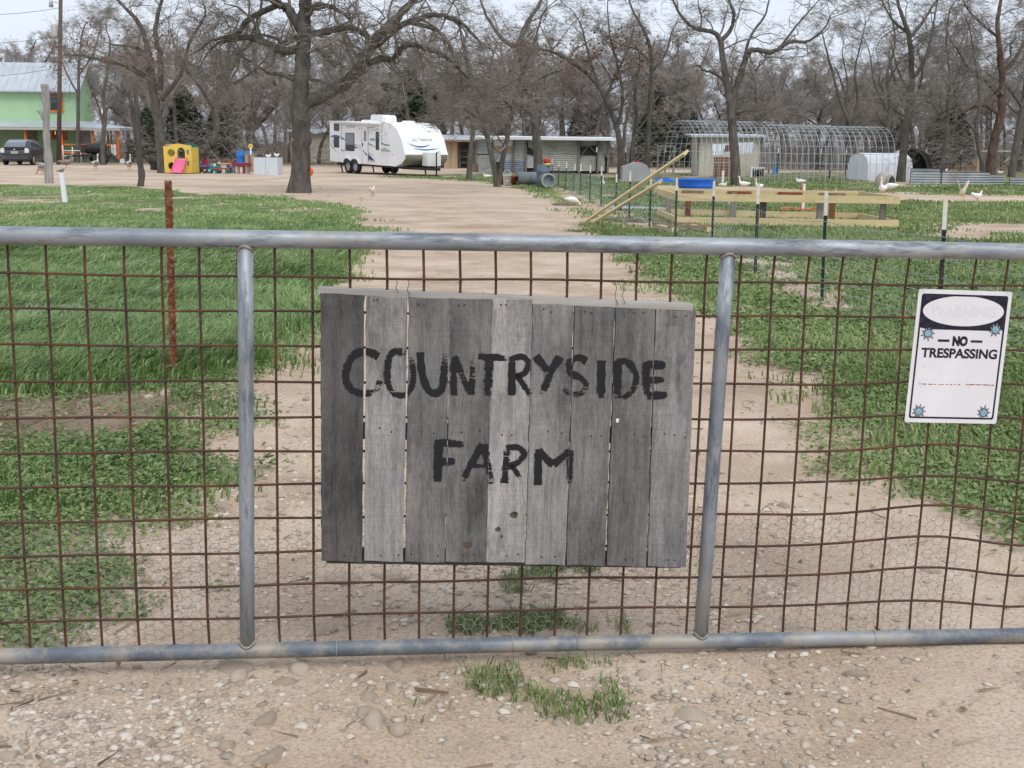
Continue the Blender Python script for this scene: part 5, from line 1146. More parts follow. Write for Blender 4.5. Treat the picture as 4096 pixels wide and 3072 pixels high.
tp(MB().prism(fe + fi, -Wd / 2 - .05, -Wd / 2 + .02), 'fender', 'trailer_white'); tp(MB().prism([(p[0], p[1]) for p in fi], -Wd / 2 - .005, -Wd / 2 + .01), 'wheel_well', 'black_plastic')
acu = MB().prism([(2.55, ZR), (2.58, ZR + .30), (2.75, ZR + .36), (3.55, ZR + .33), (3.68, ZR + .22), (3.70, ZR)], -.38, .38); acu = tp(acu, 'air_conditioner', 'trailer_white')
tp(MB().box((2.56, 0, ZR + .17), (.02, .6, .22)), 'grille', 'decal_grey', acu)
tp(MB().box((1.85, 0, ZR + .05), (.7, .6, .10), taper=.8), 'roof_vent', 'trailer_white'); tp(MB().box((L - 1.9, 0.2, ZR + .05), (.6, .5, .10), taper=.7), 'roof_vent', 'trailer_white')
tp(MB().prism([(-.03, ZR - .03), (-.03, ZR + .02), (L - 1.75, ZR + .02), (L - 1.75, ZR - .03)], -Wd / 2 - .03, Wd / 2 + .03), 'roof_edge', 'trailer_white')
for x_, y_ in ((sx(1300), ZR - .22), (sx(1340), 1.02), (sx(215), 1.05), (sx(750), ZR - .32)): side(rrect(.09, .05, .01, x_, y_), 'bill_orange', 'marker_lamp', body, .012)

# ------------------------------------------------------------------ green house
Yh = 86.0; s_ = Yh / F; hb = gp(0, 562 + 1.45 * F / Yh)
def hx(px_, Y_=Yh): return float(at(px_, 560, Y_)[0])
def hz(py_, Y_=Yh, px_=150): return float(at(px_, py_, Y_)[2])
ho = thing('farmhouse', (hx(310), Yh, 0), 'pale green two-storey farmhouse with orange trim and a metal roof', 'house')
X0 = hx(-420) - hx(310); ze = hz(356)
def lx(px_, Y_=Yh): return hx(px_, Y_) - hx(310)
wl = MB().box((X0 / 2, 1.7, ze / 2), (-X0, 3.4, ze)).build('wall', 'house_green', ho)
zr = hz(250, Yh + 1.7); rf = MB(); R_ = [(X0 - .5, -.5, ze - .12), (.55, -.5, ze - .12), (.55, 1.7, zr), (X0 - .5, 1.7, zr), (X0 - .5, 3.9, ze - .12), (.55, 3.9, ze - .12)]
rf.add(R_ + [(p[0], p[1], p[2] - .10) for p in R_], [(0, 1, 2, 3), (3, 2, 5, 4), (6, 9, 8, 7), (9, 10, 11, 8), (0, 6, 7, 1), (1, 7, 8, 2), (2, 8, 11, 5), (0, 3, 9, 6)]); rf = rf.build('roof', 'roof_metal', ho)
dsl = Vector((0, 4.7, zr - ze + .12))
for k in range(24):
    x_ = .5 - k * .52
    if x_ > X0 - .4: MB().bar((x_, -.5, ze - .10), (x_, 1.7, zr + .02), .02, .02).build('seam', 'roof_metal', rf)
MB().lathe([(.08, 0), (.08, .5), (.001, .5)], (lx(48, Yh + 2), 1.5, zr - .3), 10).build('chimney_pipe', 'tin', rf)
MB().add([(0.003, 0, ze - .1), (0.003, 3.4, ze - .1), (0.003, 1.7, zr - .12)], [(0, 1, 2)]).build('gable', 'house_green', ho)
MB().box((X0 / 2, -.06, ze - .12), (-X0 + .8, .06, .16)).build('eave_board', 'white_paint', ho)
def hwin(px0, px1, py0, py1, fw=.13, bars=True):
    a, b_, c, d = lx(px0), lx(px1), hz(py1), hz(py0); mb = MB()
    mb.box(((a + b_) / 2, -.05, d - fw / 2), (b_ - a, .1, fw)).box(((a + b_) / 2, -.05, c + fw / 2), (b_ - a + .1, .14, fw)).box((a + fw / 2, -.05, (c + d) / 2), (fw, .1, d - c - 2 * fw)).box((b_ - fw / 2, -.05, (c + d) / 2), (fw, .1, d - c - 2 * fw))
    f = mb.build('window', 'orange_trim', ho); MB().box(((a + b_) / 2, -.012, (c + d) / 2), (b_ - a - fw, .02, d - c - fw)).build('pane', 'glass_dark', f)
    if bars: MB().box(((a + b_) / 2, -.03, (c + d) / 2), (b_ - a - 2 * fw, .03, .05)).build('sash_bar', 'porch_dark', f)
hwin(198, 261, 364, 448); hwin(209, 267, 508, 558); hwin(-160, -100, 364, 448)
dw = MB().box((lx(131), -.04, 1.05), (.65, .08, 2.1)).build('door', 'door_brown', ho); MB().box((lx(124), -.09, 1.35), (.10, .02, .55)).build('door_glass', 'glass_dark', dw); MB().tube([(lx(141), -.1, 1.0), (lx(141), -.1, 1.1)], .03, 6).build('handle', 'dark_metal', dw)
MB().box((lx(330), .4, 1.15), (.9, .06, 2.2)).build('screen_panel', 'feather_pale', ho)
Yp = 83.0; dp = Yp - Yh; zpe, zpw = hz(509, Yp), hz(480)
xr_ = lx(478, Yp); pr_ = MB(); P4 = [(X0, dp - .3, zpe), (xr_ + .2, dp - .3, zpe), (xr_ + .2, 1.5, zpe), (.02, 0.02, zpw), (X0, 0.02, zpw), (.02, 1.5, zpw)]
pr_.add(P4, [(0, 1, 3, 4), (1, 2, 5, 3)]); pr_ = pr_.build('porch_roof', 'roof_metal', ho); MB().box(((X0 + xr_) / 2, dp - .28, zpe - .10), (xr_ - X0 + .3, .06, .16)).build('porch_fascia', 'decal_grey', pr_)
MB().box((xr_ + .17, dp / 2 + .7, zpe - .10), (.06, 1.5 - dp, .16)).build('porch_fascia', 'decal_grey', pr_)
MB().box(((X0 + xr_) / 2, dp / 2, .12), (xr_ - X0, -dp, .24)).build('porch_floor', 'porch_dark', ho)
for px_ in (101, 246, 370, 470, -60): MB().box((lx(px_, Yp), dp + .1, zpe / 2), (.13, .13, zpe - (0 if px_ != 246 else 0))).build('porch_post', 'orange_trim', ho)
for px_ in (432, 445): MB().box((lx(px_, Yp + 2), dp + 2, zpe / 2), (.10, .10, zpe)).build('porch_post', 'tan_wood', ho)
for z_ in (hz(577, Yp), hz(609, Yp)): MB().box(((lx(246, Yp) + lx(470, Yp)) / 2, dp + .1, z_), (lx(470, Yp) - lx(246, Yp), .06, .09)).build('porch_rail', 'orange_trim', ho)
for px_ in (448, 456, 462): MB().box((lx(px_, Yp), dp - .1, .85), (.08, .04, .7)).build('white_picket', 'white_paint', ho)
lt = thing('yard_rail', gp(255, 652), 'white pipe rail standing in front of the orange porch', 'rail')
for x_ in (0, .62, 1.16): MB().tube([(x_, 0, 0), (x_, 0, 1.15 - .1 * (x_ > 0))], .035, 8).build('upright', 'white_paint', lt)
for z_ in (.45, .8): MB().tube([(0, 0, z_), (1.2, 0, z_)], .03, 8).build('crossbar', 'white_paint', lt)

# ------------------------------------------------------------------ grey hatchback
A = gp(62, 661); car = thing('parked_car', A, 'dusty dark grey hatchback car parked with its tail to the drive', 'car', PI / 2 + .10)
# local x forward (away from the camera), y left
ST = [(0.0, .70, .46, .80, .62), (.12, .80, .32, 1.02, .70), (.45, .84, .26, 1.28, .62), (1.0, .865, .22, 1.44, .60), (1.9, .87, .22, 1.49, .60), (2.7, .87, .22, 1.38, .60), (3.3, .86, .24, 1.06, .66), (3.9, .82, .28, .90, .62), (4.35, .66, .34, .74, .5)]
vs_, fs = [], []
for (x_, hw, zb, zt, tw) in ST:
    ring = [(hw * .92, zb), (hw, zb + .18), (hw, min(.82, zt - .06)), (hw * .985, min(.92, zt - .03)), ((hw + tw) / 2 if zt > 1 else hw * .9, (zt + min(.92, zt - .03)) / 2), (tw, zt - .02), (tw * .5, zt)]
    full = [(y_, z_) for y_, z_ in ring] + [(-y_, z_) for y_, z_ in reversed(ring)]
    vs_ += [(x_, y_, z_) for y_, z_ in full]
n_ = 14
for i in range(len(ST) - 1):
    for k in range(n_): fs.append((i * n_ + k, i * n_ + (k + 1) % n_, (i + 1) * n_ + (k + 1) % n_, (i + 1) * n_ + k))
fs += [tuple(range(n_ - 1, -1, -1)), tuple((len(ST) - 1) * n_ + k for k in range(n_))]
cb = MB().add(vs_, fs, True); MBc = cb.build('body', 'car_grey', car)
def cpart(name, m_, P, parent=None):
    return MB().add(P, [tuple(range(len(P)))]).build(name, m_, parent or car)
rw = MB().add([(.10, -.60, 1.035), (.10, .60, 1.035), (.42, .56, 1.30), (.42, -.56, 1.30), (.92, .52, 1.445), (.92, -.52, 1.445)], [(0, 1, 2, 3), (3, 2, 4, 5)]).build('rear_window', mat('car_glass', (.16, .19, .22), .1, .2, 1.2, spec=.6), car)
for v in rw.data.vertices: v.co.x -= .03; v.co.z += .02
MB().box((.03, 0, .96), (.05, 1.12, .09)).build('lower_rear_glass', 'glass_dark', car)
MB().box((.12, 0, 1.035), (.10, 1.26, .03)).build('spoiler', 'car_grey', car)
for y_ in (-.68, .68): MB().prism([(y_ - .11, .72), (y_ + .11, .72), (y_ + .13, .90), (y_ + .02, 1.0), (y_ - .09, .98)] if y_ > 0 else [(y_ - .11, .72), (y_ + .11, .72), (y_ + .09, .98), (y_ - .02, 1.0), (y_ - .13, .90)], -.02, .10, 'YZ').build('tail_lamp', 'lamp_white', car)
MB().box((-.03, 0, .46), (.16, 1.56, .24)).build('bumper', 'car_grey', car); MB().box((-.02, 0, .30), (.14, 1.4, .08)).build('lower_bumper', 'black_plastic', car)
MB().box((-.03, 0, .74), (.03, .42, .16)).build('number_plate', 'plate', car); MB().ell((-.02, 0, .90), (.02, .06, .04)).build('badge', 'alloy', car)
for y_ in (-1, 1):
    cpart('side_window', 'glass_dark', [(x_, y_ * yy, zz) for x_, yy, zz in ((.75, .80, 1.0), (2.9, .84, .98), (2.4, .70, 1.36), (1.1, .70, 1.38))][::y_])
    MB().box((2.9, y_ * .97, 1.0), (.12, .18, .12)).build('mirror', 'car_grey', car)
    for x_ in (.78, 3.45):
        w_ = MB().lathe([(.2, -.1), (.30, -.1), (.315, -.06), (.315, .06), (.30, .1), (.2, .1)], (x_, y_ * .76, .315), 20, 'Y').build('wheel', 'tyre', car); MB().lathe([(.2, y_ * .05), (.18, y_ * .1), (.05, y_ * .09), (.001, y_ * .1)], (x_, y_ * .76, .315), 16, 'Y').build('rim', 'alloy', w_)

# ------------------------------------------------------------------ barbecue smoker on wheels
A = gp(385, 657); t = thing('smoker_trailer', A, 'black barrel barbecue smoker on a two-wheeled trailer', 'smoker', -.05)
MB().lathe([(.001, -.62), (.30, -.60), (.33, -.55), (.33, .55), (.30, .60), (.001, .62)], (.05, 0, .98), 20, 'X').build('tank', 'dark_metal', t); MB().box((.05, -.34, .98), (.9, .03, .03)).build('lid_handle', 'dark_metal', t)
MB().box((-.72, 0, .95), (.30, .5, .5)).build('firebox', 'dark_metal', t); MB().tube([(.5, .1, 1.25), (.5, .1, 1.75)], .06, 8).build('chimney', 'dark_metal', t)
MB().box((-.15, 0, .52), (2.3, .9, .12)).bar((-1.2, 0, .52), (-1.9, 0, .45), .08, .08).bar((.9, 0, .75), (1.4, 0, .25), .05, .4).build('chassis', 'dark_metal', t)
for y_ in (-.62, .62):
    w_ = MB().lathe([(.18, -.1), (.33, -.1), (.35, -.06), (.35, .06), (.33, .1), (.18, .1)], (.72 if y_ < 0 else -.3, y_, .35), 20, 'Y').build('wheel', 'tyre', t); MB().lathe([(.19, -.07 * (1 if y_ < 0 else -1)), (.10, -.09 * (1 if y_ < 0 else -1)), (.001, -.10 * (1 if y_ < 0 else -1))], (.72 if y_ < 0 else -.3, y_, .35), 16, 'Y').build('rim', 'alloy', w_)
MB().tube([(.72 + .44 * math.cos(a), -.62, .35 + .44 * math.sin(a)) for a in [PI * k / 10 for k in range(11)]], .05, 6).build('fender', 'dark_metal', t)
one('white_box', gp(491, 653), MB().box((0, 0, .13), (.3, .25, .26), taper=.92).box((0, 0, .28), (.12, .04, .05)), 'pvc', 'small white plastic jug on the ground right of the smoker', 'jug')
# ------------------------------------------------------------------ utility pole, snags, log pile
A = gp(234, 658); B = at(243, -20, A[1]); up_ = thing('utility_pole', A, 'tall dark wooden utility pole in front of the green house', 'pole')
d = Vector(B) - Vector(A); MB().tube([(0, 0, -.3), d * .5, d * 1.12], [.14, .125, .11], 12).build('pole', 'pole_wood', up_)
z_ = float(at(243, 15, A[1])[2]); MB().bar((d.x, -.05, z_), (d.x - .55, -.05, z_ + .12), .04, .04, (0, 1, 0)).build('lamp_arm', 'tin', up_); MB().lathe([(.05, .2), (.10, .15), (.14, -.2), (.001, -.22)], (d.x - .6, -.05, z_), 12).build('lamp', 'tin', up_)
MB().lathe([(.001, 0), (.20, 0), (.21, .1), (.21, .65), (.16, .75), (.001, .76)], (d.x * .8 - .36, 0, float(at(217, 150, A[1])[2])), 14).build('transformer', 'decal_grey', up_)
MB().box((-.02, -.14, 1.9), (.06, .03, .2)).build('yellow_tag', 'play_yellow', up_)
zt_ = float(at(243, 30, A[1])[2]); 
for (z0_, dz) in ((zt_, .4), (zt_ - 1.6, .3), (zt_ - 3.4, .1)):
    MB().tube([(d.x - 14 * t_, 2 * t_, z0_ + dz * t_ * 2 - 3.0 * t_ * (1 - t_)) for t_ in [k / 10 for k in range(11)]], .012, 4, False).build('power_line', 'dark_metal', up_)
def snag(name, segs, m_, lb, base, Yd=None):
    A = gp(*base); t = thing(name, A, lb, 'dead trunk')
    for k, P in enumerate(segs):
        pts, rad = [], []
        for (px_, py_, w_) in P: q = Vector(at(px_, py_, A[1])) - Vector(A); pts.append(q + Vector((random.gauss(0, .015), 0, 0))); rad.append(w_ / 2 * A[1] / F)
        if k == 0: pts[0].z = -.1
        C = catmull([tuple(p) for p in pts], 6); rr = np.interp(np.linspace(0, len(rad) - 1, len(C)), range(len(rad)), rad) * (1 + .08 * np.random.default_rng(k).normal(size=len(C)))
        MB().tube([tuple(c) for c in C], [float(q) for q in rr], 12).build('trunk' if k == 0 else 'stub', m_, t)
snag('dead_trunk', [[(196, 733, 34), (190, 640, 31), (183, 520, 28), (180, 430, 27), (179, 337, 30)], [(176, 475, 18), (164, 455, 16), (154, 441, 17)]], 'dead_wood', 'bleached grey branchless dead trunk standing at the lawn edge', (196, 733))
snag('dead_trunk', [[(560, 745, 27), (566, 700, 25), (556, 620, 26), (552, 520, 24), (548, 440, 20), (546, 360, 7)], [(548, 560, 20), (530, 450, 18), (516, 362, 8)]], 'dark_wood', 'dark broken dead trunk with two jagged prongs at the yard edge', (560, 745))
A = gp(625, 683); t = thing('log_pile', A, 'dark pile of cut logs beside the oak trunk left of the playhouse', 'log pile')
for (x_, y_, z_, L_, r_, ry) in ((-.15, 0, .35, .75, .17, 1.2), (.2, .1, .16, 1.0, .15, .1), (.1, -.2, .55, .9, .16, .3), (-.1, .1, .98, .95, .12, .05), (.25, .05, .78, .8, .15, -.4)):
    c, s2 = math.cos(ry), math.sin(ry); MB().tube([(x_ - L_ / 2 * c, y_, z_ + L_ / 2 * s2 * .4), (x_ + L_ / 2 * c, y_ + .1, max(.1, z_ - L_ / 2 * s2 * .4))], [r_, r_ * .9], 10).build('log', 'dark_wood', t)
# ------------------------------------------------------------------ playhouse and toys
A = gp(712, 694); t = thing('toy_playhouse', A, 'yellow plastic climbing playhouse with a pink slide', 'playhouse', -.08)
s_ = A[1] / F; Wp, Hp = (778 - 672) * s_, (694 - 578) * s_
def ring_panel(mb, outer, holes, y0, y1): pass
cut = bmesh.new()
def panel_with_holes(outer, holes, y0, y1, m_, name, parent):
    bm = bmesh.new(); edges = []
    for loop in [outer] + holes:
        vv = [bm.verts.new((p[0], y0, p[1])) for p in loop]; edges += [bm.edges.new((vv[i], vv[(i + 1) % len(vv)])) for i in range(len(vv))]
    bmesh.ops.triangle_fill(bm, edges=edges, use_beauty=True, use_dissolve=False)
    r_ = bmesh.ops.extrude_face_region(bm, geom=list(bm.faces)); vv = [g for g in r_['geom'] if isinstance(g, bmesh.types.BMVert)]; bmesh.ops.translate(bm, vec=(0, y1 - y0, 0), verts=vv); bmesh.ops.recalc_face_normals(bm, faces=bm.faces)
    me = bpy.data.meshes.new(name); bm.to_mesh(me); bm.free(); me.materials.append(M[m_]); return link(bpy.data.objects.new(name, me), parent)
def circ(cx, cz, r_, n_=20, sx_=1): return [(cx + sx_ * r_ * math.cos(2 * PI * k / n_), cz + r_ * math.sin(2 * PI * k / n_)) for k in range(n_)]
outer = [(-.62 * Wp / 1.26, .03), (.70 * Wp / 1.26, .03), (.70 * Wp / 1.26, Hp * .93), (.45 * Wp / 1.26, Hp * .95), (.1, Hp * 1.0), (-.25, Hp * .97), (-.42, Hp * .9), (-.64 * Wp / 1.26, Hp * .92)]
arch = [(.02, Hp * .50), (.38, Hp * .50)] + [(.20 + .18 * math.cos(PI * k / 8), Hp * .72 + .2 * math.sin(PI * k / 8)) for k in range(9)]
panel_with_holes(outer, [circ(-.27, Hp * .69, .17), circ(-.27, Hp * .25, .17), arch], -.04, .04, 'play_yellow', 'front_panel', t)
panel_with_holes([(p[0], p[1] * .98) for p in outer], [circ(-.05, Hp * .58, .46)], .95, 1.02, 'play_teal', 'back_panel', t)
for x_ in (-.58 * Wp / 1.26, .66 * Wp / 1.26): MB().box((x_, .5, Hp * .45), (.06, .9, Hp * .85)).build('side_panel', 'play_yellow', t)
MB().box((.05, .5, Hp * .42), (Wp * .9, .9, .06)).build('deck', 'play_teal', t)
for z_ in (.33, .70): MB().box((.52, -.045, Hp * z_ + .02), (.08, .02, .20)).build('window_slot', 'play_teal', t)
sl_ = MB(); a, b_ = Vector((.20, -.05, Hp * .47)), Vector((.30, -.95, .06)); sl_.bar(a, b_, .03, .46, (0, .5, 1)); sl_.bar(a + Vector((-.24, 0, .05)), b_ + Vector((-.24, 0, .05)), .12, .04, (0, .5, 1)).bar(a + Vector((.24, 0, .05)), b_ + Vector((.24, 0, .05)), .12, .04, (0, .5, 1)); sl_.build('slide', 'play_pink', t)
MB().box((-.4, .3, Hp * .95), (.35, .4, .08)).build('roof_cap', 'igloo', t); MB().box((.45, .5, Hp * .96), (.3, .6, .10)).build('roof_cap', 'play_teal', t)
def wheel_part(x_, y_, r_, parent, m_='tyre', w_=.06):
    q = MB().lathe([(.001, -w_ / 2), (r_, -w_ / 2), (r_, w_ / 2), (.001, w_ / 2)], (x_, y_, r_), 14, 'Y').build('wheel', m_, parent); MB().lathe([(.001, -w_ / 2 - .012), (r_ * .5, -w_ / 2 - .01), (r_ * .55, -w_ / 2)], (x_, y_, r_), 10, 'Y').build('hub', 'alloy', q)
A = gp(810, 692); t = thing('toy_car', A, 'maroon and blue ride-on toy car behind the playhouse', 'toy car', -.1)
MB().prism([(-.32, .10), (.32, .10), (.36, .30), (.30, .42), (.05, .44), (-.05, .38), (-.36, .38)], -.22, .22).build('body', 'play_maroon', t); MB().box((.10, -.01, .36), (.42, .46, .14), taper=.85).build('hood', 'play_blue', t); MB().prism([(-.34, .40), (-.10, .40), (-.14, .62), (-.32, .60)], -.2, -.16).build('roof_frame', 'play_red', t); MB().prism([(-.06, .40), (.26, .40), (.20, .66), (-.0, .66)], .1, .16).build('seat_back', 'play_red', t)
for x_ in (-.22, .2):
    for y_ in (-.23, .23): wheel_part(x_, y_, .12, t)
A = gp(858, 693); t = thing('toy_tricycle', A, 'teal plastic tricycle with maroon handlebars', 'tricycle')
MB().prism([(-.25, .12), (.15, .10), (.28, .28), (.20, .48), (.12, .48), (.06, .30), (-.22, .30)], -.10, .10).build('frame', 'play_teal', t); MB().tube([(.14, -.2, .60), (.12, 0, .52), (.14, .2, .60)], .03, 8).tube([(.12, 0, .42), (.12, 0, .55)], .025, 8).build('handlebar', 'play_maroon', t); MB().box((-.14, 0, .34), (.22, .22, .06)).build('seat', 'play_blue', t)
wheel_part(.2, 0, .17, t, 'play_teal', .08)
for y_ in (-.16, .16): wheel_part(-.2, y_, .11, t, 'play_teal', .06)
A = gp(893, 693); t = thing('toy_table', A, 'small plastic picnic table with a peach top and red benches', 'toy table')
MB().box((0, 0, .45), (.72, .45, .05)).build('top', 'play_peach', t)
for x_ in (-.24, .24): MB().box((x_, 0, .22), (.08, .30, .42)).build('leg', 'play_teal', t)
for y_ in (-.38, .38): MB().box((0, y_, .22), (.78, .18, .05)).build('bench', 'play_red', t)
for y_ in (-.38, .38):
    for x_ in (-.24, .24): MB().box((x_, y_, .10), (.10, .12, .20)).build('foot', 'play_teal', t)
one('purple_ball', gp(928, 690), MB().ell((0, 0, .17), (.17, .17, .17), 16, 10).tube([(0, 0, .335), (0, 0, .35)], .02, 6), 'play_purple', 'purple ball between the toy table and the maroon bench', 'ball')
A = gp(968, 694); t = thing('toy_bench', A, 'maroon plastic play bench with grey legs beside the white panel box', 'toy bench')
MB().box((0, 0, .42), (.86, .42, .16), taper=.92).build('top', 'play_maroon', t)
for x_, m_ in ((-.34, 'feather_grey'), (-.14, 'feather_grey'), (.12, 'play_maroon'), (.32, 'feather_grey')): MB().box((x_, -.1, .17), (.10, .16, .34)).build('leg', m_, t)
MB().tube([(-.42, 0, .5), (-.55, 0, .56), (-.68, 0, .52)], .035, 8).build('handle', 'play_red', t)
A = gp(998, 688); t = thing('board_screen', A, 'brown upright plank screen behind the maroon bench', 'screen')
for k in range(4): MB().box((-.22 + k * .16, .4, .42 + .04 * math.sin(k * 3)), (.145, .03, .84 + .08 * math.sin(k * 3))).build('board', 'brown_wood' if k % 2 else 'tan_wood', t)
MB().box((.02, .43, .3), (.62, .03, .08)).build('crosspiece', 'brown_wood', t)
A, W_, s_ = fr_(1016, 1118, 699); t = thing('panel_box', A, 'pale grey two-panel box pen standing on the yard', 'box pen'); Hh = (699 - 633) * s_
for k in range(2): MB().box((W_ * (.25 + .5 * k), 0, Hh / 2), (W_ / 2 - .012, .05, Hh)).build('front_panel', 'decal_pale' if 'decal_pale' in M else mat('decal_pale', (.55, .60, .64), .6, .06, 2, dirt=(.45, .45, .42)), t)
for x_ in (.02, W_ - .02): MB().box((x_, .6, Hh / 2), (.05, 1.15, Hh)).build('side_panel', 'decal_pale', t)
MB().box((W_ / 2, 1.2, Hh / 2), (W_, .05, Hh)).build('back_panel', 'decal_pale', t); MB().box((W_ / 2, .6, Hh - .05), (W_ - .1, 1.1, .03)).build('lid', 'decal_pale', t)
one('orange_ball', gp(1234, 706), MB().ell((0, 0, .22), (.22, .22, .22), 16, 10).tube([(0, 0, .43), (0, 0, .45)], .025, 6), 'ball_orange', 'orange ball half hidden behind the big oak trunk', 'ball')
t = thing('yellow_flower_stake', gp(985, 672), 'white stake with a yellow flower ornament near the board screen', 'ornament'); t.location.x += .18; t.location.y += .5
MB().tube([(0, 0, 0), (0, 0, 1.15)], .035, 8).build('stake', 'pvc', t)
for k in range(6): MB().ell((.09 * math.cos(k * 1.05), 0, 1.22 + .09 * math.sin(k * 1.05)), (.06, .02, .06), 8, 6).build('petal', 'play_yellow', t)

# ------------------------------------------------------------------ perimeter posts far back
def far_fence(P, lb, hpost=1.35):
    t = thing('wire_fence', gp(*P[0]), lb, 'fence', 0, 'far fences along the woods'); o_ = Vector(gp(*P[0])); pts = [Vector(gp(*p)) - o_ for p in P]
    for p in pts:
        q = MB().bar(p, p + Vector((0, 0, hpost * .82)), .06, .04, (1, 0, 0)).build('post', 'post_green', t); MB().bar(p + Vector((0, 0, hpost * .82)), p + Vector((0, 0, hpost)), .062, .042, (1, 0, 0)).build('white_tip', 'post_white', q)
    for z_ in (.3, .6, .9, 1.1): MB().tube([p + Vector((0, 0, z_)) for p in pts], .006, 4, False).build('line_wire', 'fence_wire', t)
far_fence([(2385, 695), (2500, 694), (2520, 700), (2590, 692), (2660, 690), (2830, 690), (2850, 698), (3110, 688), (3280, 690), (3380, 702), (3700, 688), (3840, 684), (4000, 682), (4200, 682)], 'far wire fence with white-tipped posts behind the tunnels')
far_fence([(600, 640), (690, 640), (765, 640), (815, 640), (860, 640), (890, 640), (905, 640), (965, 640), (1030, 641), (1100, 642)], 'far wire fence with white-tipped posts behind the toys')
# ------------------------------------------------------------------ birds
def bird(px_, py_, face, pose, lb, m_='feather_white', s=1.0, kind='goose', z=0.0, Y_=None, group=None):
    A = gp(px_, py_, z) if Y_ is None else at(px_, py_, Y_)
    t = thing(kind, A, lb, kind, face, group)
    if pose == 'stand': P = [(-.46, .36, .012), (-.36, .36, .06), (-.2, .33, .125), (0, .32, .16), (.16, .35, .14), (.25, .43, .085), (.29, .54, .05), (.30, .66, .040), (.31, .75, .042), (.345, .80, .046), (.39, .79, .034), (.41, .785, .018)]
    elif pose == 'graze': P = [(-.46, .40, .012), (-.36, .39, .06), (-.2, .36, .13), (0, .34, .165), (.16, .32, .14), (.28, .27, .085), (.37, .19, .05), (.43, .11, .042), (.47, .06, .044), (.50, .04, .03)]
    elif pose == 'sit': P = [(-.46, .19, .012), (-.36, .18, .06), (-.2, .15, .12), (0, .15, .155), (.16, .17, .13), (.24, .23, .08), (.25, .31, .045), (.26, .36, .044), (.30, .38, .036), (.33, .375, .018)]
    elif pose == 'flap': P = [(-.28, .16, .012), (-.24, .20, .07), (-.14, .29, .14), (-.04, .42, .165), (.05, .54, .13), (.11, .64, .08), (.14, .74, .048), (.16, .84, .04), (.20, .90, .045), (.26, .89, .03)]
    else: P = [(-.20, .30, .03), (-.16, .24, .06), (-.05, .18, .095), (.06, .19, .085), (.11, .25, .05), (.125, .31, .035), (.145, .34, .034), (.165, .335, .018)]
    P = [(x * s, z_ * s, r * s) for x, z_, r in P]
    C = np.array(catmull(P, 4)); mb = MB().tube([(c[0], 0, c[1]) for c in C], [max(.004, float(c[2])) for c in C], 12)
    mb.v = [(v[0], v[1] * .92, v[2]) for v in mb.v]; mb.build('body', m_, t)
    h = P[-1]; MB().tube([(h[0] - .01 * s, 0, h[1]), (h[0] + .055 * s, 0, h[1] - .02 * s), (h[0] + .085 * s, 0, h[1] - .028 * s)], [.022 * s, .016 * s, .006 * s], 8).build('bill', 'bill_orange', t)
    for y_ in (-1, 1):
        e = P[-2]; MB().ell((e[0] + .0 * s, y_ * e[2] * .82, e[1] + .012 * s), (.007 * s,) * 3, 6, 4).build('eye', 'black_plastic', t)
    bz = {'stand': .32, 'graze': .34, 'sit': .15, 'flap': .42}.get(pose, .19)
    if pose == 'flap':
        for y_ in (-1, 1):
            w_ = MB(); pr = [(0, .10, .50), (.02, .22, .66), (0, .34, .86), (-.03, .40, 1.06), (-.06, .36, 1.10), (-.12, .26, .92), (-.14, .16, .70), (-.12, .10, .48)]
            w_.add([(p[0] * s, y_ * p[1] * s, p[2] * s) for p in pr] + [((p[0] - .02) * s, y_ * (p[1] + .012) * s, p[2] * s) for p in pr], [tuple(range(8)), tuple(range(15, 7, -1))] + [(k, (k + 1) % 8, 8 + (k + 1) % 8, 8 + k) for k in range(8)]); w_.build('wing', m_, t)
    elif kind != 'hen' or True:
        k_ = .55 if pose == 'hen' else 1.0
        for y_ in (-1, 1): MB().ell((-.10 * s * k_, y_ * .125 * s * k_, (bz + .03 * k_) * s), (.25 * s * k_, .045 * s * k_, .10 * s * k_), 12, 7, (0, .10, 0)).build('wing', m_ if m_ != 'feather_pale' else 'feather_grey', t)
    if pose != 'sit':
        k_ = .55 if pose == 'hen' else 1.0
        for y_ in (-1, 1):
            lg = MB().tube([(.0, y_ * .06 * s * k_, (bz - .10 * k_) * s), (.015 * s, y_ * .06 * s * k_, .08 * s * k_), (.01 * s, y_ * .06 * s * k_, .01)], [.026 * s * k_, .013 * s, .012 * s], 6).add([(-.02 * s, y_ * .06 * s * k_, .006), (.09 * s * k_, (y_ * .06 - .035) * s * k_, .004), (.10 * s * k_, y_ * .06 * s * k_, .004), (.09 * s * k_, (y_ * .06 + .035) * s * k_, .004), (0, y_ * .06 * s * k_, .016)], [(0, 1, 4), (1, 2, 4), (2, 3, 4), (3, 0, 4)])
            lg.build('leg', 'bill_orange', t)
    if pose == 'hen': MB().prism([(.12 * s, .355 * s), (.165 * s, .36 * s), (.16 * s, .385 * s), (.14 * s, .375 * s), (.125 * s, .39 * s)], -.006, .006).build('comb', 'comb_red', t)
    return t
bird(2288, 823, .05, 'graze', 'white duck grazing with its head down on the verge by the fence', s=.44, kind='duck')
bird(1948, 712, PI + .1, 'sit', 'white duck sitting on the grass beside the twin-trunked tree', s=.52, kind='duck')
bird(1490, 782, 1.25, 'hen', 'cream hen walking away across the open yard', 'feather_cream', .78, kind='hen')
bird(2975, 754, PI - .25, 'stand', 'white duck standing alert in front of the hoop tunnel', s=.52, kind='duck')
bird(3035, 762, PI + .6, 'stand', 'white duck preening beside the alert one, behind the timber frame', s=.48, kind='duck')
bird(2893, 747, 0.3, 'sit', 'pinkish white duck resting behind the white stake', 'feather_cream', .45, kind='duck')
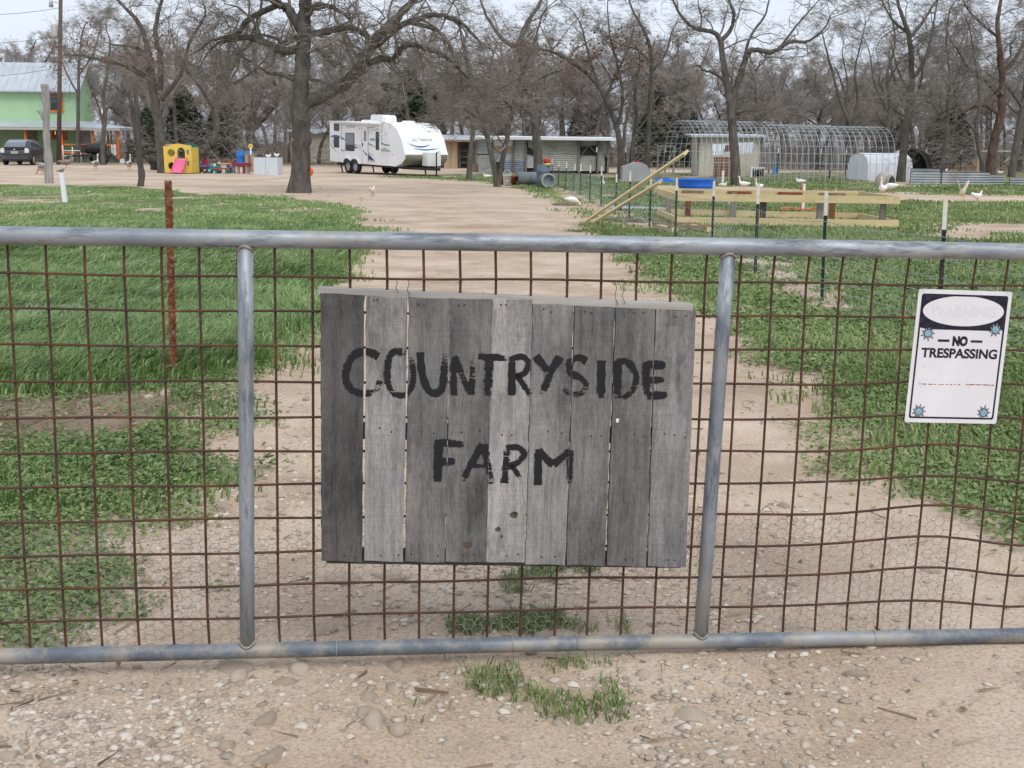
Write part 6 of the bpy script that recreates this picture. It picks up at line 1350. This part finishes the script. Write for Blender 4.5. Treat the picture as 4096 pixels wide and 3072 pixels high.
bird(3200, 733, PI + .1, 'sit', 'white duck lying down behind the orange hose standpipe', s=.56, kind='duck')
bird(3528, 781, -PI / 2 - .5, 'stand', 'white goose with upright neck in front of the dog igloo', s=.68)
bird(3560, 768, PI - .5, 'graze', 'white goose turned tail-on behind the upright one by the igloo', s=.6)
bird(3850, 796, -PI / 2 + .3, 'flap', 'cream duck flapping both wings high on the dirt track', 'feather_cream', .5, kind='duck')
bird(3908, 804, 0.0, 'hen', 'white hen with a red comb walking beside the flapping duck', s=.8, kind='hen')
bird(2410, 752, -PI / 2, 'stand', 'white duck behind the fence netting near the calf dome', s=.5, kind='duck')
for (px_, py_, fc, ps, lb) in ((265, 672, .5, 'stand', 'grey-brown goose striding left of the smoker'), (383, 678, 1.45, 'stand', 'grey-brown goose seen from behind in front of the smoker wheel'), (517, 679, 1.6, 'stand', 'grey-brown goose with a white rump beside the dark broken trunk'), (172, 698, PI - .6, 'graze', 'grey-brown goose half hidden behind the bleached trunk')):
    bird(px_, py_, fc, ps, lb, 'feather_pale' if fc > 1.3 else 'feather_grey', .95)
G = 'white hens pecking by the wood shelter'
for (px_, py_, fc) in ((1779, 672, .2), (1806, 666, 2.6), (1840, 670, 1.2)): bird(px_, py_, fc, 'hen', 'small white hen pecking in front of the wood shelter', s=.62, kind='hen', group=G)
for (px_, py_, fc, lb) in ((862, 672, -.5, 'white hen standing behind the tricycle'), (808, 672, .3, 'white hen with its tail up behind the toy car'), (875, 662, 1.0, 'white hen at the back near the blue barrel'), (3782, 690, .3, 'white hen standing inside the tin pen'), (4000, 700, 2.6, 'white hen resting beside the reddish oak behind the tin pen')): bird(px_, py_, fc, 'hen', lb, s=.72, kind='hen')
A = gp(1060, 699); zz = (699 - 634) * A[1] / F
bird(1106, 631, PI, 'hen', 'white hen perched on the end of the panel box', s=.62, kind='hen', Y_=A[1] + .5); bird(1075, 634, .2, 'hen', 'white hen lying on the lid of the panel box', s=.6, kind='hen', Y_=A[1] + .6)

# ------------------------------------------------------------------ bare trees
def barkmat(name, a, b_, c, sc=7):
    m, n, l, b, o = nodes(name); tc = n.new('ShaderNodeTexCoord').outputs['Object']
    v = noise(n, l, tc, sc, 7, .72, (1, 1, .28)); cc = ramp(n, l, v, [(.28, a), (.5, b_), (.75, c)])
    lich = ramp(n, l, noise(n, l, tc, 2.3, 7, .7), [(.54, 0), (.68, .6)]); cc = mixc(n, l, lich, cc, (.20, .20, .175))
    l.new(cc, b.inputs['Base Color']); b.inputs['Roughness'].default_value = .95; b.inputs['Specular IOR Level'].default_value = .08
    bump(n, l, b, noise(n, l, tc, sc * 2.4, 6, .75, (1, 1, .22)), 1.0, .06)
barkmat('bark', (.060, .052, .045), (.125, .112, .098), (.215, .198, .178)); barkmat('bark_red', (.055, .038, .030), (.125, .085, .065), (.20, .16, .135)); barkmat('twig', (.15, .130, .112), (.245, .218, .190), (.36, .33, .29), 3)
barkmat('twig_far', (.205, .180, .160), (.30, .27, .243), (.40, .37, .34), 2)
leafmat('dry_leaf', [(0, (.10, .05, .028)), (.6, (.20, .105, .055)), (1, (.30, .18, .10))], .9, .2); leafmat('cedar', [(0, (.012, .026, .013)), (.6, (.030, .052, .025)), (1, (.06, .085, .042))], .8, .1)
def nrm_(v): return v / (np.linalg.norm(v, axis=-1, keepdims=True) + 1e-9)
def grow(P0, D, Ln, k, gn, upb, r):
    n_ = len(P0); pts = np.empty((n_, k + 1, 3)); dirs = np.empty((n_, k + 1, 3)); pts[:, 0] = P0; d = nrm_(D); dirs[:, 0] = d
    for i in range(k):
        d = nrm_(d + r.normal(0, gn, (n_, 3)) + np.array([0, 0, upb])); pts[:, i + 1] = pts[:, i] + d * (Ln / k)[:, None]; dirs[:, i + 1] = d
    return pts, dirs
def spawn(pts, dirs, rad, Ln, m_, t0, t1, ang, lf, rf, r):
    n_, k = pts.shape[0], pts.shape[1] - 1; t = t0 + (t1 - t0) * (np.arange(m_)[None] + r.random((n_, m_))) / m_; f = t * k; i = np.minimum(f.astype(int), k - 1); w_ = f - i; a = np.arange(n_)[:, None]
    p = pts[a, i] * (1 - w_[..., None]) + pts[a, i + 1] * w_[..., None]; d = dirs[a, i + 1]; rr = rad[a, i] * (1 - w_) + rad[a, i + 1] * w_
    q = r.normal(0, 1, (n_, m_, 3)); q = nrm_(q - d * (q * d).sum(-1, keepdims=True)); an = ang * r.uniform(.7, 1.25, (n_, m_, 1)); nd = d * np.cos(an) + q * np.sin(an)
    L_ = Ln[:, None] * lf * r.uniform(.55, 1.25, (n_, m_)) * (1.15 - .55 * t); return p.reshape(-1, 3), nd.reshape(-1, 3), L_.ravel(), (np.minimum(rr * .85, rr * rf * r.uniform(.7, 1.1, rr.shape))).ravel()
def ring_mesh(pts, rad, ns, closed_tip=True):
    n_, k1 = pts.shape[:2]; T = nrm_(np.gradient(pts, axis=1)); ref = np.where(np.abs(T[..., :1]) < .8, np.array([1., 0, 0]), np.array([0, 1., 0])); a = nrm_(np.cross(T, ref)); b_ = np.cross(T, a)
    th = np.arange(ns) * 2 * PI / ns; ring = a[:, :, None] * np.cos(th)[None, None, :, None] + b_[:, :, None] * np.sin(th)[None, None, :, None]; v = pts[:, :, None] + ring * rad[:, :, None, None]
    I_ = (np.arange(n_)[:, None, None] * k1 + np.arange(k1 - 1)[None, :, None]) * ns; kk = np.arange(ns)[None, None]; kn = (kk + 1) % ns
    if ns == 2: kk, kn = np.array([[[0]]]), np.array([[[1]]])
    q = np.stack([I_ + kk, I_ + kn, I_ + ns + kn, I_ + ns + kk], -1).reshape(-1, 4); return v.reshape(-1, 3), q
def merge(L_):
    vs, qs, b_ = [], [], 0
    for v, q in L_: vs.append(v); qs.append(q + b_); b_ += len(v)
    return np.concatenate(vs), np.concatenate(qs)
def tree_mesh(limbs, r, m1=6, m2=5, m3=4, m4=3, auto=None, fine=1.0, dry=0, tw=.0052, maxr=None):
    """limbs: list of (points, radii); returns meshes for trunk, crown and, if asked, clinging dry leaves"""
    tk, br = [], []; P1 = []
    for li, (pts, rad) in enumerate(limbs):
        C = np.array(catmull([tuple(p) for p in pts], 7)); rr = np.interp(np.linspace(0, len(rad) - 1, len(C)), range(len(rad)), rad); n_ = len(C)
        wob = np.clip((np.arange(n_) - (9 if li == 0 else 2)) / 8, 0, 1) * (.09 if li == 0 else .17); C += r.normal(0, 1, (n_, 3)) * (rr * wob)[:, None]; rr = rr * (1 + .35 * wob * r.normal(size=n_))
        if li == 0: rr[0] *= 1.0
        tk.append(ring_mesh(C[None], rr[None], 12 if li == 0 else 8)); Lc = np.linalg.norm(np.diff(C, axis=0), axis=1).sum(); P1.append((C, rr, Lc, li))
    lv = []
    acc = []
    for (C, rr, Lc, li) in P1:
        T = nrm_(np.gradient(C, axis=0)); t0 = .45 if li == 0 else .12; mm = max(3, int(m1 * (Lc / 4.0 if li else Lc / 7.0)))
        acc.append(spawn(C[None], T[None], rr[None], np.array([min(Lc, 4.2)]), mm, t0, 1.0, .95, .62, .42, r))
    P, D, Ln, R0 = [np.concatenate([a[i] for a in acc]) for i in range(4)]
    R0 = np.maximum(R0, .018)
    for lvl, (m_, k, gn, up_, ns, tip) in enumerate(((m2, 7, .42, .05, 4, .35), (m3, 5, .45, .04, 3, .40), (m4, 4, .45, .03, 2, .45), (0, 2, .40, .0, 2, .5))):
        pts, dirs = grow(P, D, Ln, k, gn, up_, r); rad = R0[:, None] * np.linspace(1, tip, k + 1)[None]; br.append(ring_mesh(pts, rad, ns))
        last = pts
        if m_ == 0: break
        P, D, Ln2, R1 = spawn(pts, dirs, rad, Ln, m_, .15, 1.0, .85, .55, .55, r); Ln = np.maximum(Ln2, .22 * fine); R0 = np.clip(R1, tw, .05)
    out = [np_mesh('trunk', *merge(tk), smooth=True, mats=['bark']), np_mesh('crown', *merge(br), smooth=True, mats=['twig'])]
    if dry:
        tips = last.reshape(-1, 3); tips = tips[tips[:, 2] < np.percentile(tips[:, 2], 45)]; c = tips[r.integers(0, len(tips), dry)] + r.normal(0, .12, (dry, 3)); a = r.normal(0, .032, (dry, 3)); b_ = r.normal(0, .032, (dry, 3)); v = np.stack([c - a, c - b_, c + a, c + b_], 1).reshape(-1, 3)
        out.append(np_mesh('dry_leaves', v, np.arange(dry * 4).reshape(-1, 4), None, False, ['dry_leaf'], {'tint': np.repeat(r.random(dry), 4)}))
    return out
def place_tree(meshes, loc, lb, rz=0, sc=1.0, group=None, name='bare_oak'):
    t = thing(name, loc, lb, 'tree', rz, group); t.scale = (sc, sc, sc)
    for me in meshes:
        o = link(bpy.data.objects.new(me.name.split('.')[0], me), t)
        if me.name.startswith('dry'): o['kind'] = 'stuff'
    return t
def hero(base, limbs, lb, seed, m=(6, 5, 5, 5), dry=0, trunk_mat=None, tw=.0052, jit=.05):
    r = np.random.default_rng(seed); A = gp(*base); Y_ = A[1]; out = []
    for li, P in enumerate(limbs):
        pts, rad = [], []; dep = r.normal(0, .9) if li else 0; n_ = len(P)
        for i, (px_, py_, w_) in enumerate(P):
            q = at(px_, py_, Y_) - A
            if li: yo = dep * (i / max(1, n_ - 1)) ** 1.2 * min(1.0, .4 + .2 * n_); q = at(px_, py_, Y_ + yo) - A
            pts.append(q); rad.append(w_ / 2 * Y_ / F)
        if li == 0: pts[0] = np.array(pts[0]) - [0, 0, .12]; rad[0] *= 1.06
        u_ = np.array(pts[-1]) - np.array(pts[-2]); ln = np.linalg.norm(u_); q = np.array(pts[-1]); d_ = u_ / ln
        for f_ in (.55, .18):
            d_ = nrm_(d_ + r.normal(0, .3, 3)); q = q + d_ * max(.5, ln * .5); pts.append(q); rad.append(rad[-1] * f_)
        out.append((pts, rad))
    ms = tree_mesh(out, r, *m, dry=dry, tw=tw)
    if trunk_mat: ms[0].materials[0] = M[trunk_mat]
    return place_tree(ms, A, lb)
hero((1195, 770), [[(1195, 770, 106), (1202, 700, 77), (1206, 600, 72), (1203, 450, 68), (1206, 300, 62), (1214, 150, 56), (1224, 0, 48), (1232, -170, 34), (1250, -330, 18)],
    [(1225, 410, 52), (1330, 362, 50), (1420, 290, 46), (1470, 205, 42), (1530, 130, 38), (1600, 55, 32), (1690, -40, 26), (1760, -160, 16)],
    [(1440, 270, 26), (1520, 235, 25), (1575, 235, 24), (1622, 182, 22), (1700, 190, 19), (1790, 235, 15), (1850, 290, 10)], [(1525, 135, 24), (1640, 88, 22), (1750, 60, 18), (1850, 95, 14), (1920, 170, 9)], [(1640, 90, 18), (1760, 130, 15), (1830, 250, 10), (1850, 350, 6)],
    [(1205, 190, 34), (1135, 205, 30), (1050, 165, 26), (960, 150, 20), (870, 175, 13)], [(1210, 130, 40), (1160, 50, 38), (1100, 5, 32), (1060, -60, 24), (1010, -160, 14)], [(1110, 20, 24), (1000, 75, 22), (940, 140, 17), (850, 160, 11)],
    [(1230, 140, 28), (1330, 122, 26), (1420, 112, 24), (1470, 168, 20), (1440, 260, 12)], [(1215, 60, 24), (1270, 20, 20), (1330, 30, 15), (1390, 70, 10)], [(1195, 330, 20), (1130, 300, 16), (1070, 290, 11), (1010, 250, 6)]],
    'big spreading bare oak with a thick low side limb on the lawn edge', 1, (11, 6, 6, 5))
hero((655, 692), [[(655, 692, 52), (648, 620, 42), (632, 480, 38), (612, 360, 34), (606, 300, 30), (592, 200, 24), (560, 100, 18), (500, 30, 13), (440, -30, 8)], [(606, 320, 22), (550, 288, 21), (480, 252, 19), (400, 238, 15), (330, 222, 9)], [(640, 360, 24), (642, 240, 22), (622, 110, 18), (660, -40, 12)], [(600, 220, 14), (540, 190, 12), (460, 180, 7)], [(645, 400, 18), (720, 300, 16), (760, 170, 12), (820, 60, 8)]],
    'bare oak with a long left limb standing beside the yellow playhouse', 2, (7, 6, 6, 5), dry=900)
hero((782, 692), [[(782, 692, 36), (786, 640, 30), (812, 600, 30), (850, 570, 28), (866, 500, 24), (860, 420, 22), (890, 340, 18), (950, 230, 14), (990, 110, 9), (1000, -20, 5)], [(860, 440, 14), (800, 350, 12), (740, 270, 9), (700, 180, 6)], [(880, 350, 13), (960, 320, 11), (1050, 250, 7)]],
    'crooked bare oak bending right behind the playhouse', 3, (7, 6, 6, 5))
hero((1035, 655), [[(1035, 655, 48), (1020, 600, 44), (1000, 540, 38), (1010, 450, 30), (1035, 330, 24), (1015, 200, 18), (1040, 60, 12), (1050, -60, 7)], [(1005, 520, 30), (1070, 450, 27), (1110, 380, 22), (1080, 280, 16), (1120, 170, 10)], [(1000, 500, 20), (930, 420, 18), (900, 310, 14), (860, 180, 9)]],
    'dark knotted bare oak behind the toys and board screen', 4, (7, 6, 6, 5), dry=700)
hero((410, 660), [[(410, 660, 20), (412, 560, 18), (420, 470, 16), (415, 380, 13), (430, 280, 10), (440, 170, 6)], [(414, 500, 12), (395, 430, 10), (370, 350, 7)], [(418, 450, 10), (470, 380, 8), (500, 290, 5)]], 'slender bare tree in front of the porch end', 5, (9, 6, 6, 5))
hero((310, 650), [[(310, 650, 15), (312, 500, 14), (314, 350, 12), (318, 230, 9), (340, 100, 5)], [(314, 380, 8), (270, 300, 6), (240, 220, 4)], [(315, 300, 8), (370, 220, 6), (400, 120, 4)]], 'thin bare tree against the green house wall', 6, (9, 6, 6, 5))
hero((1992, 747), [[(1992, 747, 34), (1983, 700, 24), (1972, 650, 22), (1952, 560, 20), (1925, 470, 18), (1908, 400, 15), (1880, 300, 11), (1860, 190, 7)], [(1994, 725, 24), (2008, 650, 22), (2030, 540, 20), (2052, 430, 18), (2085, 310, 14), (2130, 190, 10), (2170, 60, 6)], [(1930, 480, 10), (1860, 440, 8), (1790, 425, 5)], [(2050, 430, 11), (1990, 390, 9), (1900, 400, 6)]],
    'twin-trunked bare tree beside the white bucket', 7, (8, 6, 6, 5))
hero((1876, 722), [[(1876, 722, 26), (1880, 640, 20), (1890, 540, 18), (1896, 430, 15), (1885, 300, 12), (1850, 180, 9), (1830, 40, 5)], [(1894, 430, 9), (1950, 340, 8), (1970, 230, 5)], [(1890, 350, 9), (1820, 300, 7), (1760, 290, 4)]], 'slim bare tree in front of the wood shelter', 8, (8, 6, 6, 5))
hero((2155, 700), [[(2155, 700, 44), (2152, 640, 36), (2146, 560, 34), (2130, 440, 30), (2105, 330, 28), (2088, 240, 25), (2078, 170, 22), (2110, 90, 17), (2160, 10, 12), (2190, -90, 7)], [(2082, 190, 18), (2020, 165, 16), (1960, 90, 12), (1920, 0, 7)], [(2110, 340, 18), (2180, 300, 16), (2250, 270, 13), (2300, 200, 9)], [(2100, 300, 14), (2040, 330, 12), (1970, 380, 9), (1900, 400, 5)], [(2135, 470, 14), (2080, 420, 11), (2000, 430, 8)]],
    'leaning bare oak growing up in front of the tin coop', 9, (7, 6, 6, 5), dry=1100)
hero((2480, 722), [[(2480, 722, 28), (2482, 620, 24), (2470, 520, 22), (2440, 430, 20), (2390, 340, 18), (2320, 270, 15), (2240, 220, 12), (2180, 200, 8)], [(2475, 500, 14), (2490, 380, 12), (2470, 260, 10), (2440, 140, 7), (2430, 20, 4)], [(2400, 350, 11), (2360, 240, 9), (2330, 120, 6)]], 'bare oak leaning far to the left over the coop end', 10, (8, 6, 6, 5), dry=800)
hero((2585, 722), [[(2585, 722, 26), (2590, 600, 22), (2596, 480, 20), (2602, 370, 18), (2606, 230, 15), (2580, 130, 12), (2530, 40, 8), (2500, -60, 5)], [(2605, 290, 11), (2660, 220, 9), (2690, 120, 6)], [(2602, 250, 10), (2550, 200, 8), (2490, 180, 5)], [(2520, 720, 20), (2528, 600, 17), (2545, 480, 14), (2540, 360, 10), (2560, 240, 6)]], 'tall straight bare tree with a second stem behind the calf dome', 11, (8, 6, 6, 5), dry=500)
hero((2945, 742), [[(2945, 742, 42), (2940, 640, 36), (2930, 520, 34), (2922, 420, 34), (2908, 340, 26), (2892, 240, 24), (2878, 155, 21), (2840, 125, 17), (2775, 112, 14), (2720, 55, 10), (2680, -30, 6)], [(2925, 400, 26), (2955, 320, 24), (2980, 240, 22), (3010, 200, 20), (3090, 208, 17), (3160, 168, 14), (3230, 165, 11), (3300, 110, 7)], [(2882, 165, 18), (2925, 115, 16), (2935, 55, 13), (2915, -10, 9), (2930, -110, 5)], [(2975, 250, 12), (3000, 150, 11), (3060, 60, 8), (3080, -30, 5)], [(2905, 325, 12), (2850, 290, 10), (2810, 280, 7)], [(2930, 455, 8), (2980, 445, 6)], [(3110, 205, 10), (3180, 110, 8), (3250, 30, 5)]],
    'wide forking bare oak standing in the middle of the wire tunnels', 12, (8, 6, 6, 5))
hero((3602, 727), [[(3602, 727, 40), (3610, 640, 32), (3622, 540, 30), (3636, 420, 27), (3646, 330, 24), (3645, 220, 21), (3630, 120, 18), (3600, 40, 13), (3580, -60, 8)], [(3648, 320, 15), (3690, 260, 14), (3720, 170, 11), (3740, 60, 7)], [(3640, 150, 14), (3690, 90, 11), (3740, 10, 7)], [(3640, 380, 10), (3600, 300, 8), (3570, 200, 5)], [(3632, 130, 12), (3570, 80, 9), (3520, -10, 6)]],
    'tall dark bare oak standing at the corner of the white hutch', 13, (8, 6, 6, 5))
hero((3768, 737), [[(3768, 737, 20), (3772, 640, 18), (3785, 540, 16), (3795, 420, 14), (3800, 300, 11), (3785, 170, 8), (3800, 40, 5)], [(3790, 500, 9), (3730, 420, 7), (3680, 400, 4)], [(3798, 380, 8), (3860, 300, 6), (3900, 200, 4)]], 'slim bare tree growing through the tin pen', 14, (8, 6, 6, 5))
hero((3938, 736), [[(3938, 736, 22), (3930, 660, 20), (3915, 590, 18), (3905, 500, 15), (3920, 380, 12), (3900, 250, 8), (3880, 120, 5)], [(3910, 540, 10), (3850, 470, 8), (3770, 440, 5)]], 'crooked thin dark tree at the tin pen beside the reddish oak', 15, (8, 6, 6, 5))
hero((3978, 734), [[(3978, 734, 46), (3962, 690, 38), (3968, 620, 36), (3985, 540, 34), (4003, 450, 32), (4010, 340, 27), (4000, 220, 22), (3990, 90, 17), (4010, -40, 10)], [(4008, 400, 18), (3950, 330, 15), (3880, 280, 11), (3830, 200, 7)], [(4005, 300, 17), (4070, 220, 14), (4120, 110, 9)], [(4000, 460, 16), (3930, 420, 13), (3850, 450, 10), (3760, 490, 6)], [(3995, 150, 12), (3920, 90, 10), (3860, 20, 6)]],
    'stout bare oak with reddish bark beside the tin pen', 16, (8, 6, 6, 5), trunk_mat='bark_red')
hero((4045, 708), [[(4045, 708, 32), (4062, 600, 28), (4082, 480, 25), (4100, 360, 20), (4110, 220, 15), (4100, 80, 9)], [(4090, 430, 14), (4030, 350, 12), (3960, 300, 8)], [(4100, 300, 13), (4160, 200, 10), (4180, 80, 6)]], 'bare oak leaning right at the end of the tin pen', 17, (8, 6, 6, 5))
hero((3425, 690), [[(3425, 690, 20), (3420, 600, 18), (3400, 500, 16), (3360, 400, 13), (3330, 290, 10), (3300, 180, 6)], [(3405, 510, 12), (3430, 400, 10), (3420, 280, 8), (3450, 150, 5)], [(3380, 440, 9), (3390, 330, 7), (3370, 220, 4)]], 'fan-shaped bare tree behind the far wire tunnel', 18, (8, 6, 6, 5))
hero((3540, 690), [[(3540, 690, 20), (3545, 560, 18), (3560, 430, 15), (3550, 300, 12), (3580, 170, 8), (3560, 40, 5)], [(3555, 450, 10), (3500, 340, 8), (3480, 220, 5)], [(3552, 330, 9), (3610, 230, 7)]], 'straight bare tree behind the white hutch', 19, (8, 6, 6, 5))

# ------------------------------------------------------------------ the woods behind, tree by tree
def auto_limbs(r, H_, R_, lean=.1, nl=6):
    tr_ = [np.array([0, 0, -.2])]; d = np.array([r.normal(0, lean), r.normal(0, lean), 1.0])
    for k in range(6): d = d / np.linalg.norm(d); tr_.append(tr_[-1] + d * H_ / 6); d = d + r.normal(0, .16, 3) * [1, 1, .3]
    L_ = [(tr_, list(np.linspace(R_, R_ * .22, 7)))]
    for i in range(nl):
        t = r.uniform(.28, .85); p = tr_[0] + (tr_[-1] - tr_[0]) * 0; f = t * 6; k = int(f); p = tr_[k] * (1 - f + k) + tr_[k + 1] * (f - k); a = r.uniform(0, 6.28); el = r.uniform(.35, 1.0); dd = np.array([math.cos(a) * math.cos(el), math.sin(a) * math.cos(el), math.sin(el)]); ll = H_ * r.uniform(.28, .5) * (1.15 - .5 * t); q = [p]
        for s_ in range(3): q.append(q[-1] + dd * ll / 3); dd = dd + r.normal(0, .28, 3); dd /= np.linalg.norm(dd)
        r0 = R_ * (1 - .7 * t) * r.uniform(.45, .7); L_.append((q, [r0, r0 * .8, r0 * .55, r0 * .3]))
    return L_
VAR = []
for k in range(6):
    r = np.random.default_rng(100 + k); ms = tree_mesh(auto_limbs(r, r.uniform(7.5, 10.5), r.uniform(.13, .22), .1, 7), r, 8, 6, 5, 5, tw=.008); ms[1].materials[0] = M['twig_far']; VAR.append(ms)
rw_ = random.Random(5)
slots = []
for row, (Yr, cnt) in enumerate(((82, 28), (92, 34), (104, 38), (120, 44), (145, 48))):
    for i in range(cnt):
        x_ = (-.50 + 1.0 * (i + rw_.uniform(-.4, .4) + .5) / cnt) * Yr; slots.append((x_, Yr + rw_.uniform(-4, 4), row))
LBW = ['bare grey tree in the front rank of the woods behind the yard', 'bare grey tree in the second rank of the woods', 'bare grey tree deep in the woods', 'bare grey tree at the back of the woods', 'bare grey tree in the farthest rank of the woods']
for (x_, y_, row) in slots:
    if x_ < -.30 * y_ and y_ < 100: continue      # the house stands there
    sc = rw_.uniform(.75, 1.12) * (1.0 if x_ < .12 * y_ else .93)
    place_tree(rw_.choice(VAR), (x_, y_, 0), LBW[row], rw_.uniform(0, 6.28), sc, 'trees of the woods behind', 'woodland_tree')
for (px_, Y_, sc, lb) in ((70, 100, 1.25, 'bare round-crowned tree showing above the farmhouse roof'), (150, 103, 1.15, 'second bare tree showing above the farmhouse roof')): q = at(px_, 560, Y_); place_tree(VAR[2], (q[0], Y_, 0), lb, 1.0, sc * 1.05, None, 'woodland_tree')
# cedars
def cedar_mesh(seed):
    r = np.random.default_rng(seed); N = 5200; t = r.random(N) ** .8; h_ = .4 + 5.6 * t; a = r.random(N) * 6.28; lob = 1 + .35 * np.sin(3 * a + seed) + .25 * np.sin(5 * a + 6 * t); R_ = (1.75 * (1 - t) ** .75 + .12) * lob * r.random(N) ** .4
    c = np.stack([R_ * np.cos(a), R_ * np.sin(a), h_ + r.normal(0, .12, N)], 1); u_ = r.normal(0, .12, (N, 3)); v_ = r.normal(0, .07, (N, 3)); v = np.stack([c - u_, c + v_, c + u_ * 1.2, c - v_], 1).reshape(-1, 3)
    me = np_mesh('crown', v, np.arange(N * 4).reshape(-1, 4), None, False, ['cedar'], {'tint': np.repeat(r.random(N), 4)}); C = np.array([[(0, 0, -.1), (.03, 0, 2), (0, .04, 5)]], float); tv, tq = ring_mesh(C, np.array([[.13, .1, .03]]), 8)
    return [np_mesh('trunk', tv, tq, mats=['bark']), me]
CV = [cedar_mesh(1), cedar_mesh(2)]
for k, (px_, Y_, sc) in enumerate(((1560, 88, 1.0), (1640, 90, 1.1), (1720, 95, .95), (2620, 84, .8), (2690, 86, .9), (2310, 92, .65), (2750, 90, .7), (3760, 90, .7), (3820, 92, .75), (590, 88, .6), (880, 90, .75), (3560, 95, .8), (1990, 100, .8), (740, 95, .9))):
    q = at(px_, 560, Y_); place_tree(CV[k % 2], (q[0], Y_, 0), 'dark green cedar standing among the bare woodland trees', k * 1.3, sc, 'cedars in the woods', 'cedar_tree')
# thicket under the trees
r = np.random.default_rng(77); N = 1150; Yb = r.uniform(74, 165, N); xb_ = r.uniform(-.5, .5, N) * Yb; kp = ~((xb_ < -.31 * Yb) & (Yb < 96)) & ~((np.abs(xb_ - (-1)) < 9) & (Yb < 76)); xb_, Yb = xb_[kp], Yb[kp]; N = len(xb_)
P = np.repeat(np.stack([xb_, Yb, np.zeros(N)], 1), 5, 0) + r.normal(0, .25, (N * 5, 3)) * [1, 1, 0]; D = np.stack([r.normal(0, .45, N * 5), r.normal(0, .45, N * 5), np.ones(N * 5)], 1); Ln = r.uniform(1.2, 4.2, N * 5); R0 = r.uniform(.014, .035, N * 5)
pts, dirs = grow(P, D, Ln, 4, .25, .05, r); rad = R0[:, None] * np.linspace(1, .4, 5)[None]; Lb = [ring_mesh(pts, rad, 2)]
P, D, Ln, R0 = spawn(pts, dirs, rad, Ln, 5, .15, 1, .8, .5, .6, r); R0 = np.clip(R0, .010, .02); pts, dirs = grow(P, D, Ln, 3, .3, .03, r); rad = R0[:, None] * np.linspace(1, .5, 4)[None]; Lb.append(ring_mesh(pts, rad, 2))
P, D, Ln, R0 = spawn(pts, dirs, rad, Ln, 3, .2, 1, .8, .6, .8, r); R0 = np.clip(R0, .009, .012); pts, dirs = grow(P, D, Ln, 2, .3, .0, r); Lb.append(ring_mesh(pts, R0[:, None] * np.ones((1, 3)), 2))
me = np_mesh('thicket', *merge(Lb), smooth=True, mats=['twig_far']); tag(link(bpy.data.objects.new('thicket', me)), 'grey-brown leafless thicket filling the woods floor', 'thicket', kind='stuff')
